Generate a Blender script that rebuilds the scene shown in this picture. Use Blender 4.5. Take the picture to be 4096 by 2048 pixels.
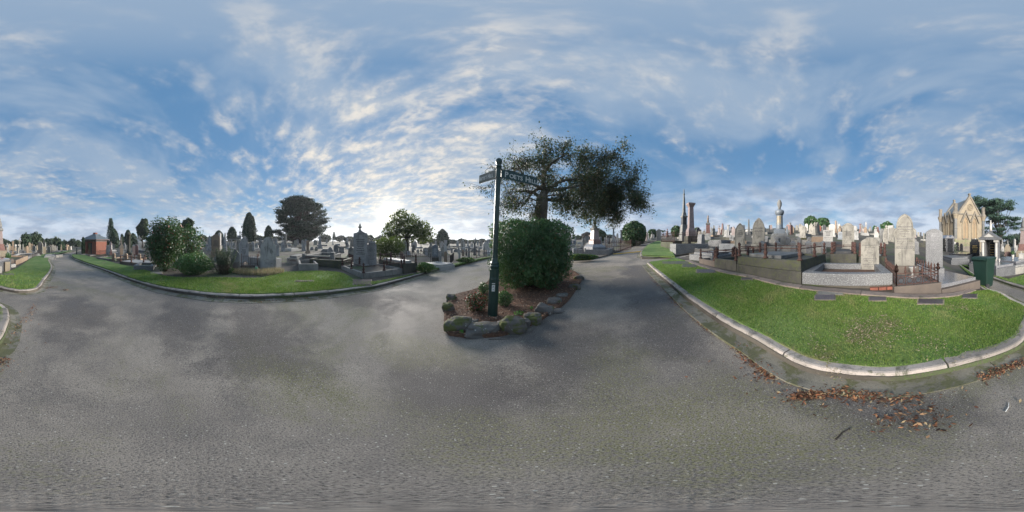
import bpy, bmesh, math, random
import numpy as np
from mathutils import Vector, Matrix
from mathutils.geometry import delaunay_2d_cdt
R = math.radians
random.seed(7); rng = np.random.default_rng(7)
scene = bpy.context.scene
col = scene.collection
for o in list(bpy.data.objects): bpy.data.objects.remove(o)

# ------------------------------------------------------------------ camera, sky, sun, exposure
CAMH, LATMAX = 1.65, 80.0
cd = bpy.data.cameras.new('camera'); cam = bpy.data.objects.new('camera', cd); col.objects.link(cam)
cam.location = (0, 0, CAMH); cam.rotation_euler = (R(90), 0, 0)
cd.type = 'PANO'; cd.panorama_type = 'EQUIRECTANGULAR'
cd.latitude_max = R(LATMAX); cd.latitude_min = R(-90)
cd.longitude_min = R(-180); cd.longitude_max = R(180)
cd.clip_start = 0.05; cd.clip_end = 5000
scene.camera = cam
SUN_AZ, SUN_EL = R(-43), R(10)
SUNDIR = Vector((math.sin(SUN_AZ)*math.cos(SUN_EL), math.cos(SUN_AZ)*math.cos(SUN_EL), math.sin(SUN_EL)))
w = bpy.data.worlds.new('World'); scene.world = w; w.use_nodes = True
def nd(nt, t, loc=None, **kw):
    n = nt.nodes.new('ShaderNode' + t)
    for k, v in kw.items():
        if k.startswith('i_'):
            key = k[2:].replace('_', ' ')
            n.inputs[int(key) if key.isdigit() else key].default_value = v
        else: setattr(n, k, v)
    return n
def lk(nt, a, b): nt.links.new(a, b)
def math_(nt, op, a, b=None, c=None, clamp=False):
    n = nt.nodes.new('ShaderNodeMath'); n.operation = op; n.use_clamp = clamp
    for i, v in enumerate((a, b, c)):
        if v is None: continue
        if isinstance(v, (int, float)): n.inputs[i].default_value = v
        else: nt.links.new(v, n.inputs[i])
    return n.outputs[0]
def vmath(nt, op, a, b=None):
    n = nt.nodes.new('ShaderNodeVectorMath'); n.operation = op
    for i, v in enumerate((a, b)):
        if v is None: continue
        if hasattr(v, 'is_output'): nt.links.new(v, n.inputs[i])
        else: n.inputs[i].default_value = v
    return n
def mixc(nt, f, a, b, mode='MIX'):
    n = nt.nodes.new('ShaderNodeMix'); n.data_type = 'RGBA'; n.blend_type = mode
    for i, v in ((0, f), (6, a), (7, b)):
        if hasattr(v, 'is_output'): nt.links.new(v, n.inputs[i])
        elif isinstance(v, (int, float)): n.inputs[i].default_value = v
        else: n.inputs[i].default_value = (*v, 1)
    return n.outputs[2]
def smooth(nt, x, lo, hi):
    n = nt.nodes.new('ShaderNodeMapRange'); n.interpolation_type = 'SMOOTHSTEP'
    nt.links.new(x, n.inputs[0]); n.inputs[1].default_value = lo; n.inputs[2].default_value = hi
    return n.outputs[0]
def noise_(nt, vec, scale, detail=5, rough=.55, dist=0.0, dim='3D'):
    n = nt.nodes.new('ShaderNodeTexNoise'); n.noise_dimensions = dim
    if vec is not None: nt.links.new(vec, n.inputs['Vector'])
    n.inputs['Scale'].default_value = scale; n.inputs['Detail'].default_value = detail
    n.inputs['Roughness'].default_value = rough; n.inputs['Distortion'].default_value = dist
    return n.outputs[0]
def build_world():
    nt = w.node_tree; nt.nodes.clear()
    sky = nd(nt, 'TexSky', sky_type='NISHITA', sun_disc=False)
    sky.sun_elevation = SUN_EL; sky.sun_rotation = SUN_AZ
    sky.air_density = 1.0; sky.dust_density = .6; sky.ozone_density = 2.0
    tc = nd(nt, 'TexCoord'); d = tc.outputs['Generated']
    sp = nd(nt, 'SeparateXYZ'); lk(nt, d, sp.inputs[0]); z = sp.outputs[2]
    zc = math_(nt, 'MAXIMUM', z, 0.0)
    # angle to the sun
    dt = vmath(nt, 'DOT_PRODUCT', d, tuple(SUNDIR)).outputs['Value']
    near = math_(nt, 'POWER', math_(nt, 'MAXIMUM', dt, 0.0), 1.6)
    glow = math_(nt, 'POWER', math_(nt, 'MAXIMUM', dt, 0.0), 300.0)
    # clear sky colour: scale the sky texture's exposure and lift its blue as the phone did
    clear = mixc(nt, 1.0, sky.outputs[0], (0.86, 0.92, 0.98), 'MULTIPLY')
    hz = math_(nt, 'POWER', math_(nt, 'SUBTRACT', 1.0, zc), 7.0)
    # cloud sheet: direction projected on a flat layer
    den = math_(nt, 'ADD', zc, 0.16)
    cx = math_(nt, 'DIVIDE', sp.outputs[0], den); cy = math_(nt, 'DIVIDE', sp.outputs[1], den)
    cv = nd(nt, 'CombineXYZ'); lk(nt, cx, cv.inputs[0]); lk(nt, cy, cv.inputs[1])
    rot = nd(nt, 'Mapping'); lk(nt, cv.outputs[0], rot.inputs[0]); rot.inputs['Rotation'].default_value = (0, 0, R(35)); rot.inputs['Location'].default_value = (3.1, 1.7, 0); rot.inputs['Scale'].default_value = (1.0, 1.45, 1)
    fine = noise_(nt, rot.outputs[0], 3.4, 6, .50, .1)
    fluff = noise_(nt, rot.outputs[0], 7.0, 8, .6, .2)
    soft = noise_(nt, rot.outputs[0], .95, 5, .52, .6)
    broad = noise_(nt, rot.outputs[0], .33, 2, .5, .2)
    dens = math_(nt, 'ADD', math_(nt, 'MULTIPLY', fine, .70), math_(nt, 'MULTIPLY', fluff, .30))
    dens = math_(nt, 'ADD', dens, math_(nt, 'MULTIPLY', near, .19))
    dens = math_(nt, 'ADD', dens, math_(nt, 'MULTIPLY', math_(nt, 'SUBTRACT', broad, .5), .5))
    m1 = smooth(nt, dens, .47, .86)
    ms = math_(nt, 'MULTIPLY', smooth(nt, math_(nt, 'ADD', soft, math_(nt, 'MULTIPLY', math_(nt, 'SUBTRACT', broad, .5), .4)), .38, .68), .74)
    ms = math_(nt, 'MAXIMUM', ms, math_(nt, 'MULTIPLY', smooth(nt, z, .78, 1.0), .62))
    # low cumulus and haze bands near the horizon
    lv = nd(nt, 'Mapping'); lk(nt, d, lv.inputs[0]); lv.inputs['Scale'].default_value = (1, 1, 3.4); lv.inputs['Location'].default_value = (.4, 2.3, .1)
    low = noise_(nt, lv.outputs[0], 2.7, 8, .55, .35)
    ze = math_(nt, 'MULTIPLY', z, math_(nt, 'SUBTRACT', 1.25, math_(nt, 'MULTIPLY', sp.outputs[0], .45)))
    lowband = math_(nt, 'MULTIPLY', smooth(nt, ze, .36, .06), smooth(nt, low, .33, .52))
    m2 = math_(nt, 'MULTIPLY', lowband, .85)
    shade = noise_(nt, lv.outputs[0], 4.5, 6, .6, .2)
    lowc = mixc(nt, smooth(nt, shade, .36, .62), (.62, .68, .78), (.30, .36, .48))
    c1 = mixc(nt, smooth(nt, fluff, .40, .62), (.38, .42, .48), (.66, .63, .58))
    warm = mixc(nt, near, (1, 1, 1), (1.38, 1.28, 1.12))
    c1 = mixc(nt, 1.0, c1, warm, 'MULTIPLY'); lowc = mixc(nt, 1.0, lowc, warm, 'MULTIPLY')
    S = .105
    base = mixc(nt, 1.0, clear, (S, S, S), 'MULTIPLY')
    base = mixc(nt, .74, base, (.112, .262, .480))
    base = mixc(nt, math_(nt, 'MULTIPLY', hz, .72), base, (.40, .65, .84))
    base = mixc(nt, ms, base, (.33, .41, .51))
    base = mixc(nt, math_(nt, 'MULTIPLY', m1, .80), base, c1)
    base = mixc(nt, m2, base, lowc)
    gcol = mixc(nt, 1.0, (1.0, .86, .62), math_(nt, 'MULTIPLY', glow, 3.0), 'MULTIPLY')
    gl = nd(nt, 'VectorMath', operation='SCALE'); gl.inputs[0].default_value = (1.0, .84, .58); lk(nt, math_(nt, 'MULTIPLY', glow, .4), gl.inputs['Scale'])
    fin = mixc(nt, 1.0, base, gl.outputs[0], 'ADD')
    KS = .48
    sc = nd(nt, 'VectorMath', operation='SCALE'); lk(nt, fin, sc.inputs[0]); sc.inputs['Scale'].default_value = KS*10
    bg = nd(nt, 'Background'); bg.inputs[1].default_value = 0.1
    lk(nt, sc.outputs[0], bg.inputs[0]); out = nd(nt, 'OutputWorld'); lk(nt, bg.outputs[0], out.inputs[0])
build_world()
sl = bpy.data.lights.new('sun', 'SUN'); sl.energy = 4.4; sl.angle = R(30); sl.color = (1.0, .93, .84)
so = bpy.data.objects.new('sun', sl); col.objects.link(so)
so.rotation_euler = (-SUNDIR).to_track_quat('-Z', 'Y').to_euler(); so.location = (0, 0, 30)
vs = scene.view_settings; vs.view_transform = 'Standard'; vs.look = 'None'; vs.exposure = 1.36; vs.gamma = 1.0; vs.use_curve_mapping = False
scene.cycles.max_bounces = 6; scene.cycles.transparent_max_bounces = 8
scene.cycles.use_denoising = True

# ------------------------------------------------------------------ terrain and picking places on it
_sx = [0, 300, 500, 700, 900, 1250, 1750, 2048, 2300, 2640, 2800, 3000, 3200, 3450, 3700, 3950, 4096]
_ss = [-.025, -.025, -.019, .0, .02, .014, -.004, .006, .024, .05, .068, .092, .098, .092, .05, -.012, -.025]
_tab = np.interp(np.arange(4096), _sx, _ss)
_k = np.exp(-np.linspace(-2.2, 2.2, 301)**2); _k /= _k.sum()
_tab = np.convolve(np.concatenate([_tab[-150:], _tab, _tab[:150]]), _k, 'valid')
def T(x, y):
    x = np.asarray(x, float); y = np.asarray(y, float)
    r = np.hypot(x, y); a = np.arctan2(x, y)
    i = ((a/(2*np.pi)*4096 + 2048) % 4096)
    s = np.interp(i, np.arange(4097), np.append(_tab, _tab[0]))
    t = np.clip((r-.8)/2.7, 0, 1); t = t*t*(3-2*t)
    g = np.where(r < 70, r, 70+30*(1-np.exp(-(np.maximum(r, 70)-70)/30)))
    return s*g*t
def az(px): return (px-2048)*2*math.pi/4096
def el(py): return R(LATMAX - py*(LATMAX+90)/2048)
def pol(px, r): a = az(px); return (r*math.sin(a), r*math.cos(a))
def P(px, py, off=0.0, rmax=130):
    """photo direction -> point on the terrain (off above it)"""
    a, t = az(px), math.tan(el(py)); sa, ca = math.sin(a), math.cos(a)
    rs = np.geomspace(.3, rmax, 900)
    d = T(rs*sa, rs*ca) + off - (CAMH + rs*t)
    i = np.argmax(d > 0)
    if d[i] <= 0: r = rmax
    elif i == 0: r = rs[0]
    else: r = rs[i-1] + (rs[i]-rs[i-1])*(-d[i-1])/(d[i]-d[i-1])
    return (r*sa, r*ca)
def Z(x, y): return float(T(x, y))
BLK = .115     # height of the raised ground behind the kerbs
def catmull(pts, step=.25, closed=False):
    pts = [np.array(p, float) for p in pts]; n = len(pts); out = []
    for i in range(n if closed else n-1):
        p0 = pts[(i-1) % n] if closed or i > 0 else 2*pts[0]-pts[1]
        p1 = pts[i]; p2 = pts[(i+1) % n]
        p3 = pts[(i+2) % n] if closed or i+2 < n else 2*pts[-1]-pts[-2]
        m = max(1, min(40, int(np.linalg.norm(p2-p1)/step)))
        for k in range(m):
            t = k/m
            out.append(.5*((2*p1)+(-p0+p2)*t+(2*p0-5*p1+4*p2-p3)*t*t+(-p0+3*p1-3*p2+p3)*t**3))
    if not closed: out.append(pts[-1])
    return np.array(out)
def inside(poly, pts):
    x, y = pts[:, 0], pts[:, 1]; c = np.zeros(len(pts), bool); n = len(poly); j = n-1
    for i in range(n):
        xi, yi = poly[i]; xj, yj = poly[j]
        if yi != yj: c ^= ((yi > y) != (yj > y)) & (x < (xj-xi)*(y-yi)/(yj-yi)+xi)
        j = i
    return c
def ccw(poly):
    poly = np.array(poly); x, y = poly[:, 0], poly[:, 1]
    return poly if np.sum(x*np.roll(y, -1)-np.roll(x, -1)*y) > 0 else poly[::-1].copy()
def edge_dist(poly, pts):
    d = np.full(len(pts), 1e9)
    a = poly; b = np.roll(poly, -1, 0)
    for p, q in zip(a, b):
        v = q-p; L = (v@v) or 1e-9
        t = np.clip(((pts-p)@v)/L, 0, 1); d = np.minimum(d, np.hypot(*(pts-p-t[:, None]*v).T))
    return d
_rr = [.4]
while _rr[-1] < 140: _rr.append(_rr[-1]*1.045+.03)
_gp = np.array([(r*math.sin(a), r*math.cos(a)) for k, r in enumerate(_rr) for a in np.arange(0, 2*math.pi, R(3.0))+R(1.5)*(k % 2)])

# ------------------------------------------------------------------ object helpers
def link(o, parent=None):
    col.objects.link(o)
    if parent is not None: o.parent = parent
    return o
def tag(o, label=None, cat=None, group=None, kind=None):
    if label: o['label'] = label
    if cat: o['category'] = cat
    if group: o['group'] = group
    if kind: o['kind'] = kind
    return o
def mesh_obj(name, v, f, m, parent=None, smooth_=False):
    me = bpy.data.meshes.new(name); me.from_pydata([tuple(p) for p in v], [], [tuple(q) for q in f])
    if m is not None: me.materials.append(m)
    if smooth_: me.polygons.foreach_set('use_smooth', [True]*len(me.polygons))
    me.update()
    return link(bpy.data.objects.new(name, me), parent)
def raw_mesh(name, V, F, m, parent=None, k=4):
    """fast: V (n,3), F (m,k)"""
    me = bpy.data.meshes.new(name); V = np.asarray(V, np.float32); F = np.asarray(F, np.int32)
    me.vertices.add(len(V)); me.vertices.foreach_set('co', V.ravel())
    me.loops.add(F.size); me.loops.foreach_set('vertex_index', F.ravel())
    me.polygons.add(len(F)); me.polygons.foreach_set('loop_start', np.arange(0, F.size, k, dtype=np.int32))
    me.polygons.foreach_set('loop_total', np.full(len(F), k, np.int32))
    me.materials.append(m); me.update(calc_edges=True)
    return link(bpy.data.objects.new(name, me), parent)
def empty(name, loc, rz=0, parent=None, label=None, cat=None, group=None, kind=None, rx=0, ry=0):
    o = bpy.data.objects.new(name, None); o.empty_display_size = .2
    o.location = loc; o.rotation_euler = (rx, ry, rz); link(o, parent)
    return tag(o, label, cat, group, kind)
class MB:
    def __init__(s): s.v = []; s.f = []
    def add(s, v, f):
        n = len(s.v); s.v += [tuple(p) for p in v]; s.f += [tuple(i+n for i in q) for q in f]; return s
    def box(s, c, sz, rz=0, taper=1.0, ty=None):
        x, y, z = sz[0]/2, sz[1]/2, sz[2]; ty = taper if ty is None else ty; cs, sn = math.cos(rz), math.sin(rz)
        pts = [(-x, -y, 0), (x, -y, 0), (x, y, 0), (-x, y, 0), (-x*taper, -y*ty, z), (x*taper, -y*ty, z), (x*taper, y*ty, z), (-x*taper, y*ty, z)]
        return s.add([(c[0]+p[0]*cs-p[1]*sn, c[1]+p[0]*sn+p[1]*cs, c[2]+p[2]) for p in pts], [(3, 2, 1, 0), (4, 5, 6, 7), (0, 1, 5, 4), (1, 2, 6, 5), (2, 3, 7, 6), (3, 0, 4, 7)])
    def prism(s, prof, y0, y1, M=None):
        """profile in xz (ccw seen from -y), extruded along y"""
        n = len(prof); v = [(p[0], y0, p[1]) for p in prof]+[(p[0], y1, p[1]) for p in prof]
        f = [tuple(range(n)), tuple(range(2*n-1, n-1, -1))]+[(i, i+n, (i+1) % n+n, (i+1) % n) for i in range(n)]
        if M is not None: v = [tuple(M @ Vector(p)) for p in v]
        return s.add(v, f)
    def lathe(s, prof, seg=12, c=(0, 0, 0), sx=1, sy=1, rot=0):
        n = len(prof); v = []; f = []
        for r, z in prof:
            for k in range(seg):
                a = 2*math.pi*k/seg+rot; v.append((c[0]+r*math.cos(a)*sx, c[1]+r*math.sin(a)*sy, c[2]+z))
        for i in range(n-1):
            for k in range(seg):
                k2 = (k+1) % seg; f.append((i*seg+k, i*seg+k2, (i+1)*seg+k2, (i+1)*seg+k))
        f.append(tuple(range(seg-1, -1, -1))); f.append(tuple((n-1)*seg+k for k in range(seg)))
        return s.add(v, f)
    def sq(s, prof, c=(0, 0, 0), d=1.0):
        """stack of square sections: (half width, z)"""
        return s.lathe([(r*math.sqrt(2), z) for r, z in prof], 4, c, 1, d, math.pi/4)
    def tube(s, pts, rad, seg=6):
        pts = [Vector(p) for p in pts]; v = []; f = []; n = len(pts)
        rads = rad if isinstance(rad, (list, tuple)) else [rad]*n
        for i, p in enumerate(pts):
            t = (pts[min(i+1, n-1)]-pts[max(i-1, 0)]).normalized()
            a = t.orthogonal() if abs(t.z) < .95 else Vector((1, 0, 0)); 
            if abs(t.z) < .95: a = Vector((0, 0, 1)).cross(t)
            a.normalize(); b = t.cross(a)
            for k in range(seg):
                q = 2*math.pi*k/seg; v.append(p+(a*math.cos(q)+b*math.sin(q))*rads[i])
        for i in range(n-1):
            for k in range(seg):
                k2 = (k+1) % seg; f.append((i*seg+k, i*seg+k2, (i+1)*seg+k2, (i+1)*seg+k))
        f.append(tuple(range(seg-1, -1, -1))); f.append(tuple((n-1)*seg+k for k in range(seg)))
        return s.add(v, f)
    def build(s, name, m, parent=None, bevel=0, smooth_=False, seg=2):
        o = mesh_obj(name, s.v, s.f, m, parent, smooth_)
        if bevel:
            b = o.modifiers.new('bevel', 'BEVEL'); b.width = bevel; b.segments = seg; b.limit_method = 'ANGLE'; b.angle_limit = R(40)
        return o
def sheet(name, poly, off, m, skirt=0, kind='structure', parent=None, grow=0.0):
    poly = ccw(poly); n = len(poly)
    g = _gp[(_gp[:, 0] > poly[:, 0].min()) & (_gp[:, 0] < poly[:, 0].max()) & (_gp[:, 1] > poly[:, 1].min()) & (_gp[:, 1] < poly[:, 1].max())]
    if len(g): g = g[inside(poly, g)]
    if len(g): g = g[edge_dist(poly, g) > .02*np.hypot(*g.T)+.01]
    pts = [Vector(p) for p in poly]+[Vector(p) for p in g]
    v, e, f, *_ = delaunay_2d_cdt(pts, [(i, (i+1) % n) for i in range(n)], [list(range(n))], 1, 1e-5)
    v = np.array([(p.x, p.y) for p in v]); rr = np.hypot(*v.T)
    z = T(v[:, 0], v[:, 1])+off*(1+grow*np.maximum(rr-5, 0))
    V = [(a, b, c) for (a, b), c in zip(v, z)]; F = []
    for q in f:
        p = v[list(q)]; a = (p[1][0]-p[0][0])*(p[2][1]-p[0][1])-(p[1][1]-p[0][1])*(p[2][0]-p[0][0])
        F.append(tuple(q) if a > 0 else tuple(reversed(q)))
    if skirt:
        b = len(V)
        zz = T(poly[:, 0], poly[:, 1])+off
        V += [(x, y, c) for (x, y), c in zip(poly, zz)]+[(x, y, c-skirt) for (x, y), c in zip(poly, zz)]
        F += [(b+i, b+n+i, b+n+(i+1) % n, b+(i+1) % n) for i in range(n)]
    return tag(mesh_obj(name, V, F, m, parent), kind=kind)
# ------------------------------------------------------------------ materials
def newmat(name):
    m = bpy.data.materials.new(name); m.use_nodes = True; nt = m.node_tree; nt.nodes.clear()
    out = nd(nt, 'OutputMaterial'); b = nd(nt, 'BsdfPrincipled'); lk(nt, b.outputs[0], out.inputs[0])
    return m, nt, b, out
def coords(nt, rnd=True, geo=False):
    tc = nd(nt, 'TexCoord'); v = tc.outputs['Object']
    if geo: return nd(nt, 'NewGeometry').outputs['Position']
    if rnd:
        oi = nd(nt, 'ObjectInfo'); k = math_(nt, 'MULTIPLY', oi.outputs['Random'], 37.0)
        v = vmath(nt, 'ADD', v, None); c = nd(nt, 'CombineXYZ')
        for i in range(3): lk(nt, k, c.inputs[i])
        lk(nt, tc.outputs['Object'], v.inputs[0]); lk(nt, c.outputs[0], v.inputs[1]); v = v.outputs[0]
    return v
def bump(nt, b, h, strength=.3, dist=.01):
    n = nd(nt, 'Bump'); n.inputs['Strength'].default_value = strength; n.inputs['Distance'].default_value = dist
    lk(nt, h, n.inputs['Height']); lk(nt, n.outputs[0], b.inputs['Normal'])
def stone(name, base, alt, scale=2.5, speck=None, stain=None, lichen=None, rough=.85, bmp=.25, bscale=30, coat=0, tint=0, world=False):
    m, nt, b, _ = newmat(name); v = coords(nt, not world, world)
    n1 = noise_(nt, v, scale, 6, .6, .3)
    c = mixc(nt, smooth(nt, n1, .35, .68), base, alt)
    if tint:
        oi = nd(nt, 'ObjectInfo'); h = nd(nt, 'HueSaturation'); lk(nt, c, h.inputs['Color'])
        lk(nt, math_(nt, 'ADD', math_(nt, 'MULTIPLY', oi.outputs['Random'], tint), 1-tint*.6), h.inputs['Value'])
        c = h.outputs[0]
    if speck:
        for cl, lo, hi, sc in speck:
            s_ = noise_(nt, v, sc, 2, .6); c = mixc(nt, smooth(nt, s_, lo, hi), c, cl)
    if stain:
        cl, amt, lo = stain
        mp = nd(nt, 'Mapping'); lk(nt, v, mp.inputs[0]); mp.inputs['Scale'].default_value = (1, 1, .28)
        s_ = noise_(nt, mp.outputs[0], 4.5, 7, .65, .4)
        c = mixc(nt, math_(nt, 'MULTIPLY', smooth(nt, s_, lo, lo+.2), amt), c, cl)
    if lichen:
        cl, amt, lo, sc = lichen
        s_ = noise_(nt, v, sc, 8, .7, .6)
        c = mixc(nt, math_(nt, 'MULTIPLY', smooth(nt, s_, lo, lo+.09), amt), c, cl)
    lk(nt, c, b.inputs['Base Color']); b.inputs['Roughness'].default_value = rough
    if coat: b.inputs['Coat Weight'].default_value = coat; b.inputs['Coat Roughness'].default_value = .12
    if bmp: bump(nt, b, noise_(nt, v, bscale, 6, .7), bmp, .012)
    return m
def leafmat(name, c1, c2, c3=None, trans=.35, rough=.55, amt3=.12):
    m, nt, b, out = newmat(name); g = nd(nt, 'NewGeometry'); rp = g.outputs['Random Per Island']
    c = mixc(nt, rp, c1, c2)
    if c3: c = mixc(nt, smooth(nt, rp, 1-amt3, 1-amt3+.02), c, c3)
    cl = noise_(nt, coords(nt, False, True), 1.1, 3)
    c = mixc(nt, 1.0, c, mixc(nt, smooth(nt, cl, .35, .65), (.72, .74, .72), (1.25, 1.22, 1.1)), 'MULTIPLY')
    lk(nt, c, b.inputs['Base Color']); b.inputs['Roughness'].default_value = rough
    tr = nd(nt, 'BsdfTranslucent'); lk(nt, mixc(nt, 1.0, c, (1.3, 1.5, .7), 'MULTIPLY'), tr.inputs[0])
    mx = nd(nt, 'MixShader'); mx.inputs[0].default_value = trans
    lk(nt, b.outputs[0], mx.inputs[1]); lk(nt, tr.outputs[0], mx.inputs[2]); lk(nt, mx.outputs[0], out.inputs[0])
    return m
def plain(name, c, rough=.6, metal=0, bmp=0, var=.15, coat=0):
    m, nt, b, _ = newmat(name); v = coords(nt)
    n = noise_(nt, v, 6, 5, .6)
    c2 = tuple(x*(1-var*2) for x in c)
    lk(nt, mixc(nt, smooth(nt, n, .3, .7), c, c2), b.inputs['Base Color'])
    b.inputs['Roughness'].default_value = rough; b.inputs['Metallic'].default_value = metal
    if coat: b.inputs['Coat Weight'].default_value = coat
    if bmp: bump(nt, b, noise_(nt, v, 40, 5), bmp)
    return m
DAMP = [(2230, 1400, .8, 1.8, 1.2), (2640, 1260, .7, 2.2, .9), (1050, 1330, .9, 2.0, .3), (1820, 1560, .6, 1.5, .2), (300, 1250, .8, 2.0, 1.3), (720, 1290, .7, 1.6, .8), (3500, 1640, .5, 2.0, .5), (1500, 1210, .9, 2.2, .6), (2560, 1100, 1.2, 2.5, .8)]
MOSSY = [(3350, 1760, .5, 1.8, .4), (2500, 1560, .6, 1.6, 1.0), (1640, 1400, .5, 2.0, .2), (2900, 1640, .6, 1.5, .3), (1250, 1560, .5, 1.8, .7), (2100, 1750, .4, 1.8, 0)]
def asphalt_mat():
    m, nt, b, _ = newmat('asphalt'); v = coords(nt, False, True)
    g1 = noise_(nt, v, 95, 3, .7); g2 = noise_(nt, v, 38, 5, .75)
    big = noise_(nt, v, .30, 6, .62, .9); mid = noise_(nt, v, 1.6, 7, .7, .5)
    t = math_(nt, 'ADD', math_(nt, 'MULTIPLY', big, .62), math_(nt, 'MULTIPLY', mid, .38))
    t = math_(nt, 'ADD', t, math_(nt, 'MULTIPLY', math_(nt, 'SUBTRACT', g2, .5), .34))
    c = mixc(nt, smooth(nt, t, .36, .64), (.175, .152, .133), (.375, .328, .274))
    moss = math_(nt, 'ADD', noise_(nt, v, .42, 6, .7, .6), math_(nt, 'MULTIPLY', math_(nt, 'SUBTRACT', g2, .5), .55))
    c = mixc(nt, math_(nt, 'MULTIPLY', smooth(nt, moss, .53, .64), .6), c, (.175, .170, .082))
    wob = math_(nt, 'MULTIPLY', math_(nt, 'SUBTRACT', math_(nt, 'ADD', math_(nt, 'MULTIPLY', noise_(nt, v, .8, 6, .65), 1.0), math_(nt, 'MULTIPLY', g2, .35)), .67), 3.0)
    def spot(x, y, rad, sx=1.0, rot=0.0):
        mp = nd(nt, 'Mapping'); mp.vector_type = 'TEXTURE'; lk(nt, v, mp.inputs[0]); mp.inputs['Location'].default_value = (x, y, 0); mp.inputs['Rotation'].default_value = (0, 0, rot); mp.inputs['Scale'].default_value = (rad*sx, rad, 50)
        ln = nd(nt, 'VectorMath', operation='LENGTH'); lk(nt, mp.outputs[0], ln.inputs[0])
        return smooth(nt, math_(nt, 'ADD', ln.outputs['Value'], wob), 1.15, .45)
    for px_, py_, rad, sx, rot in DAMP:
        c = mixc(nt, math_(nt, 'MULTIPLY', spot(*P(px_, py_), rad, sx, rot), .75), c, (.095, .083, .078))
    for px_, py_, rad, sx, rot in MOSSY:
        c = mixc(nt, math_(nt, 'MULTIPLY', math_(nt, 'MULTIPLY', spot(*P(px_, py_), rad, sx, rot), smooth(nt, g2, .42, .58)), .7), c, (.20, .19, .085))
    c = mixc(nt, math_(nt, 'MULTIPLY', smooth(nt, g1, .54, .66), .8), c, (.36, .33, .285))
    c = mixc(nt, math_(nt, 'MULTIPLY', smooth(nt, g1, .47, .37), .9), c, (.06, .055, .052))
    vo = nd(nt, 'TexVoronoi'); lk(nt, v, vo.inputs['Vector']); vo.inputs['Scale'].default_value = 46
    pick = nd(nt, 'TexWhiteNoise'); lk(nt, vo.outputs['Position'], pick.inputs['Vector'])
    sz = math_(nt, 'MULTIPLY', smooth(nt, pick.outputs['Value'], .64, 1.0), .235)
    chip = math_(nt, 'LESS_THAN', vo.outputs['Distance'], sz)
    c = mixc(nt, chip, c, (.50, .475, .41))
    lk(nt, c, b.inputs['Base Color'])
    rg = nd(nt, 'MapRange'); lk(nt, smooth(nt, t, .40, .56), rg.inputs[0]); rg.inputs[3].default_value = .66; rg.inputs[4].default_value = .92
    lk(nt, rg.outputs[0], b.inputs['Roughness'])
    bump(nt, b, g1, .55, .006)
    return m
def lawn_mat():
    m, nt, b, _ = newmat('lawn_turf'); v = coords(nt, False, True)
    n = noise_(nt, v, 1.1, 6, .65, .4); f = noise_(nt, v, 26, 6, .75)
    c = mixc(nt, smooth(nt, n, .36, .66), (.085, .175, .034), (.165, .235, .068))
    c = mixc(nt, smooth(nt, f, .50, .68), c, (.17, .24, .075)); c = mixc(nt, smooth(nt, f, .46, .34), c, (.028, .055, .014))
    d = noise_(nt, v, .8, 4, .6, .3); c = mixc(nt, math_(nt, 'MULTIPLY', smooth(nt, d, .62, .70), .7), c, (.23, .20, .10))
    lk(nt, c, b.inputs['Base Color']); b.inputs['Roughness'].default_value = .9; bump(nt, b, f, .8, .03)
    return m
def soil_mat():
    m, nt, b, _ = newmat('cemetery_soil'); v = coords(nt, False, True)
    n = noise_(nt, v, .7, 6, .65, .5); f = noise_(nt, v, 34, 6, .75)
    c = mixc(nt, smooth(nt, n, .38, .62), (.070, .060, .052), (.120, .106, .088))
    g = noise_(nt, v, .33, 5, .6, .6); gf = math_(nt, 'MULTIPLY', smooth(nt, g, .50, .60), smooth(nt, f, .36, .60))
    c = mixc(nt, gf, c, (.075, .115, .035))
    c = mixc(nt, smooth(nt, f, .56, .70), c, (.17, .15, .12))
    lk(nt, c, b.inputs['Base Color']); b.inputs['Roughness'].default_value = .95; bump(nt, b, f, .7, .02)
    return m
def concrete_mat(name, a, bcol, moss=(.075, .085, .040), mlo=.56):
    return stone(name, a, bcol, 1.6, speck=[((.10, .095, .085), .60, .74, 70)], stain=((.09, .085, .075), .7, .52), lichen=(moss, .75, mlo, 3.2), rough=.9, bmp=.5, bscale=40, tint=.4)
M = {}
M['asphalt'] = asphalt_mat(); M['lawn'] = lawn_mat(); M['soil'] = soil_mat()
M['kerb'] = concrete_mat('kerb_concrete', (.47, .41, .365), (.29, .26, .23))
M['gutter'] = concrete_mat('gutter_concrete', (.27, .25, .205), (.175, .165, .13), (.10, .105, .04), .47)
M['edging'] = concrete_mat('edging_concrete', (.30, .235, .20), (.20, .165, .145), (.10, .11, .06), .55)
M['concrete'] = concrete_mat('grave_concrete', (.29, .275, .25), (.19, .185, .175), (.12, .13, .08), .62)
M['bluestone'] = stone('bluestone', (.085, .080, .068), (.05, .05, .043), 1.5, stain=((.035, .035, .03), .8, .5), lichen=((.09, .098, .045), .6, .52, 9), rough=.85, bmp=.5, bscale=18)
M['mossy_bluestone'] = stone('mossy_bluestone', (.085, .082, .07), (.05, .05, .043), 1.5, lichen=((.085, .095, .04), .65, .46, 9), rough=.9, bmp=.5, bscale=18)
M['sandstone'] = stone('brown_sandstone', (.145, .118, .100), (.098, .082, .072), 1.4, stain=((.10, .085, .075), .7, .52), lichen=((.13, .12, .07), .5, .6, 5), rough=.9, bmp=.3)
GS = [((.34, .345, .35), .56, .62, 42), ((.05, .05, .055), .60, .68, 55)]
M['granite'] = stone('rough_grey_granite', (.19, .191, .193), (.135, .137, .142), 2, speck=GS, stain=((.16, .15, .13), .5, .58), rough=.8, bmp=.9, bscale=14)
M['dark_granite'] = stone('speckled_dark_granite', (.115, .118, .125), (.09, .093, .10), 3, speck=[((.22, .225, .235), .56, .62, 60), ((.03, .03, .03), .60, .68, 70)], rough=.5, bmp=.05)
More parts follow.
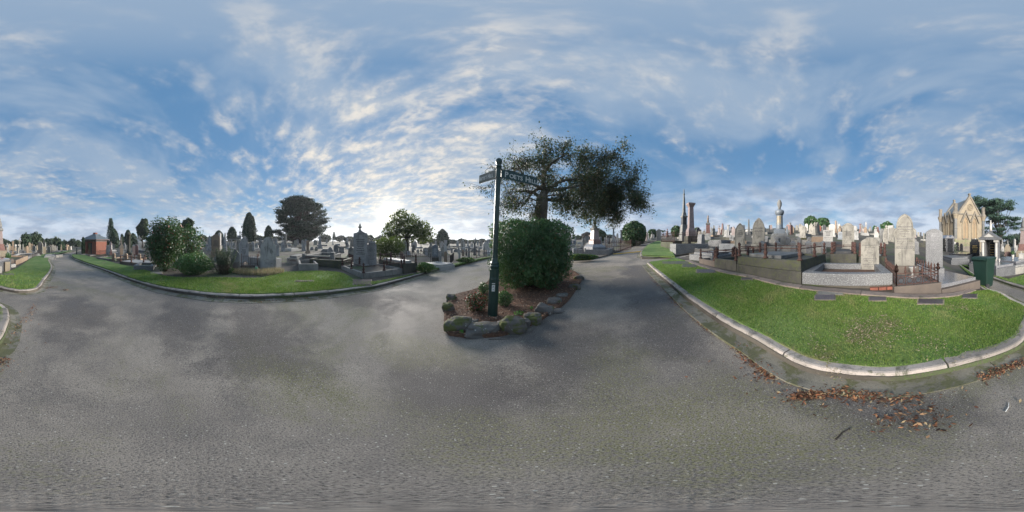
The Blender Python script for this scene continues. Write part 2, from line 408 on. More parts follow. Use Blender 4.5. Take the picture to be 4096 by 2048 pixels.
M['polished'] = stone('polished_grey_granite', (.20, .20, .215), (.165, .165, .18), 3, speck=[((.34, .34, .36), .56, .62, 60), ((.03, .03, .03), .60, .68, 70)], rough=.22, bmp=0, coat=.6)
M['black'] = stone('polished_black_granite', (.018, .019, .022), (.03, .031, .035), 6, rough=.15, bmp=0, coat=.5)
M['marble'] = stone('weathered_marble', (.33, .312, .272), (.225, .212, .188), 2.2, stain=((.085, .082, .074), .9, .49), lichen=((.13, .125, .10), .8, .55, 6), rough=.8, bmp=.35, tint=.35)
M['marble_cool'] = stone('grey_marble', (.40, .395, .385), (.27, .27, .27), 2.2, stain=((.10, .10, .095), .85, .50), lichen=((.16, .165, .13), .7, .57, 7), rough=.8, bmp=.35, tint=.35)
M['marble_white'] = stone('pale_marble', (.46, .445, .42), (.36, .35, .33), 2.2, stain=((.25, .24, .22), .6, .56), rough=.6, bmp=.12, tint=.15)
M['pink_granite'] = stone('pink_granite', (.255, .20, .19), (.20, .158, .152), 3, speck=[((.36, .29, .275), .56, .64, 60), ((.08, .06, .06), .60, .68, 70)], stain=((.14, .105, .10), .35, .58), rough=.4, bmp=.05)
M['red_granite'] = stone('red_granite', (.20, .105, .09), (.15, .08, .07), 3, speck=[((.36, .2, .17), .58, .66, 60)], rough=.4, bmp=.05, tint=.3)
M['grey_stone'] = stone('weathered_grey_stone', (.22, .22, .215), (.135, .137, .137), 1.6, stain=((.06, .062, .06), .8, .5), lichen=((.20, .19, .13), .7, .56, 5), rough=.85, bmp=.4, tint=.25)
M['blue_grey'] = stone('blue_grey_granite', (.17, .195, .225), (.125, .145, .17), 2.4, speck=[((.30, .33, .36), .57, .64, 60)], rough=.45, bmp=.1, tint=.2)
M['dark_stone'] = stone('blackened_stone', (.060, .062, .066), (.035, .036, .04), 2, lichen=((.14, .12, .09), .5, .6, 5), rough=.8, bmp=.3, tint=.3)
M['cream'] = stone('cream_limestone', (.29, .245, .178), (.225, .19, .142), 1.2, stain=((.20, .175, .145), .8, .53), lichen=((.17, .155, .13), .7, .60, 3), rough=.9, bmp=.3)
M['cream_dark'] = stone('soot_stained_limestone', (.215, .19, .155), (.13, .12, .105), 1.2, lichen=((.27, .25, .21), .7, .56, 4), rough=.9, bmp=.4)
M['tan'] = stone('tan_sandstone', (.31, .23, .165), (.25, .185, .135), 2, stain=((.13, .105, .08), .6, .55), rough=.9, bmp=.3, tint=.25)
M['rust'] = stone('rusted_iron', (.100, .050, .040), (.062, .036, .032), 9, lichen=((.14, .064, .040), .7, .56, 18), rough=.85, bmp=.4, bscale=60)
M['iron'] = stone('dark_iron', (.035, .033, .034), (.06, .038, .032), 8, rough=.7, bmp=.2)
M['green_iron'] = plain('green_painted_iron', (.16, .25, .085), .6)
M['bottle_green'] = plain('bottle_green_paint', (.010, .045, .038), .38, var=.08, coat=.25)
M['bin_green'] = plain('dark_green_plastic', (.011, .034, .026), .5, var=.08, bmp=.03)
M['white'] = plain('white_paint', (.74, .74, .71), .55, var=.04)
M['grey_letter'] = plain('silver_lettering', (.52, .55, .53), .5, var=.03)
M['lead'] = plain('lead_lettering', (.055, .055, .06), .6, var=.05)
M['gold'] = plain('gilt_lettering', (.58, .40, .13), .4, var=.1)
M['paint_grey'] = plain('faded_grey_sign_paint', (.23, .235, .215), .6, var=.06)
M['yellow'] = plain('yellow_rubber', (.62, .36, .035), .7, var=.12)
M['brick'] = plain('red_brick', (.27, .095, .065), .85, var=.16)
M['mortar'] = plain('mortar', (.30, .22, .18), .95)
M['slate'] = stone('roof_slate', (.16, .185, .20), (.11, .13, .145), 3, rough=.6, bmp=.3, tint=.2)
M['bark'] = stone('grey_bark', (.185, .165, .135), (.115, .10, .085), 3, lichen=((.22, .23, .17), .7, .54, 7), rough=.95, bmp=.8, bscale=16)
M['dark_bark'] = stone('dark_bark', (.060, .048, .040), (.035, .03, .026), 3, rough=.95, bmp=.6, bscale=16)
M['rock'] = stone('mossy_basalt', (.165, .145, .122), (.105, .098, .088), 3.5, speck=[((.30, .30, .27), .66, .72, 14)], lichen=((.105, .118, .030), .9, .48, 4.5), rough=.95, bmp=.8, bscale=11)
M['rock2'] = stone('lichened_basalt', (.20, .175, .155), (.115, .11, .10), 3.5, speck=[((.38, .38, .34), .64, .70, 16)], lichen=((.10, .118, .035), .85, .56, 4.5), rough=.95, bmp=.8, bscale=11)
M['mulch_bed'] = stone('mulch_bed', (.15, .078, .048), (.08, .048, .034), 8, speck=[((.22, .135, .085), .56, .66, 30)], rough=.95, bmp=.9, bscale=26)
M['plaque'] = stone('bronze_plaque', (.10, .082, .095), (.075, .062, .068), 8, rough=.45, bmp=.1, tint=.3)
M['glass'] = plain('dark_glass', (.02, .022, .025), .15)
def attr_leaf(name, cols, rough=.8, trans=0.0, patch=None):
    m, nt, b, out = newmat(name); rp = nd(nt, 'NewGeometry').outputs['Random Per Island']
    cr = nd(nt, 'ValToRGB'); cr.color_ramp.interpolation = 'CONSTANT'; lk(nt, rp, cr.inputs[0])
    els = cr.color_ramp.elements
    for i, c in enumerate(cols):
        e = els[0] if i == 0 else (els[1] if i == 1 else els.new(i/len(cols)))
        e.position = i/len(cols); e.color = (*c, 1)
    cc = cr.outputs[0]
    if patch:
        v = coords(nt, False, True)
        cc = mixc(nt, math_(nt, 'MULTIPLY', smooth(nt, noise_(nt, v, .9, 5, .65, .4), .56, .68), .75), cc, patch[0])
        cc = mixc(nt, math_(nt, 'MULTIPLY', smooth(nt, noise_(nt, v, 2.3, 5, .65, .3), .48, .62), .45), cc, patch[1])
    lk(nt, cc, b.inputs['Base Color']); b.inputs['Roughness'].default_value = rough
    if trans:
        tr = nd(nt, 'BsdfTranslucent'); lk(nt, cc, tr.inputs[0]); mx = nd(nt, 'MixShader'); mx.inputs[0].default_value = trans
        lk(nt, b.outputs[0], mx.inputs[1]); lk(nt, tr.outputs[0], mx.inputs[2]); lk(nt, mx.outputs[0], out.inputs[0])
    return m
M['litter'] = attr_leaf('fallen_leaves', [(.28, .105, .045), (.19, .07, .034), (.34, .16, .075), (.085, .042, .026), (.32, .19, .10), (.16, .06, .03), (.21, .09, .04), (.10, .05, .03), (.36, .27, .15)])
M['mulch'] = attr_leaf('bark_mulch', [(.28, .13, .075), (.17, .08, .048), (.34, .19, .115), (.10, .055, .038), (.40, .29, .20), (.22, .10, .058), (.29, .145, .08)])
M['grass'] = attr_leaf('grass_blades', [(.135, .245, .036), (.185, .320, .050), (.220, .355, .066), (.100, .195, .028), (.265, .370, .085), (.155, .280, .042), (.36, .36, .14), (.190, .325, .052)], .6, .38, ((.38, .36, .16), (.31, .38, .11)))
M['dry'] = attr_leaf('dry_grass', [(.46, .38, .24), (.38, .30, .19), (.52, .44, .30), (.30, .25, .15), (.22, .26, .09)], .8, .3)
M['camellia'] = leafmat('camellia_leaves', (.046, .068, .042), (.080, .105, .062), (.16, .12, .07), .28, .45)
M['hedge'] = leafmat('hedge_leaves', (.066, .140, .062), (.115, .210, .092), (.20, .15, .08), .25, .42, .06)
M['photinia'] = leafmat('photinia_leaves', (.034, .080, .036), (.065, .125, .050), (.20, .06, .05), .22, .45, .07)
M['grey_bush'] = leafmat('rosemary_leaves', (.085, .115, .085), (.14, .165, .13), None, .2)
M['cypress'] = leafmat('cypress_foliage', (.024, .050, .032), (.042, .074, .042), None, .1, .8)
M['macro'] = leafmat('monterey_cypress_foliage', (.026, .050, .036), (.042, .072, .046), None, .12, .8)
M['gum'] = leafmat('gum_leaves', (.040, .066, .040), (.064, .092, .052), None, .25, .6)
M['olive'] = leafmat('pepper_tree_leaves', (.070, .095, .042), (.115, .135, .060), None, .5, .6)
M['round'] = leafmat('magnolia_leaves', (.032, .080, .030), (.058, .118, .044), (.10, .06, .025), .15, .4, .05)
M['pine'] = leafmat('pine_needles', (.022, .054, .040), (.042, .086, .056), None, .12, .8)
M['cover'] = leafmat('ground_cover_leaves', (.055, .115, .045), (.095, .165, .065), (.30, .24, .03), .3, .6, .04)
M['twig'] = leafmat('bare_twigs', (.11, .085, .07), (.15, .12, .10), None, 0)
M['dark_canopy'] = leafmat('far_tree_leaves', (.036, .058, .046), (.056, .080, .058), None, .15, .8)
M['seedling'] = leafmat('weed_leaves', (.07, .20, .04), (.12, .30, .06), None, .35)
M['redleaf'] = leafmat('red_tipped_leaves', (.030, .085, .036), (.06, .12, .05), (.30, .075, .065), .2, .45, .38)
M['bag_green'] = plain('pale_green_plastic', (.25, .55, .28), .45, var=.1)
M['olive_paint'] = plain('olive_door_paint', (.16, .16, .085), .7)
M['dry_bush'] = leafmat('dry_weeds', (.14, .14, .06), (.20, .17, .09), None, .3)
M['flower'] = leafmat('white_petals', (.72, .70, .66), (.60, .58, .52), None, .3)
# ------------------------------------------------------------------ ground, roads, blocks, kerbs
def polar_sheet(name, r0, r1, n, off, m):
    rs = [0.0]+list(np.geomspace(r0, r1, n)); A = np.linspace(0, 2*math.pi, 181)[:-1]; V = [(0, 0, off)]; F = []
    for r in rs[1:]:
        for a in A:
            x, y = r*math.sin(a), r*math.cos(a); V.append((x, y, Z(x, y)+off))
    k = len(A)
    for i in range(k): F.append((0, 1+(i+1) % k, 1+i))
    for j in range(n-1):
        for i in range(k):
            a, b = 1+j*k+i, 1+j*k+(i+1) % k; F.append((a, b, b+k, a+k))
    return tag(mesh_obj(name, V, F, m), kind='structure')
polar_sheet('ground', 30, 1500, 40, -.35, M['soil'])
polar_sheet('road', .5, 75, 60, 0.0, M['asphalt'])
def far(px, r=130): return pol(px, r)
def arc(p0, p1, r=130): return [pol(p, r) for p in np.linspace(p0, p1, max(3, int(abs(p1-p0)/30)))]
# right hillside block
kR1 = catmull([far(2700, 70), far(2693, 45)]+[P(*q) for q in [(2687, 957), (2655, 962), (2620, 972), (2590, 985), (2570, 1003), (2560, 1018)]]+[P(2562, 1030)], .3)
kRn = catmull([P(*q) for q in [(2568, 1036), (2640, 1034), (2756, 1019)]], .3)
kRm = catmull([P(*q) for q in [(2772, 1026), (2680, 1044), (2600, 1056)]], .3)
kR2 = catmull([P(*q) for q in [(2586, 1060), (2613, 1087), (2683, 1149), (2760, 1215), (2868, 1292), (3007, 1372), (3095, 1426), (3200, 1482), (3300, 1508), (3415, 1522), (3590, 1528), (3706, 1510), (3881, 1473), (3997, 1438), (4096, 1385), (4131, 1312), (4136, 1277), (4125, 1246), (4096, 1228), (4060, 1213), (4006, 1183), (3940, 1158), (3905, 1110), (3832, 1063), (3777, 1045)]], .12)
polyR = np.concatenate([kR1, kRn, kRm, kR2, np.array([pol(3735, 14), pol(3715, 24), pol(3700, 60)]+arc(3700, 2700))])
# left back block
kL3 = catmull([far(420, 70), far(370, 48)]+[P(*q) for q in [(324, 1006), (300, 1012), (286, 1019), (283, 1027), (291, 1037), (335, 1055), (410, 1082), (500, 1118), (630, 1159), (761, 1182), (873, 1195), (1000, 1200), (1096, 1197), (1264, 1187), (1413, 1168), (1506, 1154), (1599, 1129), (1680, 1105), (1723, 1092), (1820, 1065), (1900, 1046), (1973, 1032)]], .3)
polyL3 = np.concatenate([kL3, np.array([pol(1985, 28), pol(1990, 60)]+arc(1990, 420))])
kL4 = catmull([far(330, 70), far(310, 48)]+[P(*q) for q in [(298, 1007), (231, 1024), (205, 1034), (197, 1046), (209, 1068), (203, 1094), (179, 1128), (163, 1155), (138, 1170), (75, 1175), (0, 1161), (-70, 1140), (-129, 1118), (-202, 1084), (-296, 1050), (-326, 1040)]], .2)
polyL4 = np.concatenate([kL4, np.array([pol(-345, 15), pol(-360, 26), pol(-372, 60)]+arc(-372, 330))])
kF = catmull([far(1996, 70), far(2000, 40)]+[P(*q) for q in [(2012, 1016), (2030, 1030), (2060, 1040), (2110, 1045), (2180, 1047), (2264, 1044), (2349, 1041), (2396, 1033), (2433, 1023), (2461, 1013), (2526, 987), (2591, 972), (2647, 963), (2680, 959)]]+[far(2688, 45), far(2694, 70)], .3)
polyF = np.concatenate([kF, np.array(arc(2694, 1996))])
kI = catmull([P(*q) for q in [(1779, 1322), (1795, 1343), (1863, 1352), (1944, 1352), (2012, 1345), (2108, 1311), (2162, 1286), (2203, 1256), (2270, 1208), (2311, 1148), (2325, 1118), (2298, 1091), (2257, 1080), (2150, 1072), (2050, 1080), (1975, 1108), (1945, 1138), (1890, 1167), (1822, 1186), (1782, 1235), (1776, 1281)]], .2, True)
sheet('cemetery_ground_right', polyR, BLK-.02, M['soil'], .3)
sheet('cemetery_ground_left', polyL3, BLK-.02, M['soil'], .3)
sheet('cemetery_ground_behind', polyL4, BLK-.02, M['soil'], .3)
sheet('cemetery_ground_front', polyF, BLK-.02, M['soil'], .3)

def arclen(p): return np.concatenate([[0], np.cumsum(np.hypot(*np.diff(p, axis=0).T))])
def sample(p, s, L): return np.array([np.interp(s, L, p[:, 0]), np.interp(s, L, p[:, 1])]).T
def sweep(p, prof, side, sub=.2, jit=0.0):
    """sweep a profile (offset, height) along a ground polyline"""
    L = arclen(p); n = max(2, int(L[-1]/sub)+1); q = sample(p, np.linspace(0, L[-1], n), L)
    t = np.gradient(q, axis=0); t /= np.linalg.norm(t, axis=1)[:, None]; nr = np.stack([-t[:, 1], t[:, 0]], 1)*side
    V = []; k = len(prof)
    for i in range(n):
        j = [random.uniform(-jit, jit) for _ in range(2)]
        zb = Z(*q[i])
        for o, h in prof: V.append((q[i][0]+nr[i][0]*(o+j[0]), q[i][1]+nr[i][1]*(o+j[0]), zb+h+(j[1] if h > .05 else 0)))
    F = [(i*k+j, i*k+(j+1) % k, (i+1)*k+(j+1) % k, (i+1)*k+j) for i in range(n-1) for j in range(k)]
    if side < 0: F = [tuple(reversed(f)) for f in F]
    F += [tuple(range(k)) if side < 0 else tuple(range(k-1, -1, -1)), tuple((n-1)*k+j for j in (range(k-1, -1, -1) if side < 0 else range(k)))]
    return V, F
def side_of(p, poly):
    i = len(p)//2; t = p[i+1]-p[i-1]; t = t/np.linalg.norm(t); n = np.array([-t[1], t[0]])
    return 1 if inside(poly, np.array([p[i]+n*.12]))[0] else -1
def kerb_run(line, poly, m='kerb', length=1.25, h=.125, wd=.15, gut=True, rmax=40):
    side = side_of(line, poly)
    line = line[np.hypot(*line.T) < rmax]
    L = arclen(line); s = 0.0
    k = empty('kerb', (*line[0], Z(*line[0])), kind='structure'); base = Vector(k.location)
    prof = [(0, -.06), (.012, h*.72), (.035, h*.95), (.06, h), (wd, h-.004), (wd, -.06)]
    while s < L[-1]-.05:
        ln = min(length*random.uniform(.8, 1.25)*(1+max(0, np.hypot(*sample(line, np.array([s]), L)[0])-8)*.1), L[-1]-s)
        q = sample(line, np.linspace(s+.010, s+ln-.010, max(3, int(ln/.12))), L)
        V, F = sweep(q, prof, side, .15, .006)
        dz = random.uniform(-.012, .010); o = mesh_obj('kerb_stone', [(a-base.x, b-base.y, c-base.z+dz) for a, b, c in V], F, M[m], k)
        s += ln
    if gut:
        g = empty('gutter', base, kind='structure'); s = 0.0
        gp = [(0.004, .020), (-.12, .006), (-.25, .003), (-.25, -.05), (0.004, -.05)]
        while s < L[-1]-.05:
            ln = min(2.3*random.uniform(.8, 1.2), L[-1]-s)
            q = sample(line, np.linspace(s+.004, s+ln-.004, max(3, int(ln/.12))), L)
            V, F = sweep(q, gp, side, .2)
            mesh_obj('gutter_slab', [(a-base.x, b-base.y, c-base.z) for a, b, c in V], [tuple(reversed(f)) for f in F], M['gutter'], g)
            s += ln
kerb_run(kR1, polyR); kerb_run(kRn, polyR, gut=False, m='bluestone'); kerb_run(kRm, polyR, gut=False)
n2 = int(len(kR2)*.80)
kerb_run(kR2, polyR, length=1.5, h=.14, wd=.21)
kerb_run(kL3, polyL3, h=.12, gut=True); kerb_run(kL4, polyL4, h=.12)
kerb_run(kF, polyF, h=.09, m='edging', gut=False)
# lawns -------------------------------------------------------------
def inset(line, poly, d):
    s = side_of(line, poly); t = np.gradient(line, axis=0); t /= np.linalg.norm(t, axis=1)[:, None]
    return line+np.stack([-t[:, 1], t[:, 0]], 1)*s*d
def lawn(name, kerbline, poly, back, label):
    a = inset(kerbline, poly, .15); b = catmull([P(x, y, BLK) for x, y in back], .3)
    pl = np.concatenate([a, b]); sheet(name, pl, BLK+.012, M['lawn'], .05, grow=.05)['label'] = label
    return pl
iR = [i for i, p in enumerate(kR2) if True]
edge_src = [(3952, 1160), (3905, 1166), (3830, 1188), (3700, 1198), (3560, 1193), (3440, 1184), (3330, 1175), (3206, 1160), (3100, 1142), (2990, 1113), (2900, 1097), (2840, 1080), (2780, 1062), (2740, 1045)]
lawnR = lawn('lawn_right', np.concatenate([kRm[4:], kR2[:-14]]), polyR, edge_src, 'right corner lawn inside the curved kerb')
lawnR2 = lawn('lawn_upper_right', kR1[(np.hypot(*kR1.T) < 28)], polyR, [(2700, 1028), (2692, 1012), (2687, 985), (2690, 968)], 'lawn beside the uphill road')
lawnL3 = lawn('lawn_left', kL3[(np.hypot(*kL3.T) < 26)], polyL3, [(1740, 1078), (1620, 1105), (1500, 1128), (1440, 1130), (1360, 1092), (1250, 1086), (1130, 1092), (1040, 1113), (900, 1112), (800, 1112), (700, 1110), (640, 1102), (590, 1085), (540, 1072), (480, 1060), (420, 1044), (365, 1030), (330, 1022)], 'long lawn in front of the left graves')
lawnL4 = lawn('lawn_behind', kL4[(np.hypot(*kL4.T) < 30)], polyL4, [(-60, 1118), (-10, 1104), (35, 1088), (70, 1073), (98, 1055), (125, 1036), (145, 1026), (185, 1018), (235, 1012), (290, 1004)], 'lawn at the bend of the road')
# concrete mowing strip between lawn and graves
ed = catmull([P(x, y, BLK) for x, y in edge_src[1:]], .25); eg = empty('concrete_edging', (*ed[0], Z(*ed[0])), kind='structure'); L = arclen(ed); s = 0
while s < L[-1]-.2:
    ln = min(random.uniform(1.3, 2.1), L[-1]-s); q = sample(ed, np.linspace(s+.006, s+ln-.006, 12), L)
    V, F = sweep(q, [(0, .06), (0, .165), (.24, .175), (.24, .06)], side_of(ed, polyR) if False else -1, .2, .004)
    mesh_obj('edging_slab', [(a-eg.location.x, b-eg.location.y, c-eg.location.z) for a, b, c in V], F, M['edging'], eg); s += ln
# grass blades -------------------------------------------------------
def blades(name, poly, dens, hmin, hmax, wd, rmax, label, m='grass', rmin=0.0, zoff=BLK+.01, bald=None):
    lo, hi = poly.min(0), poly.max(0); lo = np.maximum(lo, -rmax); hi = np.minimum(hi, rmax)
    n = int((hi-lo).prod()*dens); p = lo+rng.random((n, 2))*(hi-lo)
    r = np.hypot(*p.T); p = p[(r < rmax) & (r > rmin)]
    p = p[inside(poly, p)]
    r = np.hypot(*p.T); p = p[rng.random(len(p)) < np.clip(3.2/np.maximum(r, 2.2), .0, 1)**1.2]
    nv = np.sin(p[:, 0]*2.1+np.sin(p[:, 1]*1.7))*np.cos(p[:, 1]*2.6+1.3*np.sin(p[:, 0]*1.1))
    p = p[rng.random(len(p)) < np.clip(.85+.5*nv, .25, 1)]
    n = len(p); r = np.hypot(*p.T); sc = np.clip(r/3.0, .8, 3.0)
    a = rng.random(n)*2*np.pi; h = (hmin+rng.random(n)*(hmax-hmin))*(.75+.25*sc); wv = wd*sc*(.6+.8*rng.random(n)); ln = rng.random(n)*1.1; b = rng.random(n)*2*np.pi
    z = T(p[:, 0], p[:, 1])+zoff
    c, s_ = np.cos(a)*wv, np.sin(a)*wv
    V = np.empty((n, 3, 3)); V[:, 0] = np.stack([p[:, 0]-c, p[:, 1]-s_, z], 1); V[:, 1] = np.stack([p[:, 0]+c, p[:, 1]+s_, z], 1)
    V[:, 2] = np.stack([p[:, 0]+np.cos(b)*h*ln, p[:, 1]+np.sin(b)*h*ln, z+h], 1)
    o = raw_mesh(name, V.reshape(-1, 3), np.arange(3*n).reshape(-1, 3), M[m], k=3)
    return tag(o, label, 'grass', kind='stuff')
blades('lawn_grass', lawnR, 8000, .014, .042, .0042, 9, 'short green grass of the right corner lawn')
blades('lawn_grass', lawnR2, 1400, .02, .05, .006, 20, 'short green grass beside the uphill road')
blades('lawn_grass', lawnL3, 5200, .02, .05, .005, 16, 'short green grass of the long left lawn')
blades('lawn_grass', lawnL4, 2600, .02, .05, .005, 18, 'short green grass of the lawn at the bend')
# leaf litter --------------------------------------------------------
def litter(name, spots, size, m, label, cat, flat=.35, zadd=.004):
    """spots: (x, y, spread, n)"""
    Pp = []
    for x, y, sp, n in spots:
        q = rng.normal(0, 1, (n, 2))*np.array(sp if isinstance(sp, tuple) else (sp, sp))
        Pp.append(q+np.array([x, y]))
    p = np.concatenate(Pp); n = len(p); z = T(p[:, 0], p[:, 1])+zadd+rng.random(n)*.022
    a = rng.random(n)*2*np.pi; L_ = size*(.5+rng.random(n)); W = L_*(.28+.2*rng.random(n))
    d = np.stack([np.cos(a), np.sin(a), rng.normal(0, flat, n)], 1); e = np.stack([-np.sin(a), np.cos(a), rng.normal(0, flat, n)], 1)
    c = np.stack([p[:, 0], p[:, 1], z], 1)
    V = np.stack([c-d*L_[:, None], c+e*W[:, None]-d*.1*L_[:, None], c+d*L_[:, None], c-e*W[:, None]-d*.1*L_[:, None]], 1)
    V[:, :, 2] = np.maximum(V[:, :, 2], (T(p[:, 0], p[:, 1])+.002+zadd*.5)[:, None])
    return tag(raw_mesh(name, V.reshape(-1, 3), np.arange(4*n).reshape(-1, 4), M[m]), label, cat, kind='stuff')
S1 = []
def along(pts, n, spread):
    c = catmull([P(*q) for q in pts], .05); k = np.linspace(0, len(c)-1, n).astype(int)
    return [(c[i][0], c[i][1], spread*random.uniform(.5, 1.3), 1) for i in k]
litter('straw_patch', [(*P(a, b, BLK), sp_, n_) for a, b, sp_, n_ in ((3480, 1330, (.22, .2), 960), (3560, 1300, (.15, .12), 420), (3420, 1345, (.1, .1), 240), (3850, 1235, (.2, .15), 270), (2960, 1150, (.3, .2), 180), (3750, 1395, (.25, .15), 210), (3300, 1440, (.3, .05), 180), (900, 1150, (.8, .3), 360), (1150, 1150, (.6, .2), 240))], .015, 'dry', 'dry straw coloured worn patches in the lawns', 'grass', .25, BLK+.03)
S1 += along([(3180, 1590), (3260, 1580), (3350, 1570), (3440, 1580), (3520, 1590)], 420, .045)
S1 += along([(3520, 1590), (3600, 1600), (3700, 1585)], 60, .05)
S1 += along([(3560, 1690), (3640, 1680), (3680, 1700), (3720, 1710), (3760, 1640)], 45, .07)
S1 += along([(3720, 1640), (3600, 1660), (3500, 1690)], 30, .06)
S1 += along([(3080, 1510), (3020, 1450), (2960, 1400), (2930, 1375)], 260, .06)
S1 += along([(2850, 1330), (2800, 1290), (2770, 1260), (2720, 1220), (2680, 1190)], 280, .05)
S1 += along([(3930, 1510), (3990, 1490), (4060, 1460), (4130, 1440)], 230, .05)
S1 += along([(4096+40, 1350), (4096+60, 1330), (4096+80, 1300), (4096+110, 1265), (4096+130, 1235), (4096+135, 1220)], 80, .06)
S1 += along([(186, 1155), (205, 1150), (230, 1148)], 70, .09); S1 += along([(258, 1160), (270, 1162)], 30, .06)
S1 += along([(840, 1190), (950, 1205), (1000, 1206), (1100, 1203), (1200, 1196), (1290, 1192)], 180, .07)
S1 += along([(1500, 1163), (1580, 1140)], 40, .06)
S1 += along([(2690, 1200), (2660, 1170), (2630, 1140), (2600, 1105)], 90, .05)+along([(2900, 1380), (3100, 1520), (3300, 1600), (3600, 1640), (3900, 1560)], 70, .22)+along([(4000, 1480), (4150, 1380), (4220, 1260), (4260, 1200)], 40, .2)
litter('leaf_litter', S1+S1[::2]+S1[1::2], .018, 'litter', 'brown leaf litter lying along the gutters', 'leaves')
from mathutils import noise as mnoise
# ------------------------------------------------------------------ vegetation helpers
def unit(n): d = rng.normal(0, 1, (n, 3)); return d/np.linalg.norm(d, axis=1)[:, None]
def lumpy(d, k, amt, ph):
    return 1+amt*(np.sin(d[:, 0]*k+ph)*np.sin(d[:, 1]*k*1.3+ph*2)+np.sin(d[:, 2]*k*1.1+ph*3)*np.sin(d[:, 0]*k*.8-ph))
def blob(n, c, rad, shell=.4, lump=.13, k=5.0, gap=.25):
    d = unit(n); ph = random.uniform(0, 6); f = lumpy(d, k, lump, ph)
    t = 1-shell*rng.random(n)**1.6
    if gap:
        g = np.sin(d[:, 0]*k*2.1+ph)*np.sin(d[:, 1]*k*2.3-ph)*np.sin(d[:, 2]*k*2.2+2*ph); keep = g > -1+gap*2*rng.random(n)-.05
        d, f, t = d[keep], f[keep], t[keep]
    return np.array(c)+d*np.array(rad)*(f*t)[:, None], d
def leaf_mesh(name, pts, size, m, parent, nrm=None, aspect=.5, out=.5, droop=0.0, kind=None):
    n = len(pts); a = unit(n); 
    if nrm is not None:
        nn = nrm*out+unit(n)*(1-out)
        nn /= np.linalg.norm(nn, axis=1)[:, None]; a = np.cross(nn, a); a /= (np.linalg.norm(a, axis=1)[:, None]+1e-9); b = np.cross(nn, a)
    else:
        q = unit(n); b = np.cross(a, q); b /= (np.linalg.norm(b, axis=1)[:, None]+1e-9)
    if droop: a[:, 2] -= droop; a /= np.linalg.norm(a, axis=1)[:, None]
    s = size*(.6+.8*rng.random(n))[:, None]
    V = np.stack([pts-a*s, pts+b*s*aspect, pts+a*s, pts-b*s*aspect], 1)
    o = raw_mesh(name, V.reshape(-1, 3), np.arange(4*n).reshape(-1, 4), m, parent)
    if kind: o['kind'] = kind
    return o
def place(px, r=None, py=None, off=BLK):
    if r is None: x, y = P(px, py, off); r = math.hypot(x, y)
    else: x, y = pol(px, r)
    return x, y, Z(x, y)+off, r
def htop(py, r, z): return CAMH+r*math.tan(el(py))-z
def wid(wpx, r): return r*wpx*2*math.pi/4096
def tree_root(name, px, r, label, cat='tree', group=None, off=0.0):
    x, y, z, r = place(px, r, off=off); return empty(name, (x, y, z), -az(px), None, label, cat, group)
def trunk(root, h, r0, m='dark_bark', top=.5, lean=(0, 0)):
    MB().tube([(0, 0, -.3), (lean[0]*.3, lean[1]*.3, h*.35), (lean[0]*.7, lean[1]*.7, h*.7), (lean[0], lean[1], h)], [r0*1.25, r0, r0*.8, r0*top], 8).build('trunk', M[m], root, smooth_=True)
def cypress(px, r, ytop, wpx, label, m='cypress', shape=.55, n=5000, group=None, zb=None, name='cypress_tree'):
    root = tree_root(name, px, r, label, 'tree', group); z0 = root.location.z; h = htop(ytop, r, z0); wd = wid(wpx, r)/2
    trunk(root, h*.5, wd*.12)
    d = unit(n); zz = rng.random(n)**.85; prof = np.where(zz < .3, .80+.2*zz/.3, np.sqrt(np.clip(1-((zz-.3)/.7)**(1.25+shape), 0, 1))); a = np.arctan2(d[:, 1], d[:, 0])
    lp = 1+.16*np.sin(a*5+zz*19)+.12*np.sin(a*9-zz*31)+.06*rng.normal(0, 1, n)
    rr = wd*prof*lp*(1-.45*rng.random(n)**2)
    pts = np.stack([np.cos(a)*rr, np.sin(a)*rr, .03*h+zz*h*.97], 1)
    leaf_mesh('crown', pts, max(.02*h, .0065*r), M[m], root, np.stack([np.cos(a), np.sin(a), .4*np.ones(n)], 1), .45, .55)
    return root
def blob_tree(px, r, ytop, wpx, label, m, blobs, n=5000, tr=.05, leaf=.008, group=None, name='tree', bark='dark_bark', off=0.0, gap=.25, lump=.13, k=5, tl=.5, dry=None):
    """blobs in units of (half width, half width, height)"""
    root = tree_root(name, px, r, label, 'tree', group, off); h = htop(ytop, r, root.location.z); wd = wid(wpx, r)/2
    trunk(root, h*tl, wd*tr*2, bark)
    P_, N_ = [], []; tot = sum(b[3]*b[5] for b in blobs)
    br = MB()
    for (x, y, z, rx, ry, rz) in blobs:
        p, d = blob(int(n*rx*rz/tot), (x*wd, y*wd, z*h), (rx*wd, ry*wd, rz*h), .45, lump, k, gap); P_.append(p); N_.append(d)
        br.tube([(0, 0, h*tl*.75), (x*wd*.5, y*wd*.5, h*(tl*.6+z*.4)), (x*wd, y*wd, z*h)], [wd*tr*1.2, wd*tr*.7, wd*tr*.3], 6)
    br.build('limbs', M[bark], root, smooth_=True)
    leaf_mesh('crown', np.concatenate(P_), leaf*r, M[m], root, np.concatenate(N_), .55, .45)
    return root
# ------------------------------------------------------------------ traffic island
sheet('mulch_bed', ccw(kI)*1.0, .075, M['mulch_bed'], .1)['label'] = 'mulch bed of the traffic island'
ic = kI.mean(0)
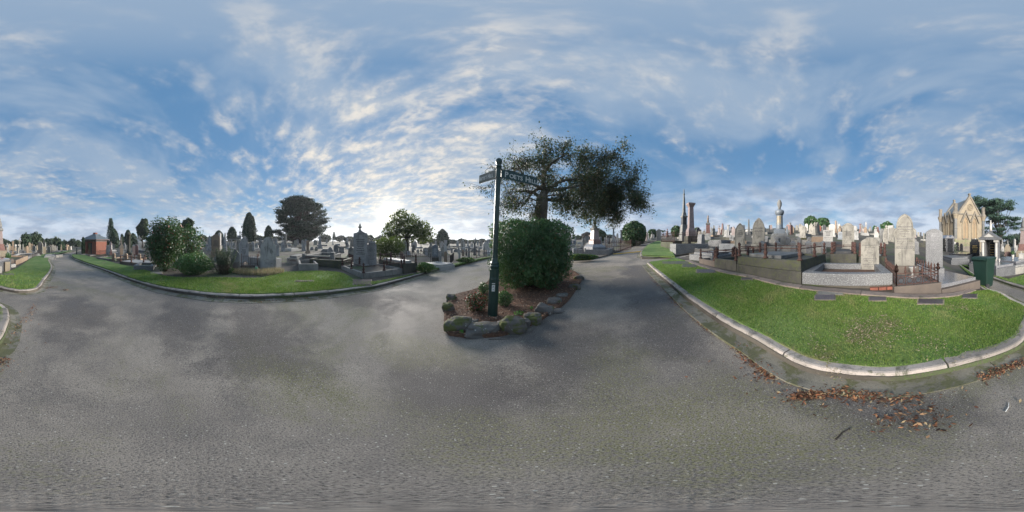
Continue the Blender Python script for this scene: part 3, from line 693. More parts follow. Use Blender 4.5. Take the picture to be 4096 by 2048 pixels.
# boulders edging the bed: (px, py of base, width px, height px, material, label)
boul = [(1792, 1255, 42, 52, 'rock', 'grey green boulder on the far left side of the island edge'),
 (1806, 1208, 36, 34, 'rock', 'small dark mossy boulder at the left rear of the island edge'),
 (1835, 1335, 92, 82, 'rock', 'large rounded boulder crusted with yellow moss at the front left of the island'),
 (1899, 1300, 32, 26, 'rock2', 'fist sized stone wedged behind the two front boulders'),
 (1925, 1350, 120, 58, 'rock2', 'long low brown boulder at the front of the island below the sign post'),
 (2003, 1330, 34, 60, 'rock2', 'reddish stone squeezed between the two widest front boulders'),
 (2053, 1340, 92, 86, 'rock', 'tall pointed mossy boulder in front of the island right of the sign post'),
 (2103, 1310, 34, 44, 'rock2', 'small upright stone beside the tall pointed boulder'),
 (2130, 1300, 60, 56, 'rock', 'mossy green boulder with bright moss at its foot'),
 (2176, 1262, 56, 50, 'rock2', 'flat grey boulder with lichen on the right edge of the island'),
 (2215, 1225, 52, 40, 'rock2', 'split grey boulder on the right edge of the island'),
 (2250, 1198, 44, 26, 'rock2', 'low pinkish grey stone farther along the right edge of the island'),
 (2228, 1254, 44, 16, 'rock2', 'flat stone lying loose on the road beside the island'),
 (2298, 1160, 40, 26, 'rock', 'dark stone at the rear right corner of the island'),
 (2316, 1124, 34, 22, 'rock', 'last dark stone at the back of the island edge')]
def boulder(px, py, wpx, hpx, m, label):
    x, y = P(px, py); r = math.hypot(x, y); rw = wid(wpx, r)/2*1.2; hh = max(.06, r*R(hpx*170/2048)*.95)
    bm = bmesh.new(); bmesh.ops.create_icosphere(bm, subdivisions=4, radius=1.0)
    ph = random.uniform(0, 50)
    for v in bm.verts:
        p = v.co.copy(); o3 = Vector((ph, ph*1.7, ph*.6)); f = 1+.30*mnoise.noise(p*1.1+o3)+.16*mnoise.noise(p*2.6+o3)+.07*mnoise.noise(p*6+o3)+.035*mnoise.noise(p*14+o3)
        cell = mnoise.cell(p*1.6+o3)*.10
        q = Vector([math.copysign(abs(c)**.70, c) for c in p])*(f+cell*.5)
        v.co = Vector((q.x*rw, q.y*max(rw*.62, .09), q.z*hh*.55))
    me = bpy.data.meshes.new('boulder'); bm.to_mesh(me); bm.free(); me.materials.append(M[m]); me.polygons.foreach_set('use_smooth', [True]*len(me.polygons))
    t = Vector((x, y, 0)).normalized()*rw*.5
    o = link(bpy.data.objects.new('boulder', me)); o.location = (x+t.x, y+t.y, Z(x, y)+hh*.36); o.rotation_euler = (0, 0, -az(px)+random.uniform(-.2, .2))
    tag(o, label, 'boulder', 'boulders edging the traffic island')
for b in boul: boulder(*b)
def chips(name, poly, n, size, m, label, zoff):
    lo, hi = poly.min(0), poly.max(0); p = lo+rng.random((n*3, 2))*(hi-lo); p = p[inside(poly, p)][:n]
    return litter(name, [(a, b, .001, 1) for a, b in p], size, m, label, 'mulch', .3, zoff)
chips('bark_mulch', kI, 12000, .024, 'mulch', 'brown bark mulch covering the traffic island', .078)
# clipped hedge ring round the tree: rounded block
HX, HR = 2124, 5.75
hz0 = Z(*pol(HX, HR))+.08
hroot = empty('hedge', (*pol(HX, HR), hz0), -az(HX), None, 'dense clipped dark green hedge block around the tree trunk', 'hedge')
def rounded_block(n, sx, sy, z0, z1, pw=6.0):
    d = unit(n); q = d.copy()
    k = (np.abs(q[:, 0])**pw+np.abs(q[:, 1])**pw+np.abs(q[:, 2])**pw)**(1/pw); q /= k[:, None]
    ph = rng.random()*6; f = 1+.05*np.sin(q[:, 0]*7+ph)*np.sin(q[:, 2]*6+1)+.045*np.sin(q[:, 1]*9+ph)*np.sin(q[:, 2]*11+q[:, 0]*5)
    t = (1-.26*rng.random(n)**2)*f*(1+.05*np.sin(q[:, 0]*15+q[:, 1]*13)*np.sin(q[:, 2]*14+ph))+rng.normal(0, .022, n)
    taper = 1-.14*np.clip(-(q[:, 2]), 0, 1)**2
    return np.stack([q[:, 0]*sx*t*taper, q[:, 1]*sy*t*taper, (z0+z1)/2+q[:, 2]*(z1-z0)/2*t], 1), q
pts, nn = rounded_block(32000, 1.27, 1.08, .12, 2.12)
leaf_mesh('foliage', pts, .037, M['hedge'], hroot, nn, .55, .45)
inner = MB(); 
for k in range(9):
    a = k*.7; inner.tube([(.1*math.cos(a), .1*math.sin(a), -.1), (.35*math.cos(a), .3*math.sin(a), .4), (.8*math.cos(a), .6*math.sin(a), 1.3)], [.035, .025, .012], 5)
inner.build('stems', M['dark_bark'], hroot, smooth_=True)
core = MB().lathe([(.75, .5), (1.05, .8), (1.1, 1.6), (.8, 1.9)], 14, sx=1.0, sy=.72).build('inner_shade_leaves', M['hedge'], hroot)
# the tree
TX, TR_ = 2163, 6.5
tz = Z(*pol(TX, TR_))+.08
troot = empty('camellia_tree', (*pol(TX, TR_), tz), -az(TX), None, 'spreading broadleaf tree with pale trunk rising out of the hedge', 'tree')
MB().tube([(0, 0, -.2), (0, 0, .8), (-.02, .0, 1.8), (.02, 0, 2.5), (.06, 0, 3.1), (.12, 0, 3.45)], [.36, .29, .25, .24, .24, .10], 14).build('trunk', M['bark'], troot, smooth_=True)
ell = [((.9, 0, 4.5), (1.9, 1.8, 1.25), 46, .95), ((2.75, .2, 4.45), (1.75, 1.8, 1.4), 54, 1.3), ((3.5, -.1, 3.3), (1.05, 1.4, 1.0), 38, 1.5), ((-.6, 0, 4.35), (1.2, 1.5, 1.2), 36, .32),
       ((-1.5, 0, 3.5), (1.1, 1.3, 1.1), 46, .16), ((1.5, 0, 3.05), (1.7, 1.4, .45), 26, .8), ((2.4, .3, 3.3), (1.4, 1.5, .95), 32, 1.5), ((-.7, 0, 2.7), (1.1, 1.2, .45), 20, .45)]
nodes = [(Vector((0, 0, 2.6)), 0), (Vector((.05, 0, 3.1)), 0), (Vector((.12, 0, 3.5)), 0)]
main = [(-1.0, .3, 3.5), (-.8, -.4, 4.2), (.1, .3, 4.6), (1.0, .4, 4.2), (1.5, -.3, 3.6), (1.9, .3, 4.0), (.8, -.5, 4.7), (-.6, .5, 3.1), (1.2, .2, 3.1)]
limb = MB(); twig = MB()
def path(a, b, r0, r1, mb, bend=.12, seg=6):
    d = b-a; n = 5; side = Vector((random.uniform(-1, 1), random.uniform(-1, 1), random.uniform(-.3, 1))).cross(d)*bend
    pts = [a+d*(i/n)+side*math.sin(math.pi*i/n)+Vector([random.gauss(0, .015) for _ in range(3)])*(0 < i < n) for i in range(n+1)]
    mb.tube(pts, [r0+(r1-r0)*i/n for i in range(n+1)], seg); return pts
for t in main:
    a = nodes[random.choice([0, 1, 2, 2])][0]; pts = path(a, Vector(t), .085, .035, limb, .2, 8)
    nodes += [(p, 1) for p in pts[3:]]
targets = []
for c, rd, n, lf in ell:
    for _ in range(n):
        d = unit(1)[0]; q = Vector(c)+Vector([d[i]*rd[i]*random.uniform(.35, 1.0) for i in range(3)]); targets.append((q, lf))
targets.sort(key=lambda q: (q[0]-Vector((0.1, 0, 3.4))).length)
LP, LN = [], []
for q, lf in targets:
    best = min(nodes, key=lambda nq: (nq[0]-q).length+nq[1]*.12); g = best[1]+1
    pts = path(best[0], q, max(.007, .040*.6**(g-1)), max(.004, .024*.55**(g-1)), limb if g < 4 else twig, .14, 5)
    nodes += [(p, g) for p in pts[2:]]
    for s_ in range(9):
        e = q+Vector((random.gauss(0, .28), random.gauss(0, .28), random.gauss(-.05, .24))); tp = path(random.choice(pts[3:]), e, .006, .002, twig, .2, 4)
        nl = np.random.poisson(11*lf) if False else int(random.uniform(12, 30)*lf)
        for _ in range(nl):
            b = random.choice(tp[2:]); LP.append(b+Vector((random.gauss(0, .10), random.gauss(0, .10), random.gauss(-.05, .10))))
limb.build('limbs', M['bark'], troot, smooth_=True); twig.build('twigs', M['dark_bark'], troot)['kind'] = 'stuff'
leaf_mesh('crown', np.array([tuple(p) for p in LP]), .040, M['camellia'], troot, None, .5, droop=.5)
# small shrubs and weeds on the island
def shrub(px, py, wpx, hpx, m, label, n=1500, leaf=.02, name='shrub', off=.07, cat='shrub', sy=.8, group=None, gap=.1, stems=True):
    x, y = P(px, py, off); r = math.hypot(x, y); wd = wid(wpx, r)/2; h = r*R(hpx*170/2048)*1.02
    root = empty(name, (x, y, Z(x, y)+off), -az(px), None, label, cat, group); d = wd*sy
    p, q = blob(n, (0, d, h*.5), (wd, d, h*.53), .5, .10, 4, gap); p[:, 2] = np.maximum(p[:, 2], .01)
    leaf_mesh('foliage', p, leaf, M[m], root, q, .55, .4)
    if stems:
        mb = MB()
        for k in range(6): a = k*1.05; mb.tube([(0, d, -.03), (wd*.25*math.cos(a), d+d*.25*math.sin(a), h*.3), (wd*.6*math.cos(a), d+d*.6*math.sin(a), h*.7)], [.012, .009, .004], 5)
        mb.build('stems', M['dark_bark'], root)
    return root
shrub(1908, 1258, 100, 84, 'redleaf', 'low shrub with red tipped leaves left of the sign post', 1700, .022)
shrub(2020, 1232, 64, 66, 'hedge', 'small round green shrub right of the sign post', 1200, .02)
shrub(1935, 1180, 46, 48, 'hedge', 'small dark shrub behind the sign post on its left', 800, .02)
shrub(2075, 1265, 44, 16, 'seedling', 'bright green weed seedlings in the mulch behind the pointed boulder', 60, .022, 'weed', cat='weed', stems=False)
shrub(1848, 1348, 26, 30, 'seedling', 'bright green weed at the foot of the front left boulder', 50, .022, 'weed', off=0.0, cat='weed', stems=False)
shrub(2122, 1240, 22, 16, 'seedling', 'tiny bright green weed in the mulch on the right', 30, .02, 'weed', cat='weed', stems=False)
# sticks on the road by the island
def stick(pts, rad, label, m='twig'):
    q = [P(*p) for p in pts]; x, y = q[0]; mb = MB().tube([(a-x, b-y, Z(a, b)-Z(x, y)+rad) for a, b in q], [rad]+[rad*.8]*(len(q)-2)+[rad*.5], 5)
    o = mb.build('stick', M[m]); o.location = (x, y, Z(x, y)+.002); tag(o, label, 'stick')
stick([(1955, 1359), (2000, 1358), (2040, 1357)], .007, 'short pale stick on the road before the island boulders')
stick([(2000, 1350), (2070, 1348), (2120, 1335), (2142, 1310)], .004, 'long thin curved twig along the right front of the island')
stick([(3342, 1760), (3370, 1730), (3400, 1715), (3398, 1722)], .006, 'short brown twig lying alone on the road near the leaf litter', 'dark_bark')
stick([(4022, 1648), (4034, 1630), (4035, 1612)], .005, 'thin white curved strip lying on the grey road', 'white')
# ------------------------------------------------------------------ sign post
def text_part(s, size, m, parent, loc, rot, ext=.0015, align='CENTER', name='lettering', sx=1.0, space=1.0):
    cu = bpy.data.curves.new('txt', 'FONT'); cu.body = s; cu.size = size; cu.align_x = align; cu.extrude = ext; cu.resolution_u = 3; cu.space_character = space; cu.offset = size*.018
    ob = bpy.data.objects.new('txt', cu); me = bpy.data.meshes.new_from_object(ob); bpy.data.objects.remove(ob); bpy.data.curves.remove(cu)
    me.materials.append(m) if not me.materials else None
    me.name = name; o = link(bpy.data.objects.new(name, me), parent); o.location = loc; o.rotation_euler = rot; o.scale = (sx, 1, 1); return o
x, y, z, r = place(1970, py=1259, off=.08)
lean = R(2.4)
post = empty('sign_post', (x, y, z), -az(1970), None, 'dark green street sign post with two finger boards on the island', 'sign post', ry=lean)
b8 = .112
MB().lathe([(b8, -.1), (b8, .80), (b8*.93, .84), (b8*.93, 1.0)], 8, rot=math.pi/8).build('base_casing', M['bottle_green'], post, .006)
MB().lathe([(.09, 1.0), (.095, 1.04), (.102, 1.06), (.09, 1.09), (.092, 1.12), (.075, 1.15), (.06, 1.22), (.055, 1.3), (.053, 3.13), (.05, 3.14)], 16).build('shaft', M['bottle_green'], post, smooth_=False)
MB().lathe([(.053, 3.10), (.066, 3.12), (.066, 3.15), (.05, 3.16), (.048, 3.18), (.064, 3.21), (.072, 3.25), (.066, 3.30), (.04, 3.33), (.01, 3.345)], 16).build('finial', M['bottle_green'], post, smooth_=True)
H = 3.5
def board(ang, ln, name, words, mback, mtext, hz):
    e = empty('finger_board', (0, 0, hz), ang, post)
    MB().box((ln/2+.06, 0, -.10), (ln, .022, .20)).build('panel', M[mback], e, .004)
    MB().lathe([(.064, -.115), (.064, -.095)], 16).build('bracket', M['bottle_green'], e); MB().lathe([(.064, .095), (.064, .115)], 16).build('bracket', M['bottle_green'], e)
    fr = MB().box((ln/2+.06, -.012, .088), (ln, .008, .014)).box((ln/2+.06, -.012, -.102), (ln, .008, .014)); fr.build('edging', M['bottle_green'], e)
    return e
eR = board(R(20), .92, 'r', '', 'bottle_green', 'grey_letter', 2.98)
cx = .135
for ch, sz in (('P', .175), ('O', .135), ('E', .135), ('T', .135), ('S', .135), (' ', .09), ('H', .175), ('I', .135), ('L', .135), ('L', .135)):
    if ch != ' ': text_part(ch, sz, M['grey_letter'], eR, (cx, -.0125, -.06), (R(90), 0, 0), .003, 'LEFT')
    cx += {'I': .045, ' ': .045, 'L': .075, 'E': .085, 'T': .082, 'S': .085, 'O': .105, 'P': .115, 'H': .125}[ch]
eL = board(R(135), .56, 'l', '', 'paint_grey', 'white', 2.98)
cx = .61
for ch, sz in (('A', .15), ('R', .115), ('T', .115), ('I', .115), ('S', .115), ('T', .115), (' ', .09), ('H', .15), ('I', .115), ('L', .115), ('L', .115)):
    if ch != ' ': text_part(ch, sz, M['white'], eL, (cx, .0125, -.055), (R(90), 0, R(180)), .003, 'LEFT', sx=.62)
    cx -= {'I': .022, ' ': .025, 'L': .043, 'T': .045, 'S': .048, 'A': .06, 'R': .05, 'H': .066}[ch]
# stickers on the casing
f8 = b8*math.cos(math.pi/8)+.002
MB().box((-.01, -f8, .715), (.064, .002, .014)).build('sticker', M['white'], post)
st = MB().box((-.01, -f8, .56), (.062, .002, .135)).build('sticker', M['white'], post)
ring = MB(); 
for k in range(14):
    a0, a1 = k*2*math.pi/14, (k+1)*2*math.pi/14
    ring.add([(-.01+q*math.cos(t), -f8-.002, .598+q*math.sin(t)) for t, q in ((a0, .007), (a1, .007), (a1, .012), (a0, .012))], [(0, 1, 2, 3)])
ring.build('mark', M['lead'], st)
fig = MB().box((-.012, -f8-.002, .655), (.010, .001, .016)).box((-.008, -f8-.002, .674), (.006, .001, .007)).box((0, -f8-.002, .652), (.007, .001, .007)).box((-.010, -f8-.002, .642), (.036, .001, .004)); fig.build('mark', M['lead'], st)
# ------------------------------------------------------------------ gravestone helpers
def arcp(cx, cz, r, a0, a1, n): return [(cx+r*math.cos(R(a0+(a1-a0)*i/n)), cz+r*math.sin(R(a0+(a1-a0)*i/n))) for i in range(n+1)]
def prof(kind, w, h):
    a = w/2
    if kind == 'round': return [(-a, 0), (a, 0)]+arcp(0, h-a, a, 0, 180, 12)
    if kind == 'segment':
        rise = w*.20; rr = (a*a+rise*rise)/(2*rise); t = math.degrees(math.asin(a/rr)); return [(-a, 0), (a, 0)]+arcp(0, h-rr, rr, 90-t, 90+t, 10)
    if kind == 'gothic':
        rise = w*.95; rr = (a*a+rise*rise)/(2*a); t = math.degrees(math.asin(rise/rr)); z = h-rise
        return [(-a, 0), (a, 0)]+arcp(a-rr, z, rr, 0, t, 8)+arcp(-a+rr, z, rr, 180-t, 180, 8)[1:]
    if kind == 'shoulder':
        q = w*.34; z = h-q; s = a-q
        return [(-a*1.03, 0), (a*1.03, 0), (a, h-q-s*1.6)]+arcp(a-s, h-q-s*1.6, s, 0, 70, 5)+arcp(0, z, q, 5, 175, 12)+arcp(-a+s, h-q-s*1.6, s, 110, 180, 5)
    if kind == 'trefoil':
        rt = [(.86*a, 0), (.86*a, .55*h), (.98*a, .585*h), (1.02*a, .63*h), (.98*a, .68*h), (.88*a, .712*h), (.74*a, .722*h), (.735*a, .76*h), (.69*a, .83*h), (.58*a, .895*h), (.42*a, .945*h), (.2*a, .98*h)]
        return rt+[(0, h)]+[(-x_, z_) for x_, z_ in reversed(rt)]
    if kind == 'gable': return [(-a, 0), (a, 0), (a, h-w*.45), (0, h), (-a, h-w*.45)]
    if kind == 'peak': return [(-a, 0), (a, 0), (a, h-w*.22), (a*.55, h-w*.16), (0, h), (-a*.55, h-w*.16), (-a, h-w*.22)]
    if kind == 'notch': return [(-a, 0), (a, 0), (a, h*.86), (a*.8, h*.88), (a*.66, h), (-a*.66, h), (-a*.8, h*.88), (-a, h*.86)]
    return [(-a, 0), (a, 0), (a, h), (-a, h)]
def headstone(px, py, ytop, wpx, kind, m, label, r=None, plinth=0, pm=None, yaw=0, t=.12, text=None, dash=None, tm='lead', tilt=0, group=None, border=False, name='headstone', tm2=None, cat='gravestone', far_=False):
    x, y, z, r = place(px, r, py); h = htop(ytop, r, z); wd = wid(wpx, r); hs = h-plinth
    root = empty(name, (x, y, z), -az(px)+R(yaw), None, label, cat, group, rx=R(tilt))
    t = min(t, wd*.4); bv = .012 if r < 14 else .02
    MB().prism([(a, b+plinth) for a, b in [(p[0], p[1]*1) for p in prof(kind, wd, hs+(.0 if plinth else .25))]] if plinth else [(a, b-.25) for a, b in prof(kind, wd, hs+.25)], -t/2, t/2).build('tablet', M[m], root, bv)
    if plinth:
        MB().box((0, 0, -.25), (wd*1.22, t*2.1, plinth+.25), taper=.96).build('plinth', M[pm or m], root, bv)
    if border:
        inr = prof(kind, wd*.84, hs-wd*.08-.02); n = len(inr)
        o = prof(kind, wd*.91, hs-wd*.045-.01)
        V = [(a, -t/2-.004, b+plinth) for a, b in inr]+[(a, -t/2-.014, b+plinth) for a, b in inr]+[(a, -t/2-.014, b+plinth) for a, b in o]+[(a, -t/2-.004, b+plinth) for a, b in o]
        F = [tuple(k*n+(j if s == 0 else j) for k, j in ((q, i), (q, (i+1) % n), (q+1, (i+1) % n), (q+1, i))) for q in range(3) for i in range(1, n) for s in (0,)]
        mesh_obj('carved_border', V, F, M[m], root)
    if text:
        e = empty('inscription', (0, -t/2-.002, plinth), 0, root)
        for s_, zf, sz in text:
            o = text_part(s_, sz*wd, M[tm], e, (0, 0, zf*hs), (R(90), 0, 0), .001, name='text_line')
            xs_ = [v_.co.x for v_ in o.data.vertices]; dx = max(xs_)-min(xs_)
            if dx > wd*.84: o.scale.x = wd*.84/dx
    if dash:
        mb = MB()
        for z0, z1, n, wf in dash:
            for k in range(n):
                zz = plinth+hs*(z0+(z1-z0)*k/max(1, n-1)); L_ = wd*wf*random.uniform(.55, 1); xx = -L_/2
                while xx < L_/2:
                    q = random.uniform(.03, .09)*wd; q = min(q, L_/2-xx)
                    if q > .01: mb.box((xx+q/2, -t/2-.001, zz), (q, .003, hs*abs(z1-z0)/max(1, n-1)*.42 if n > 1 else hs*.02))
                    xx += q+.018*wd
        mb.build('inscription', M[tm2 or tm], root)
    return root
def plot(name, label, A, B, depth, parts, zoff=BLK, cat='grave', yawfix=0, group=None, zfix=None):
    A = np.array(A); B = np.array(B); W = float(np.hypot(*(B-A))); rz = math.atan2(*(B-A)[::-1])+yawfix
    n = np.array([-math.sin(rz), math.cos(rz)]); u = np.array([math.cos(rz), math.sin(rz)])
    zs = [Z(*(A+u*W*i+n*depth*j)) for i in (0, 1) for j in (0, 1)]
    z = (zs[0]+zs[2])/2+zoff if zfix is None else zfix
    root = empty(name, (A[0], A[1], z), rz, None, label, cat, group); root['_w'] = W
    slope = ((zs[1]+zs[3])-(zs[0]+zs[2]))/2
    return root, W, slope
def walls(root, W, D, h, t, m, bevel=.012, cap=None, rough=0, dz=0, name='kerb_wall', z0=-.3):
    for c, s_ in (((W/2, t/2), (W, t)), ((W/2, D-t/2), (W, t)), ((t/2, D/2), (t, D-2*t-.006)), ((W-t/2, D/2), (t, D-2*t-.006))):
        zz = dz*(c[1]/D)
        MB().box((c[0], c[1], z0), (s_[0], s_[1], h-z0+zz)).build(name, M[m], root, bevel)
BAL = [(.058, 0), (.062, .03), (.045, .05), (.03, .09), (.034, .13), (.046, .17), (.046, .20), (.03, .24), (.026, .30), (.034, .32), (.034, .35), (.026, .37), (.034, .40), (.040, .43), (.030, .47), (.012, .505), (.002, .52)]
_bal = {}
def mesh_cache(key, mb, m, smooth_=True):
    if key not in _bal:
        me = bpy.data.meshes.new(key); me.from_pydata(mb.v, [], mb.f); me.materials.append(m)
        if smooth_: me.polygons.foreach_set('use_smooth', [True]*len(me.polygons))
        me.update(); _bal[key] = me
    return _bal[key]
def part(name, me, parent, loc, sc=(1, 1, 1), rz=0):
    o = link(bpy.data.objects.new(name, me), parent); o.location = loc; o.scale = sc; o.rotation_euler = (0, 0, rz); return o
def baluster(root, loc, h, m='rust'):
    s = h/.52; return part('post', mesh_cache('baluster_'+m, MB().lathe(BAL, 8), M[m]), root, loc, (s*1.6, s*1.6, s))
def rail(root, a, b, rad=.016, m='rust', knob=True):
    mb = MB().tube([a, b], rad, 6)
    if knob:
        c = (Vector(a)+Vector(b))/2; d = (Vector(b)-Vector(a)).normalized()*.03; mb.tube([c-d*1.3, c-d*.5, c+d*.5, c+d*1.3], [rad, rad*2, rad*2, rad], 6)
    return mb.build('rail', M[m], root, smooth_=True)
def post_rail(root, W, D, z, h, nx, ny, m='rust', sides='FLRB', dz=0, zr=.78, two=False):
    pts = {}
    def zf(yy): return z+dz*yy/D
    e = .06
    xs = np.linspace(e, W-e, nx+1); ys = np.linspace(e, D-e, ny+1)
    lines = []
    if 'F' in sides: lines.append([(x, e) for x in xs])
    if 'B' in sides: lines.append([(x, D-e) for x in xs])
    if 'L' in sides: lines.append([(e, y) for y in ys])
    if 'R' in sides: lines.append([(W-e, y) for y in ys])
    seen = set()
    for ln in lines:
        for q in ln:
            k = (round(q[0], 2), round(q[1], 2))
            if k not in seen: seen.add(k); baluster(root, (q[0], q[1], zf(q[1])), h, m)
        for a, b in zip(ln, ln[1:]):
            rail(root, (*a, zf(a[1])+h*zr), (*b, zf(b[1])+h*zr), .014, m)
            if two: rail(root, (*a, zf(a[1])+h*.35), (*b, zf(b[1])+h*.35), .010, m, False)
def picket_fence(root, path_, z, h, step, m='iron', spear=True, rails=(.25, .85), thick=.009):
    """path_ in local xy; each picket a part that shares its mesh"""
    mb = MB().tube([(0, 0, 0), (0, 0, h)], thick, 5)
    if spear: mb.lathe([(thick, h-.02), (thick*2.6, h+.02), (thick*2.2, h+.04), (.002, h+.10)], 6)
    me = mesh_cache('picket_%s_%.2f_%d' % (m, h, spear), mb, M[m], False)
    big = mesh_cache('fpost_%s_%.2f' % (m, h), MB().tube([(0, 0, 0), (0, 0, h*1.08)], thick*2.4, 6).lathe([(thick*2.4, h*1.08), (thick*4, h*1.11), (thick*3, h*1.16), (.003, h*1.24)], 6), M[m], False)
    for a, b in zip(path_, path_[1:]):
        a, b = Vector(a), Vector(b); L_ = (b-a).length; n = max(1, int(L_/step))
        for i in range(n): part('picket' if i else 'post', me if i else big, root, (*(a+(b-a)*(i/n))[:2], z))
        for q in rails: MB().tube([(a.x, a.y, z+h*q), (b.x, b.y, z+h*q)], thick*1.1, 5).build('rail', M[m], root)
    part('post', big, root, (*path_[-1], z))
SD = R(0)
# ------------------------------------------------------------------ right row, nearest graves
A, B = P(2948, 1084, BLK), P(3204, 1134, BLK)
g, W, sl_ = plot('railed_vault', 'big mossy bluestone vault with rusted posts and rails left of the granite plot', A, B, 2.5, None)
D = 2.5; h0 = .56
for c, s_ in (((W/2, .11), (W, .22)), ((W/2, D-.11), (W, .22)), ((.11, D/2), (.22, D-.446)), ((W-.11, D/2), (.22, D-.446))):
    MB().box((c[0], c[1], -.3), (s_[0]+.03, s_[1]+.03, .58)).build('lower_course', M['bluestone'], g, .02)
    MB().box((c[0], c[1], .282), (s_[0], s_[1], h0-.282), taper=.985 if s_[0] > 1 else .8, ty=.8 if s_[0] > 1 else .985).build('upper_course', M['mossy_bluestone'], g, .015)
MB().box((W/2, D/2, .2), (W-.43, D-.43, .30)).build('cover_slab', M['bluestone'], g, .01)
MB().box((W*.36, D*.52, .50), (W*.56, D*.70, .13)).build('ledger_slab', M['grey_stone'], g, .02)
post_rail(g, W, D, h0, .47, 2, 2, zr=.66)
C_, D_, B1 = P(2796, 1052, BLK), P(2858, 1067, BLK), P(2945, 1082, BLK)
g, W, sl_ = plot('railed_grave', 'narrow bluestone grave with rusted rails adjoining the big mossy vault', D_, B1, 2.3, None)
walls(g, W, 2.3, .34, .16, 'bluestone'); MB().box((W/2, 1.2, .1), (W-.34, 1.9, .12)).build('bed', M['mossy_bluestone'], g); post_rail(g, W, 2.3, .34, .46, 1, 2, zr=.7)
g, W, sl_ = plot('railed_grave', 'low sandstone kerbed grave with thin rusted rails at the end of the near row', C_, D_, 2.2, None)
walls(g, W, 2.2, .22, .13, 'sandstone'); MB().box((W/2, 1.1, .0), (W-.28, 1.9, .1)).build('bed', M['soil'], g); post_rail(g, W, 2.2, .22, .46, 1, 2, zr=.7)
# granite kerbed plot
A, B = P(3208, 1137, BLK), P(3571, 1157, BLK)
g, W, sl_ = plot('granite_plot', 'rough grey granite kerb around a bed of dark soil at the lawn edge', A, B, 2.1, None)
D = 2.1; hk = .37
for c, s_ in (((W/2, .13), (W, .26)), ((W/2, D-.13), (W, .26)), ((.13, D/2), (.26, D-.526)), ((W-.13, D/2), (.26, D-.526))):
    MB().box((c[0], c[1], .06), (s_[0], s_[1], hk-.06)).build('kerb_wall', M['granite'], g, .018)
MB().box((W/2, D/2, -.3), (W-.10, D-.1, .352)).build('footing', M['soil'], g)
k = MB()
bm_ = MB().box((W/2, D/2, .06), (W-.53, D-.53, .12)); bm_.build('soil_bed', M['mulch_bed'], g)
x0, y0 = (np.array(A)+np.array(B))/2
for i, q in enumerate(np.linspace(W-.5, W-.06, 3)): MB().box((q, -.012, -.05), (.2, .1, .075)).build('brick', M['brick'], g, .005)
# small stone behind it
pr = 5.95
headstone(3480, None, 951, 73, 'segment', 'marble', 'low segmental white headstone with many dark lettered lines behind the granite plot', r=pr, t=.09,
    text=[('JOHN ARMSTRONG PHILIPS', .76, .072), ('DIED 20TH JULY 1922', .70, .055), ('AGED 72', .645, .05), ('AND HIS WIFE', .59, .05), ('ANNEY', .525, .085), ('DIED 11TH MAY 1930', .465, .055), ('AGED 83', .41, .05), ('DORIS EDITH PHILIPS', .345, .078), ('DIED 25TH FEBRUARY 1928', .29, .055), ('AGED 23', .24, .05), ('LILIAN KERSTINA PHILIPS', .18, .072), ('DIED 2ND JANUARY 1954', .125, .055), ('AGED 64', .07, .05)])
# tall stone with iron railed bed
L_, Mi, Rr = P(3577, 1175, BLK), P(3766, 1174, BLK), P(3921, 1152, BLK)
g, W, sl_ = plot('cast_iron_grave', 'grave bed railed with rusted cast iron rings and spikes on a brown stone base', L_, Mi, 2.2, None)
D = 2.1; walls(g, W, D, .24, .14, 'sandstone'); MB().box((W/2, D/2, .0), (W-.29, D-.29, .2)).build('bed_slab', M['grey_stone'], g)
sp = MB().tube([(0, 0, 0), (0, 0, .36)], .012, 5).lathe([(.012, .30), (.03, .33), (.034, .36), (.015, .40), (.028, .42), (.012, .46), (.001, .49)], 7)
spm = mesh_cache('cast_spike', sp, M['rust'])
rg = MB(); 
for k in range(10):
    a0, a1 = k*2*math.pi/10, (k+1)*2*math.pi/10; rg.tube([(.075*math.cos(a0), 0, .12+.075*math.sin(a0)), (.075*math.cos(a1), 0, .12+.075*math.sin(a1))], .010, 4)
rgm = mesh_cache('cast_ring', rg, M['rust'])
def cast_line(p0, p1, z, n, rings):
    p0, p1 = Vector((*p0, z)), Vector((*p1, z)); rz = math.atan2(p1.y-p0.y, p1.x-p0.x)
    for i in range(n+1): part('post', spm, g, p0+(p1-p0)*(i/n), (1, 1, 1) if 0 < i < n else (1.8, 1.8, 1.1))
    if rings:
        for i in range(n): part('ring', rgm, g, p0+(p1-p0)*((i+.5)/n), (1, 1, 1), rz)
    for q in (.03, .22, .30): MB().tube([p0+Vector((0, 0, q)), p1+Vector((0, 0, q))], .012, 5).build('rail', M['rust'], g)
cast_line((.07, .07), (W-.07, .07), .24, 5, True); cast_line((.07, .07), (.07, D-.3), .24, 8, False); cast_line((W-.07, .07), (W-.07, D-.3), .24, 8, False)
headstone(3619, None, 856, 92, 'trefoil', 'marble', 'tall cream headstone with pointed trefoil top and carved shoulders behind the rusted iron bed', r=5.75, plinth=.34, pm='sandstone', t=.15, border=True,
    text=[('JOHN GOODSON', .735, .085), ('WHO DIED 26TH SEPTEMBER 1916', .69, .044), ('IN HIS 86TH YEAR', .65, .044), ('PEACE PERFECT PEACE', .605, .044), ('Also', .56, .06), ('ALICE GOODSON', .505, .09), ('BELOVED WIFE OF THE ABOVE', .465, .046), ('WHO DIED 6TH NOVEMBER 1924', .43, .046), ('IN HER 84TH YEAR', .395, .046)], dash=[(.335, .36, 2, .95)])
u_ = empty('flower_urn', (*pol(3650, 4.95), Z(*pol(3650, 4.95))+BLK+.2), 0, None, 'white stone urn standing in the iron railed bed', 'urn')
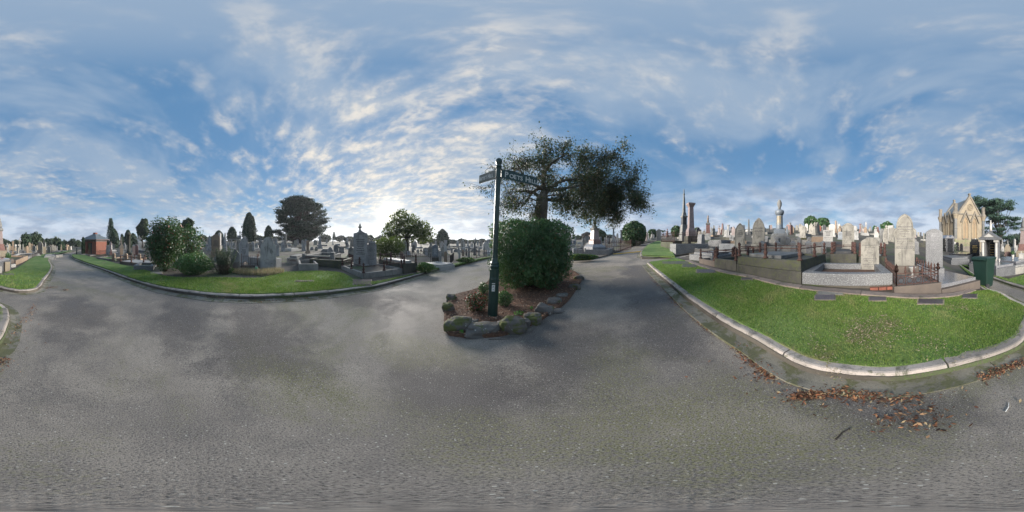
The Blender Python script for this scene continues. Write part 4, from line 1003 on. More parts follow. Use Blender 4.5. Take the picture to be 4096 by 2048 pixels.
MB().box((0, 0, 0), (.17, .17, .04)).build('foot', M['marble_white'], u_, .005); MB().lathe([(.06, .04), (.03, .09), (.04, .13), (.085, .2), (.09, .25), (.12, .28), (.12, .30), (.08, .30)], 12).build('bowl', M['marble_white'], u_, smooth_=True)
# grey granite headstone and slab
g, W, sl_ = plot('slab_grave', 'polished grey granite ledger slab on a brown stone base beside the wheeled bin', Mi, Rr, 2.3, None)
g.location.z -= .02
MB().box((W/2+.01, 1.1, -.3), (W-.02, 2.2, .50)).build('base', M['sandstone'], g, .012)
sl = MB().prism([(0.05, .215), (W-.12, .215), (W-.12, .32), (.05, .32)], .1, 2.0); o = sl.build('ledger_slab', M['polished'], g, .008)
headstone(3737, None, 916, 68, 'segment', 'dark_granite', 'plain speckled grey granite headstone with curved top next to the tall cream one', r=6.35, plinth=.30, pm='dark_granite', t=.2, dash=[(.70, .86, 4, .6), (.5, .6, 3, .6)], tm='polished')
# ------------------------------------------------------------------ middle rows behind
A, B = pol(3322, 7.0), pol(3426, 7.0)
g, W, _ = plot('railed_vault', 'dark slab vault with rusted posts in front of the tall rain streaked headstone', A, B, 2.4, None)
walls(g, W, 2.4, .36, .2, 'bluestone'); MB().box((W/2, 1.2, .1), (W-.41, 1.98, .36)).build('ledger_slab', M['dark_stone'], g, .02); post_rail(g, W, 2.4, .36, .5, 1, 2, zr=.62)
A, B = pol(3436, 6.9), pol(3545, 7.0)
g, W, _ = plot('railed_vault', 'dark stone vault with thick rusted posts right behind the small lettered headstone', A, B, 2.4, None)
walls(g, W, 2.4, .34, .2, 'bluestone'); MB().box((W/2, 1.2, .1), (W-.41, 1.98, .3)).build('ledger_slab', M['marble_white'], g, .02); post_rail(g, W, 2.4, .34, .55, 1, 2, zr=.62)
headstone(3393, None, 892, 47, 'round', 'marble', 'tall round topped headstone with blackened rim and carved emblem', r=9.8, plinth=.2, t=.14, border=True, dash=[(.50, .66, 5, .6)])
headstone(3035, None, 871, 50, 'gothic', 'marble', 'large pointed gothic headstone with beaded edge and dark lettering', r=11.2, plinth=.3, t=.16, border=True,
    text=[('ELLEN JENNER', .58, .10), ('JOHN L. JENNER', .50, .085)], dash=[(.40, .46, 2, .8), (.26, .34, 3, .7)])
headstone(2960, 1012, 892, 43, 'gothic', 'marble', 'stained pointed headstone with beaded edge leaning left of the large gothic one', plinth=.15, t=.15, border=True, dash=[(.5, .7, 4, .5)], tm='grey_stone')
headstone(3312, None, 920, 39, 'square', 'marble_white', 'square topped pale headstone with dark lettering at its foot', r=12, plinth=.35, pm='granite', t=.14, dash=[(.5, .85, 4, .7)], text=[('PATRICK HENRY DAY', .30, .085), ('AGED 70 YEARS', .12, .06)])
for q, rr, lb in ((3105, 9.2, 0),):
    A, B = pol(3040, 9.0), pol(3300, 9.4)
    g, W, _ = plot('piered_grave_wall', 'low grey granite wall with pyramid capped piers behind the mossy vault', A, B, 4.0, None)
    walls(g, W, 4.0, .42, .16, 'concrete', dz=.35)
    for xx in np.linspace(.1, W-.1, 5):
        for yy in (.08, 3.9):
            MB().sq([(.15, -.2), (.15, .5+yy*.08), (.17, .5+yy*.08), (.17, .56+yy*.08), (.01, .68+yy*.08)], (xx, yy, 0)).build('pier', M['granite'], g, .006)
def monument(px, py, label, secs, m, r=None, yaw=0, name='monument', cat='monument', group=None, off=BLK):
    """secs: list of (name, kind, [(halfwidth px, y px)...], material); kind sq / ln / lathe"""
    x, y, z, r = place(px, r, py, off); root = empty(name, (x, y, z), -az(px)+R(yaw), None, label, cat, group)
    for nm, kd, pr_, mm in secs:
        kq = 1/(math.cos(R(abs(yaw)))+math.sin(R(abs(yaw)))) if kd in ('sq', 'base') else 1
        q = [(max(.002, wid(a, r)*kq), htop(b, r, z)) for a, b in pr_]
        if kd == 'base': q = [(q[0][0], -.4)]+q; kd = 'sq'
        mb = MB()
        if kd == 'sq': mb.sq(q)
        else: mb.lathe(q, 16)
        mb.build(nm, M[mm or m], root, .01 if kd == 'sq' and r < 25 else 0, smooth_=(kd != 'sq'))
    return root
t = monument(3118, None, 'tall blue grey granite column crowned by a draped urn on a rough boulder plinth', [('plinth', 'base', [(34, 970), (33, 945), (28, 935)], 'grey_stone'), ('pedestal', 'sq', [(22, 935), (22, 922), (19, 918)], None), ('shaft', 'lathe', [(17, 919), (14, 912), (13, 865), (13, 862)], None), ('capital', 'lathe', [(13, 862), (17, 856), (19, 850), (18, 843), (12, 840), (8, 838)], None), ('urn', 'lathe', [(6, 838), (5, 832), (9, 822), (9.5, 812), (7, 805), (5, 801), (1, 798)], 'grey_stone')], 'blue_grey', r=13.5)
mb = MB(); 
r_ = 13.5
for k in range(13):
    zz = htop(868+k*3.6, r_, t.location.z); L_ = random.uniform(.20, .30)
    for i in range(5):
        a = R(-90)-.55+i*.24-.1; rad = wid(13.1, r_)+.006; mb.box((rad*math.cos(a), rad*math.sin(a), zz), (.06, .004, .028), a+math.pi/2)
mb.build('gilt_inscription', M['gold'], t)
# pink pillar, obelisk and their enclosure
monument(2763, None, 'square pink granite pillar with flared cap rising from a dark plinth', [('plinth', 'base', [(26, 982), (26, 944)], 'bluestone'), ('pedestal', 'sq', [(20, 944), (20, 923), (14.5, 912)], None), ('shaft', 'sq', [(14, 912), (11, 830)], None), ('cap', 'sq', [(11, 830), (14, 825), (19, 818), (19, 813)], None)], 'pink_granite', r=16.5, yaw=22)
monument(2736, None, 'tall slender grey obelisk with finial on a stepped pedestal', [('plinth', 'base', [(21, 950), (20, 932), (17, 925), (17, 915), (14, 899)], 'grey_stone'), ('die', 'sq', [(11.5, 899), (11.5, 871)], 'dark_stone'), ('cornice', 'sq', [(12, 871), (15, 868), (15, 865), (10, 862), (9, 852)], None), ('obelisk', 'sq', [(7, 852), (4, 792)], None), ('neck', 'sq', [(4, 792), (2.5, 782), (4.5, 778), (2, 772), (2.2, 764), (1, 756)], None)], 'grey_stone', r=19.5, yaw=25)
A, B = P(2703, 1017, BLK), P(2832, 1000, BLK)
g, W, _ = plot('granite_plot', 'two course grey granite kerb block below the spear topped railing', A, B, 1.8, None)
for zz in (0, 1):
    for c, s_ in (((W/2, .18), (W, .36)), ((.18, 1.08), (.36, 1.43)), ((W-.18, 1.08), (.36, 1.43))): MB().box((c[0], c[1], -.3 if not zz else .262), (s_[0]-.01*zz, s_[1]-.01*zz, .56 if not zz else .3)).build('granite_course', M['granite'], g, .02)
MB().prism([(W-.34, .56), (W, .56), (W-.02, 1.25), (W-.22, 1.28), (W-.3, 1.2)], .5, 1.3).build('scroll_end', M['granite'], g, .03)
A, B = pol(2694, 13.4), pol(2806, 14.4)
g, W, _ = plot('iron_railing', 'black and rust spear topped iron railing around the pink pillar', A, B, 4.6, None, cat='railing')
walls(g, W, 4.6, .45, .2, 'mossy_bluestone', dz=.25); picket_fence(g, [(W, .1), (0.1, .1), (.1, 4.5)], .45, .85, .16, 'rust'); picket_fence(g, [(.1, 4.5), (W-.1, 4.5), (W-.1, .1)], .65, .85, .3, 'iron')
A, B = P(2757, 1037, BLK), P(2800, 1046, BLK)
g, W, _ = plot('ledger_grave', 'long pale granite ledger on low kerb beside the concrete ramp', A, P(2850, 1046, BLK), 2.4, None)
walls(g, W, 2.4, .25, .2, 'granite'); MB().box((W*.5, 1.2, .15), (W*.8, 2.0, .22)).build('ledger_slab', M['granite'], g, .02)
headstone(2907, None, 966, 62, 'square', 'marble_white', 'sloping pale tablet grave left of the stained pointed headstone', r=9.4, t=.14, tilt=-38, dash=[(.3, .8, 7, .6)], tm='grey_stone')
t = monument(2832, None, 'red granite pedestal topped by a small draped urn on the hillside', [('plinth', 'base', [(10.5, 946), (10.5, 934)], 'marble_cool'), ('die', 'sq', [(8.5, 934), (7, 900)], None), ('cap', 'sq', [(7, 900), (9, 897), (9, 894), (5, 890)], 'grey_stone'), ('urn', 'lathe', [(4, 890), (3, 876), (4, 874), (2, 870), (3, 866), (1, 861)], 'tan')], 'red_granite', r=24)
# ------------------------------------------------------------------ hillside stones: (x0, x1, ytop, ybase, kind, material, label)
HILL = [(3162, 3176, 905, 931, 'segment', 'tan', 'tan sandstone headstone right of the draped urn column'),
 (3182, 3193, 900, 921, 'round', 'marble', 'cream round headstone on the crest left of the twin round trees'),
 (3200, 3207, 902, 928, 'gothic', 'grey_stone', 'narrow dark pointed headstone on the crest left of the twin trees'),
 (3217, 3228, 906, 931, 'gothic', 'marble', 'blackened cream gothic headstone below the twin trees'),
 (3220, 3232, 894, 922, 'peak', 'marble_white', 'ornate white peaked headstone just left of the twin trees'),
 (3239, 3251, 896, 927, 'peak', 'marble', 'white peaked headstone between the twin trees'),
 (3267, 3285, 898, 925, 'gable', 'brick', 'red gabled block tombstone below the right twin tree'),
 (3294, 3301, 903, 921, 'round', 'grey_stone', 'small grey round headstone under the right twin tree'),
 (3305, 3312, 907, 921, 'round', 'marble', 'small cream round headstone at the right foot of the twin trees'),
 (3318, 3326, 908, 922, 'shoulder', 'marble_cool', 'small grey shouldered headstone right of the twin trees'),
 (3333, 3348, 901, 923, 'peak', 'marble', 'broken edged pale headstone beside the statue column'),
 (3355, 3367, 910, 924, 'round', 'grey_stone', 'wide grey round headstone left of the rain streaked one'),
 (3445, 3456, 914, 929, 'segment', 'pink_granite', 'small pink round headstone right of the red pillar'),
 (3462, 3468, 911, 924, 'round', 'marble_cool', 'little grey round stone far behind the small lettered headstone'),
 (3474, 3480, 914, 925, 'round', 'marble', 'little cream stone far behind the small lettered headstone'),
 (3499, 3505, 912, 925, 'gothic', 'marble_cool', 'little pointed stone on the skyline left of the cream headstone'),
 (3518, 3536, 914, 955, 'round', 'grey_stone', 'dark weathered round headstone left of the tall cream headstone'),
 (3531, 3551, 925, 974, 'notch', 'marble', 'rough white flaking headstone just left of the tall cream headstone'),
 (3352, 3370, 926, 957, 'segment', 'blue_grey', 'blue grey granite headstone left of the rain streaked one'),
 (3417, 3434, 925, 958, 'square', 'marble_cool', 'grey square headstone right behind the rain streaked one'),
 (2842, 2847, 907, 940, 'gothic', 'marble_cool', 'slim grey pointed stone right of the red pedestal'),
 (2852, 2858, 902, 938, 'square', 'grey_stone', 'slim square grey pillar stone right of the red pedestal'),
 (2889, 2900, 916, 940, 'gothic', 'marble', 'cream pointed headstone in the middle of the hillside'),
 (2922, 2930, 907, 936, 'gothic', 'dark_stone', 'black pointed headstone left of the leaning gothic stone'),
 (2800, 2806, 917, 938, 'gothic', 'dark_stone', 'small black pointed stone left of the red pedestal'),
 (2794, 2800, 921, 938, 'round', 'marble_cool', 'small pale round stone right of the pink pillar'),
 (2883, 2890, 918, 938, 'square', 'red_granite', 'small red square stone behind the cream pointed one'),
 (2969, 2980, 899, 960, 'round', 'blue_grey', 'blue grey round headstone partly behind the stained pointed one'),
 (3144, 3152, 904, 962, 'square', 'blue_grey', 'blue grey square stone right of the draped urn column'),
 (2917, 2935, 942, 968, 'round', 'marble_cool', 'low grey round headstone behind the sloping tablet'),
 # beyond the tall cream headstone
 (3653, 3675, 963, 1014, 'peak', 'dark_granite', 'angled dark granite headstone behind the tall cream headstone'),
 (3680, 3686, 929, 958, 'square', 'dark_stone', 'small black stone on the skyline right of the cream headstone'),
 (3692, 3698, 931, 955, 'round', 'marble', 'small cream stone on the skyline left of the plain granite headstone'),
 (3812, 3824, 967, 1000, 'round', 'marble_white', 'narrow white stone beside the lavender bush'),
 (3824, 3836, 969, 1003, 'round', 'black', 'left black polished headstone in front of the chapel railing'),
 (3840, 3852, 974, 1005, 'round', 'black', 'right black polished headstone in front of the chapel railing'),
 (3884, 3921, 994, 1041, 'notch', 'marble_white', 'pale notched headstone just behind the wheeled bin'),
 (4018, 4047, 1006, 1033, 'segment', 'red_granite', 'small red brown block stone behind the marble box'),
 # front block behind the uphill road
 (2398, 2407, 947, 986, 'round', 'marble_cool', 'pale round headstone just right of the pink pedestal'),
 (2417, 2425, 948, 984, 'gothic', 'marble_white', 'white round headstone left of the rusted fence'),
 (2465, 2474, 932, 972, 'gothic', 'marble_white', 'tall narrow white gothic stone left of the magnolia'),
 (2340, 2353, 945, 978, 'segment', 'grey_stone', 'broad dark grey headstone left of the pink pedestal'),
 (2332, 2339, 950, 978, 'round', 'grey_stone', 'narrow dark grey headstone left of the pink pedestal'),
 (2298, 2305, 947, 976, 'round', 'marble_cool', 'pale round headstone behind the oval sign'),
 (2355, 2360, 940, 975, 'square', 'dark_stone', 'thin dark stone close left of the pink pedestal'),
 (2278, 2303, 962, 992, 'square', 'blue_grey', 'dark polished double headstone behind the oval sign'),
 # left block, right part
 (1711, 1729, 986, 1026, 'round', 'marble', 'broad pale round headstone left of the grey pedestal headstone'),
 (1754, 1766, 1003, 1053, 'round', 'marble_cool', 'small pale round headstone right of the grey pedestal headstone'),
 (1763, 1777, 984, 1024, 'gothic', 'marble', 'pale pointed headstone behind the small round one'),
 (1776, 1788, 1005, 1050, 'round', 'tan', 'tan round headstone inside the wire fence'),
 (1834, 1842, 998, 1042, 'gothic', 'marble_white', 'narrow white headstone seen edge on near the road bend'),
 (1848, 1856, 998, 1024, 'round', 'tan', 'small tan headstone right of the narrow white one'),
 (1862, 1869, 994, 1022, 'gothic', 'grey_stone', 'small dark pointed stone left of the tall white one'),
 (1871, 1880, 980, 1032, 'gothic', 'marble_cool', 'tall narrow white headstone near the sign post'),
 (1830, 1839, 989, 1014, 'shoulder', 'marble_cool', 'pale shouldered headstone in the rows left of the sign post'),
 (1845, 1857, 991, 1013, 'square', 'marble_cool', 'pale square headstone in the rows left of the sign post'),
 (1913, 1919, 989, 1022, 'gothic', 'marble_cool', 'pale narrow stone just left of the sign post'),
 (1629, 1641, 1004, 1018, 'square', 'marble_cool', 'low square pale headstone beside the spreading bush'),
 (1646, 1656, 989, 1008, 'round', 'grey_stone', 'grey round headstone right of the spreading bush'),
 (1668, 1676, 996, 1010, 'gable', 'marble_cool', 'pale gabled headstone in the middle rows'),
 (1692, 1700, 992, 1014, 'gothic', 'marble', 'cream pointed headstone in the middle rows'),
 (1700, 1711, 996, 1020, 'round', 'marble_cool', 'pale round headstone in the middle rows left of the broad one'),
 (1803, 1811, 993, 1012, 'square', 'marble_cool', 'small square pale headstone beyond the wire fence'),
 (1600, 1613, 1006, 1042, 'round', 'tan', 'leaning tan headstone behind the railed vault'),
 # left block, middle part
 (1308, 1335, 986, 1022, 'gothic', 'marble_cool', 'pale rounded headstone behind the long concrete wall'),
 (1334, 1354, 978, 1010, 'round', 'grey_stone', 'grey round headstone right of the pale one behind the concrete wall'),
 (1356, 1376, 988, 1010, 'square', 'grey_stone', 'low grey square headstone behind the concrete wall'),
 (1392, 1416, 984, 1024, 'gothic', 'marble', 'pale arched niche headstone left of the ornate gothic one'),
 (1207, 1222, 976, 1003, 'peak', 'marble_cool', 'white peaked headstone right of the big dark cypress'),
 (1241, 1254, 986, 1000, 'gable', 'marble_cool', 'small white gabled headstone on the far lawn'),
 (1260, 1271, 985, 1002, 'gable', 'marble', 'small cream gabled headstone on the far lawn'),
 (1125, 1141, 972, 1005, 'gable', 'marble_cool', 'pale gabled headstone under the big dark cypress'),
 (1105, 1118, 973, 1024, 'gothic', 'marble_cool', 'grey headstone half hidden behind the large blank backed stone'),
 (1003, 1019, 965, 1004, 'gothic', 'marble_cool', 'pale pointed headstone with a broken one leaning on it'),
 (994, 1010, 975, 1004, 'notch', 'marble', 'broken slab leaning against the pale pointed headstone'),
 (1035, 1048, 963, 992, 'square', 'grey_stone', 'square grey pillar stone behind the large blank backed stone'),
 (936, 948, 966, 994, 'round', 'marble', 'cream stone beside the open temple tomb'),
 # left block, hut side
 (425, 436, 980, 1019, 'round', 'marble_cool', 'grey round headstone right of the brick hut'),
 (529, 541, 984, 1017, 'square', 'pink_granite', 'broad pink stone left of the red pointed one'),
 (541, 553, 978, 1018, 'gothic', 'red_granite', 'red brown pointed headstone below the celtic cross'),
 (387, 396, 1003, 1018, 'round', 'dark_stone', 'small dark headstone in front of the hut door')]
for x0, x1, yt, yb, kd, m, lb in HILL:
    r = None if yb > 928 or x0 < 2700 else None
    big = x1-x0 > 14
    headstone((x0+x1)/2, yb, yt, x1-x0, kd, m, lb, t=.14, yaw=random.uniform(-14, 14), plinth=.12 if big else 0, group=None, dash=[(.4, .7, 4, .6)] if big and m not in ('brick',) else None, tm='lead' if m != 'black' else 'gold')
# large single stones on the left block
headstone(1073, 1075, 948, 62, 'shoulder', 'marble_cool', 'large blank backed shouldered headstone facing away near the left lawn', t=.16, border=False)
headstone(975, None, 952, 39, 'shoulder', 'marble_cool', 'pale shouldered marble headstone with faint lettering left of the large blank one', r=10.6, plinth=.1, border=True, dash=[(.35, .5, 4, .6)], text=[('AND HER', .58, .08)])
headstone(941, 1079, 995, 37, 'gothic', 'grey_stone', 'dark streaked pointed headstone behind the hooped wire fence', t=.1)
headstone(863, None, 937, 34, 'round', 'tan', 'brown granite arched headstone with side columns behind the grey bush', r=14, plinth=.5, pm='tan', t=.25, border=True, dash=[(.3, .6, 6, .6)])
headstone(1442, None, 921, 56, 'peak', 'marble_cool', 'ornate gothic headstone with crockets below a tall leafy finial', r=9.6, t=.18, dash=[(.3, .72, 9, .7)], plinth=.15, name='gothic_headstone')
o = monument(1440, None, 'carved stone leaf finial crowning the ornate gothic headstone', [('finial', 'sq', [(7, 938), (5, 928), (6, 923), (3.5, 919), (3, 913), (7, 910), (7.5, 907), (3, 905), (3.5, 900), (1, 894)], None)], 'grey_stone', r=9.6, name='finial', cat='finial')
headstone(1488, None, 965, 36, 'notch', 'marble_cool', 'text covered pale headstone right of the ornate gothic one', r=9.7, t=.12, dash=[(.25, .9, 14, .8)], plinth=.1)
headstone(1741, 1055, 978, 24, 'round', 'blue_grey', 'blue grey granite arched headstone on a stepped pedestal inside wire fence', plinth=.45, pm='bluestone', t=.2, border=True, dash=[(.25, .65, 7, .6)], tm='grey_letter')
headstone(3690, None, 1012, 44, 'square', 'marble_white', 'white speckled ledger lying left of the plain granite headstone', r=7.2, t=.12, tilt=-82)
headstone(3899, None, 957, 39, 'notch', 'black', 'black polished double headstone with oval portraits in front of the chapel', r=13, t=.25, plinth=.15, pm='black', dash=[(.35, .65, 5, .6)], tm='gold')
c = monument(3902, None, 'white marble cross standing behind the black polished headstone', [('stem', 'base', [(2.2, 1000), (1.5, 954)], None), ('head', 'sq', [(2, 967), (2, 953)], None)], 'marble_white', r=13.4, name='marble_cross', cat='cross')
MB().box((0, 0, htop(962, 13.4, c.location.z)), (.32, .07, .07)).build('arms', M['marble_white'], c, .01)
# ------------------------------------------------------------------ crosses, urns, obelisks in the rows: (x, ytop, ybase, halfwidth, kind, material, label)
def cross(px, ytop, py, hw, m, label, r=None, celtic=False, base=True):
    x, y, z, r = place(px, r, py); h = htop(ytop, r, z); wd = wid(hw, r); root = empty('stone_cross', (x, y, z), -az(px)+R(random.uniform(-15, 15)), None, label, 'cross')
    sh = h*.42
    if base: MB().sq([(wd*.95, -.3), (wd*.95, h*.1), (wd*.75, h*.1), (wd*.7, h*.2), (wd*.5, h*.2), (wd*.42, sh)]).build('stepped_base', M[m], root, .01)
    else: sh = -.2
    t = wd*.22
    MB().box((0, 0, sh), (t*1.7, t*1.4, h-sh), taper=.85).build('shaft', M[m], root, .008)
    MB().box((0, 0, h*.78-t*.7), (wd*2, t*1.36, t*1.5)).build('arms', M[m], root, .008)
    if celtic:
        mb = MB(); q = wd*.62
        for k in range(16):
            a0, a1 = k*math.pi/8, (k+1)*math.pi/8; mb.tube([(q*math.cos(a0), 0, h*.78+q*math.sin(a0)), (q*math.cos(a1), 0, h*.78+q*math.sin(a1))], t*.42, 5)
        mb.build('ring', M[m], root)
    return root
cross(556, 942, 1006, 12, 'marble_white', 'white celtic ring cross on a tapered base left of the flowering bush', celtic=True)
cross(444, 965, 1019, 5.5, 'red_granite', 'slim red brown cross monument right of the hut')
cross(79, 952, 1003, 7, 'marble', 'white carved cross monument on a tall base beyond the bend lawn')
cross(3258, 890, 922, 6, 'marble_white', 'white cross on stepped base before the twin trees')
cross(3289, 903, 921, 4, 'marble_white', 'small white cross right of the red gabled block', base=False)
cross(3272, 893, 919, 3.5, 'grey_stone', 'thin grey cross on the skyline behind the red gabled block', base=False)
cross(3157, 893, 922, 5, 'marble_cool', 'blunt grey cross beside the red urn pedestal right of the tall column')
cross(4004-8, 1100, 1101, 1, 'marble_white', 'x') if False else None
def urn_col(px, ytop, py, hw, m, label, kind='urn', r=None, um=None):
    x, y, z, r = place(px, r, py); h = htop(ytop, r, z); q = wid(hw, r)*.86; root = empty('urn_monument' if kind == 'urn' else kind+'_monument', (x, y, z), -az(px)+R(random.uniform(-25, 25)), None, label, 'monument')
    MB().sq([(q*1.35, -.4), (q*1.35, h*.08), (q*1.1, h*.08), (q*1.1, h*.17), (q*.95, h*.2)]).build('base', M[um or m], root, .01)
    if kind == 'urn':
        MB().sq([(q*.85, h*.2), (q*.72, h*.58), (q*.98, h*.61), (q*1.0, h*.65), (q*.6, h*.68)]).build('pedestal', M[m], root, .01)
        MB().lathe([(q*.35, h*.68), (q*.2, h*.72), (q*.5, h*.8), (q*.58, h*.86), (q*.3, h*.9), (q*.35, h*.92), (q*.15, h*.96), (.01, h)], 12).build('urn', M[m], root, smooth_=True)
    elif kind == 'obelisk':
        MB().sq([(q*.85, h*.2), (q*.8, h*.34), (q*.9, h*.35), (q*.62, h*.38)]).build('pedestal', M[m], root, .01); MB().sq([(q*.58, h*.38), (q*.36, h*.94), (.01, h)]).build('shaft', M[m], root)
    elif kind == 'column':
        MB().lathe([(q*.6, h*.2), (q*.5, h*.26), (q*.45, h*.84), (q*.75, h*.88), (q*.85, h*.93), (q*.5, h*.95), (q*.3, h)], 12).build('column', M[m], root, smooth_=True)
    elif kind == 'pillar':
        MB().sq([(q*.75, h*.2), (q*.7, h*.88), (q, h*.9), (q, h*.95), (.02, h)]).build('pillar', M[m], root, .01)
    elif kind == 'statue':
        MB().sq([(q*.85, h*.2), (q*.75, h*.5), (q*.9, h*.52), (q*.9, h*.55)]).build('pedestal', M[m], root, .01)
        MB().lathe([(q*.55, h*.55), (q*.5, h*.65), (q*.38, h*.75), (q*.45, h*.84), (q*.4, h*.89), (q*.15, h*.9), (q*.22, h*.94), (q*.2, h*.98), (.01, h)], 10, sy=.8).build('figure', M[m], root, smooth_=True)
    return root
UR = [(3152, 898, 925, 3.5, 'red_granite', 'small red urn pedestal right of the tall draped column', 'urn'), (3350, 886, 924, 4.5, 'marble_cool', 'thin column with figure on the skyline left of the rain streaked headstone', 'statue'),
 (3441, 894, 931, 4, 'red_granite', 'red brown pillar on the skyline behind the small lettered headstone', 'pillar'), (2876, 899, 938, 5, 'pink_granite', 'pink urn pedestal in the middle of the hillside', 'urn'),
 (2858, 904, 939, 4.5, 'marble_cool', 'pale column with mushroom cap right of the red pedestal', 'column'), (2913, 898, 943, 6, 'marble_cool', 'pale tapered obelisk stump in the middle of the hillside', 'pillar'),
 (2995, 875, 938, 6, 'grey_stone', 'slim grey obelisk between the two gothic headstones', 'obelisk'), (3078, 901, 928, 3, 'dark_stone', 'small black square column left of the draped urn column', 'pillar'),
 (2792, 913, 940, 3.5, 'pink_granite', 'small pink urn monument just right of the pink pillar', 'urn'), (2819, 915, 939, 3, 'tan', 'tiny tan urn monument left of the red pedestal', 'urn'),
 (2669, 913, 948, 5, 'red_granite', 'red urn pedestal far up the road beside the palms', 'urn'), (2588, 920, 962, 4, 'pink_granite', 'pink statue pedestal right of the magnolia', 'statue'), (2594, 932, 962, 4, 'marble_cool', 'short pale urn column right of the magnolia', 'column'),
 (2454, 911, 970, 8, 'marble_cool', 'tall pale gabled monument with side columns behind the rusted fence', 'obelisk'), (2487, 919, 972, 8, 'grey_stone', 'dark square column with flat cap left of the magnolia', 'pillar'), (2437, 936, 975, 3.5, 'dark_stone', 'thin dark urn column behind the rusted fence', 'urn'), (2427, 942, 975, 3.5, 'marble_cool', 'pale short column behind the rusted fence', 'column'),
 (2253, 891, 985, 5.5, 'blue_grey', 'blue grey pillar rising behind the right end of the hedge', 'pillar'), (2329, 952, 985, 4, 'marble_white', 'small white statue behind the thin stakes', 'statue'),
 (901, 930, 1004, 8, 'marble_cool', 'pale obelisk on a moulded pedestal behind the grey bush', 'obelisk'), (960, 924, 985, 5, 'grey_stone', 'slim grey column topped by an urn left of the conical cypress', 'column'), (1045, 963, 994, 6, 'grey_stone', 'grey square pillar behind the pale broken stones', 'pillar'), (1030, 975, 993, 5, 'marble_white', 'small white urn on a stump behind the broken stones', 'urn'),
 (1231, 962, 1012, 7, 'tan', 'tan rounded granite pillar behind the long concrete wall', 'pillar'), (1899, 969, 1020, 5, 'grey_stone', 'grey column with square cap left of the sign post', 'pillar'), (1955, 978, 1022, 5, 'marble_cool', 'pale obelisk close beside the sign post', 'obelisk'), (1938, 983, 1022, 4, 'marble', 'cream small obelisk left of the sign post', 'obelisk'), (1725, 976, 1000, 3.5, 'marble_white', 'little white statue behind the broad pale headstone', 'statue'), (1797, 975, 1000, 4, 'marble_cool', 'pale slim obelisk in the far rows left of the sign post', 'obelisk'), (1684, 980, 1004, 3.5, 'grey_stone', 'slim grey column in the far rows right of the spreading bush', 'column'),
 (52, 964, 1017, 5.5, 'tan', 'orange tan square pillar behind the bend lawn', 'pillar'), (154, 968, 1009, 5, 'dark_stone', 'dark slim statue column beyond the bend lawn', 'column'), (182, 969, 1004, 5, 'marble_white', 'white tall figure monument beyond the bend lawn', 'statue'), (129, 968, 1003, 4, 'dark_stone', 'dark thin urn column in front of the gum tree', 'urn'), (175, 955, 1000, 5, 'dark_stone', 'dark cross topped monument beyond the bend lawn', 'statue'), (92, 975, 1004, 4, 'marble', 'cream obelisk right of the white carved cross', 'obelisk'), (122, 975, 1003, 4, 'marble', 'cream figure monument left of the dark urn column', 'statue'), (165, 978, 1003, 5, 'marble', 'cream peaked monument left of the white tall figure', 'urn'),
 (515, 929, 1030, 16, 'bluestone', 'massive dark column with draped urn near the hut', 'column'), (4009, 955, 1002, 7, 'marble_cool', 'white veiled statue right of the pillared tomb', 'statue'), (4031, 958, 1000, 6, 'marble_cool', 'middle white veiled statue right of the pillared tomb', 'statue'), (4056, 957, 1000, 6, 'marble', 'cream veiled statue beside the pink column', 'statue')]
for x_, yt, yb, hw, m, lb, kd in UR: urn_col(x_, yt, yb, hw, m, lb, kd)
t = monument(4094, 1040, 'tall pink granite column with moulded cap on a red and cream pedestal', [('plinth', 'base', [(29, 1038), (28, 1004), (25, 1001)], 'cream'), ('step', 'sq', [(22, 1001), (21, 990), (19, 990), (18, 976)], 'red_granite'), ('shaft', 'sq', [(14.5, 976), (11.5, 925)], None), ('cap', 'sq', [(12, 925), (15, 922), (15, 916), (10, 912)], 'grey_stone'), ('urn', 'lathe', [(9, 912), (11, 902), (9, 893), (6, 885), (5, 876), (1, 869)], 'grey_stone')], 'pink_granite')
# pink pedestal with draped urn by the uphill road
A, B = P(2276, 1020, BLK), P(2436, 1017, BLK)
g, W, _ = plot('granite_kerb_grave', 'wide grey granite kerb around the pink pedestal monument', A, B, 3.4, None)
walls(g, W, 3.2, .42, .3, 'granite', dz=.1); MB().box((W/2, 1.6, -.1), (W-.61, 2.58, .4)).build('cover', M['polished'], g)
t = monument(2379, None, 'pink granite pedestal with flared base and cream draped urn beside the uphill road', [('base_slab', 'base', [(45, 1002), (45, 989), (43, 986), (26, 976)], 'polished'), ('foot', 'sq', [(25, 977), (24, 962), (21, 958)], 'red_granite'), ('shaft', 'sq', [(19, 958), (15.5, 922)], None), ('cap', 'sq', [(16, 922), (20, 916), (20, 912)], 'grey_stone'), ('urn', 'lathe', [(11, 912), (9, 904), (5, 900), (7.5, 890), (6, 882), (2, 878)], 'grey_stone')], 'pink_granite', r=15.2, yaw=35)
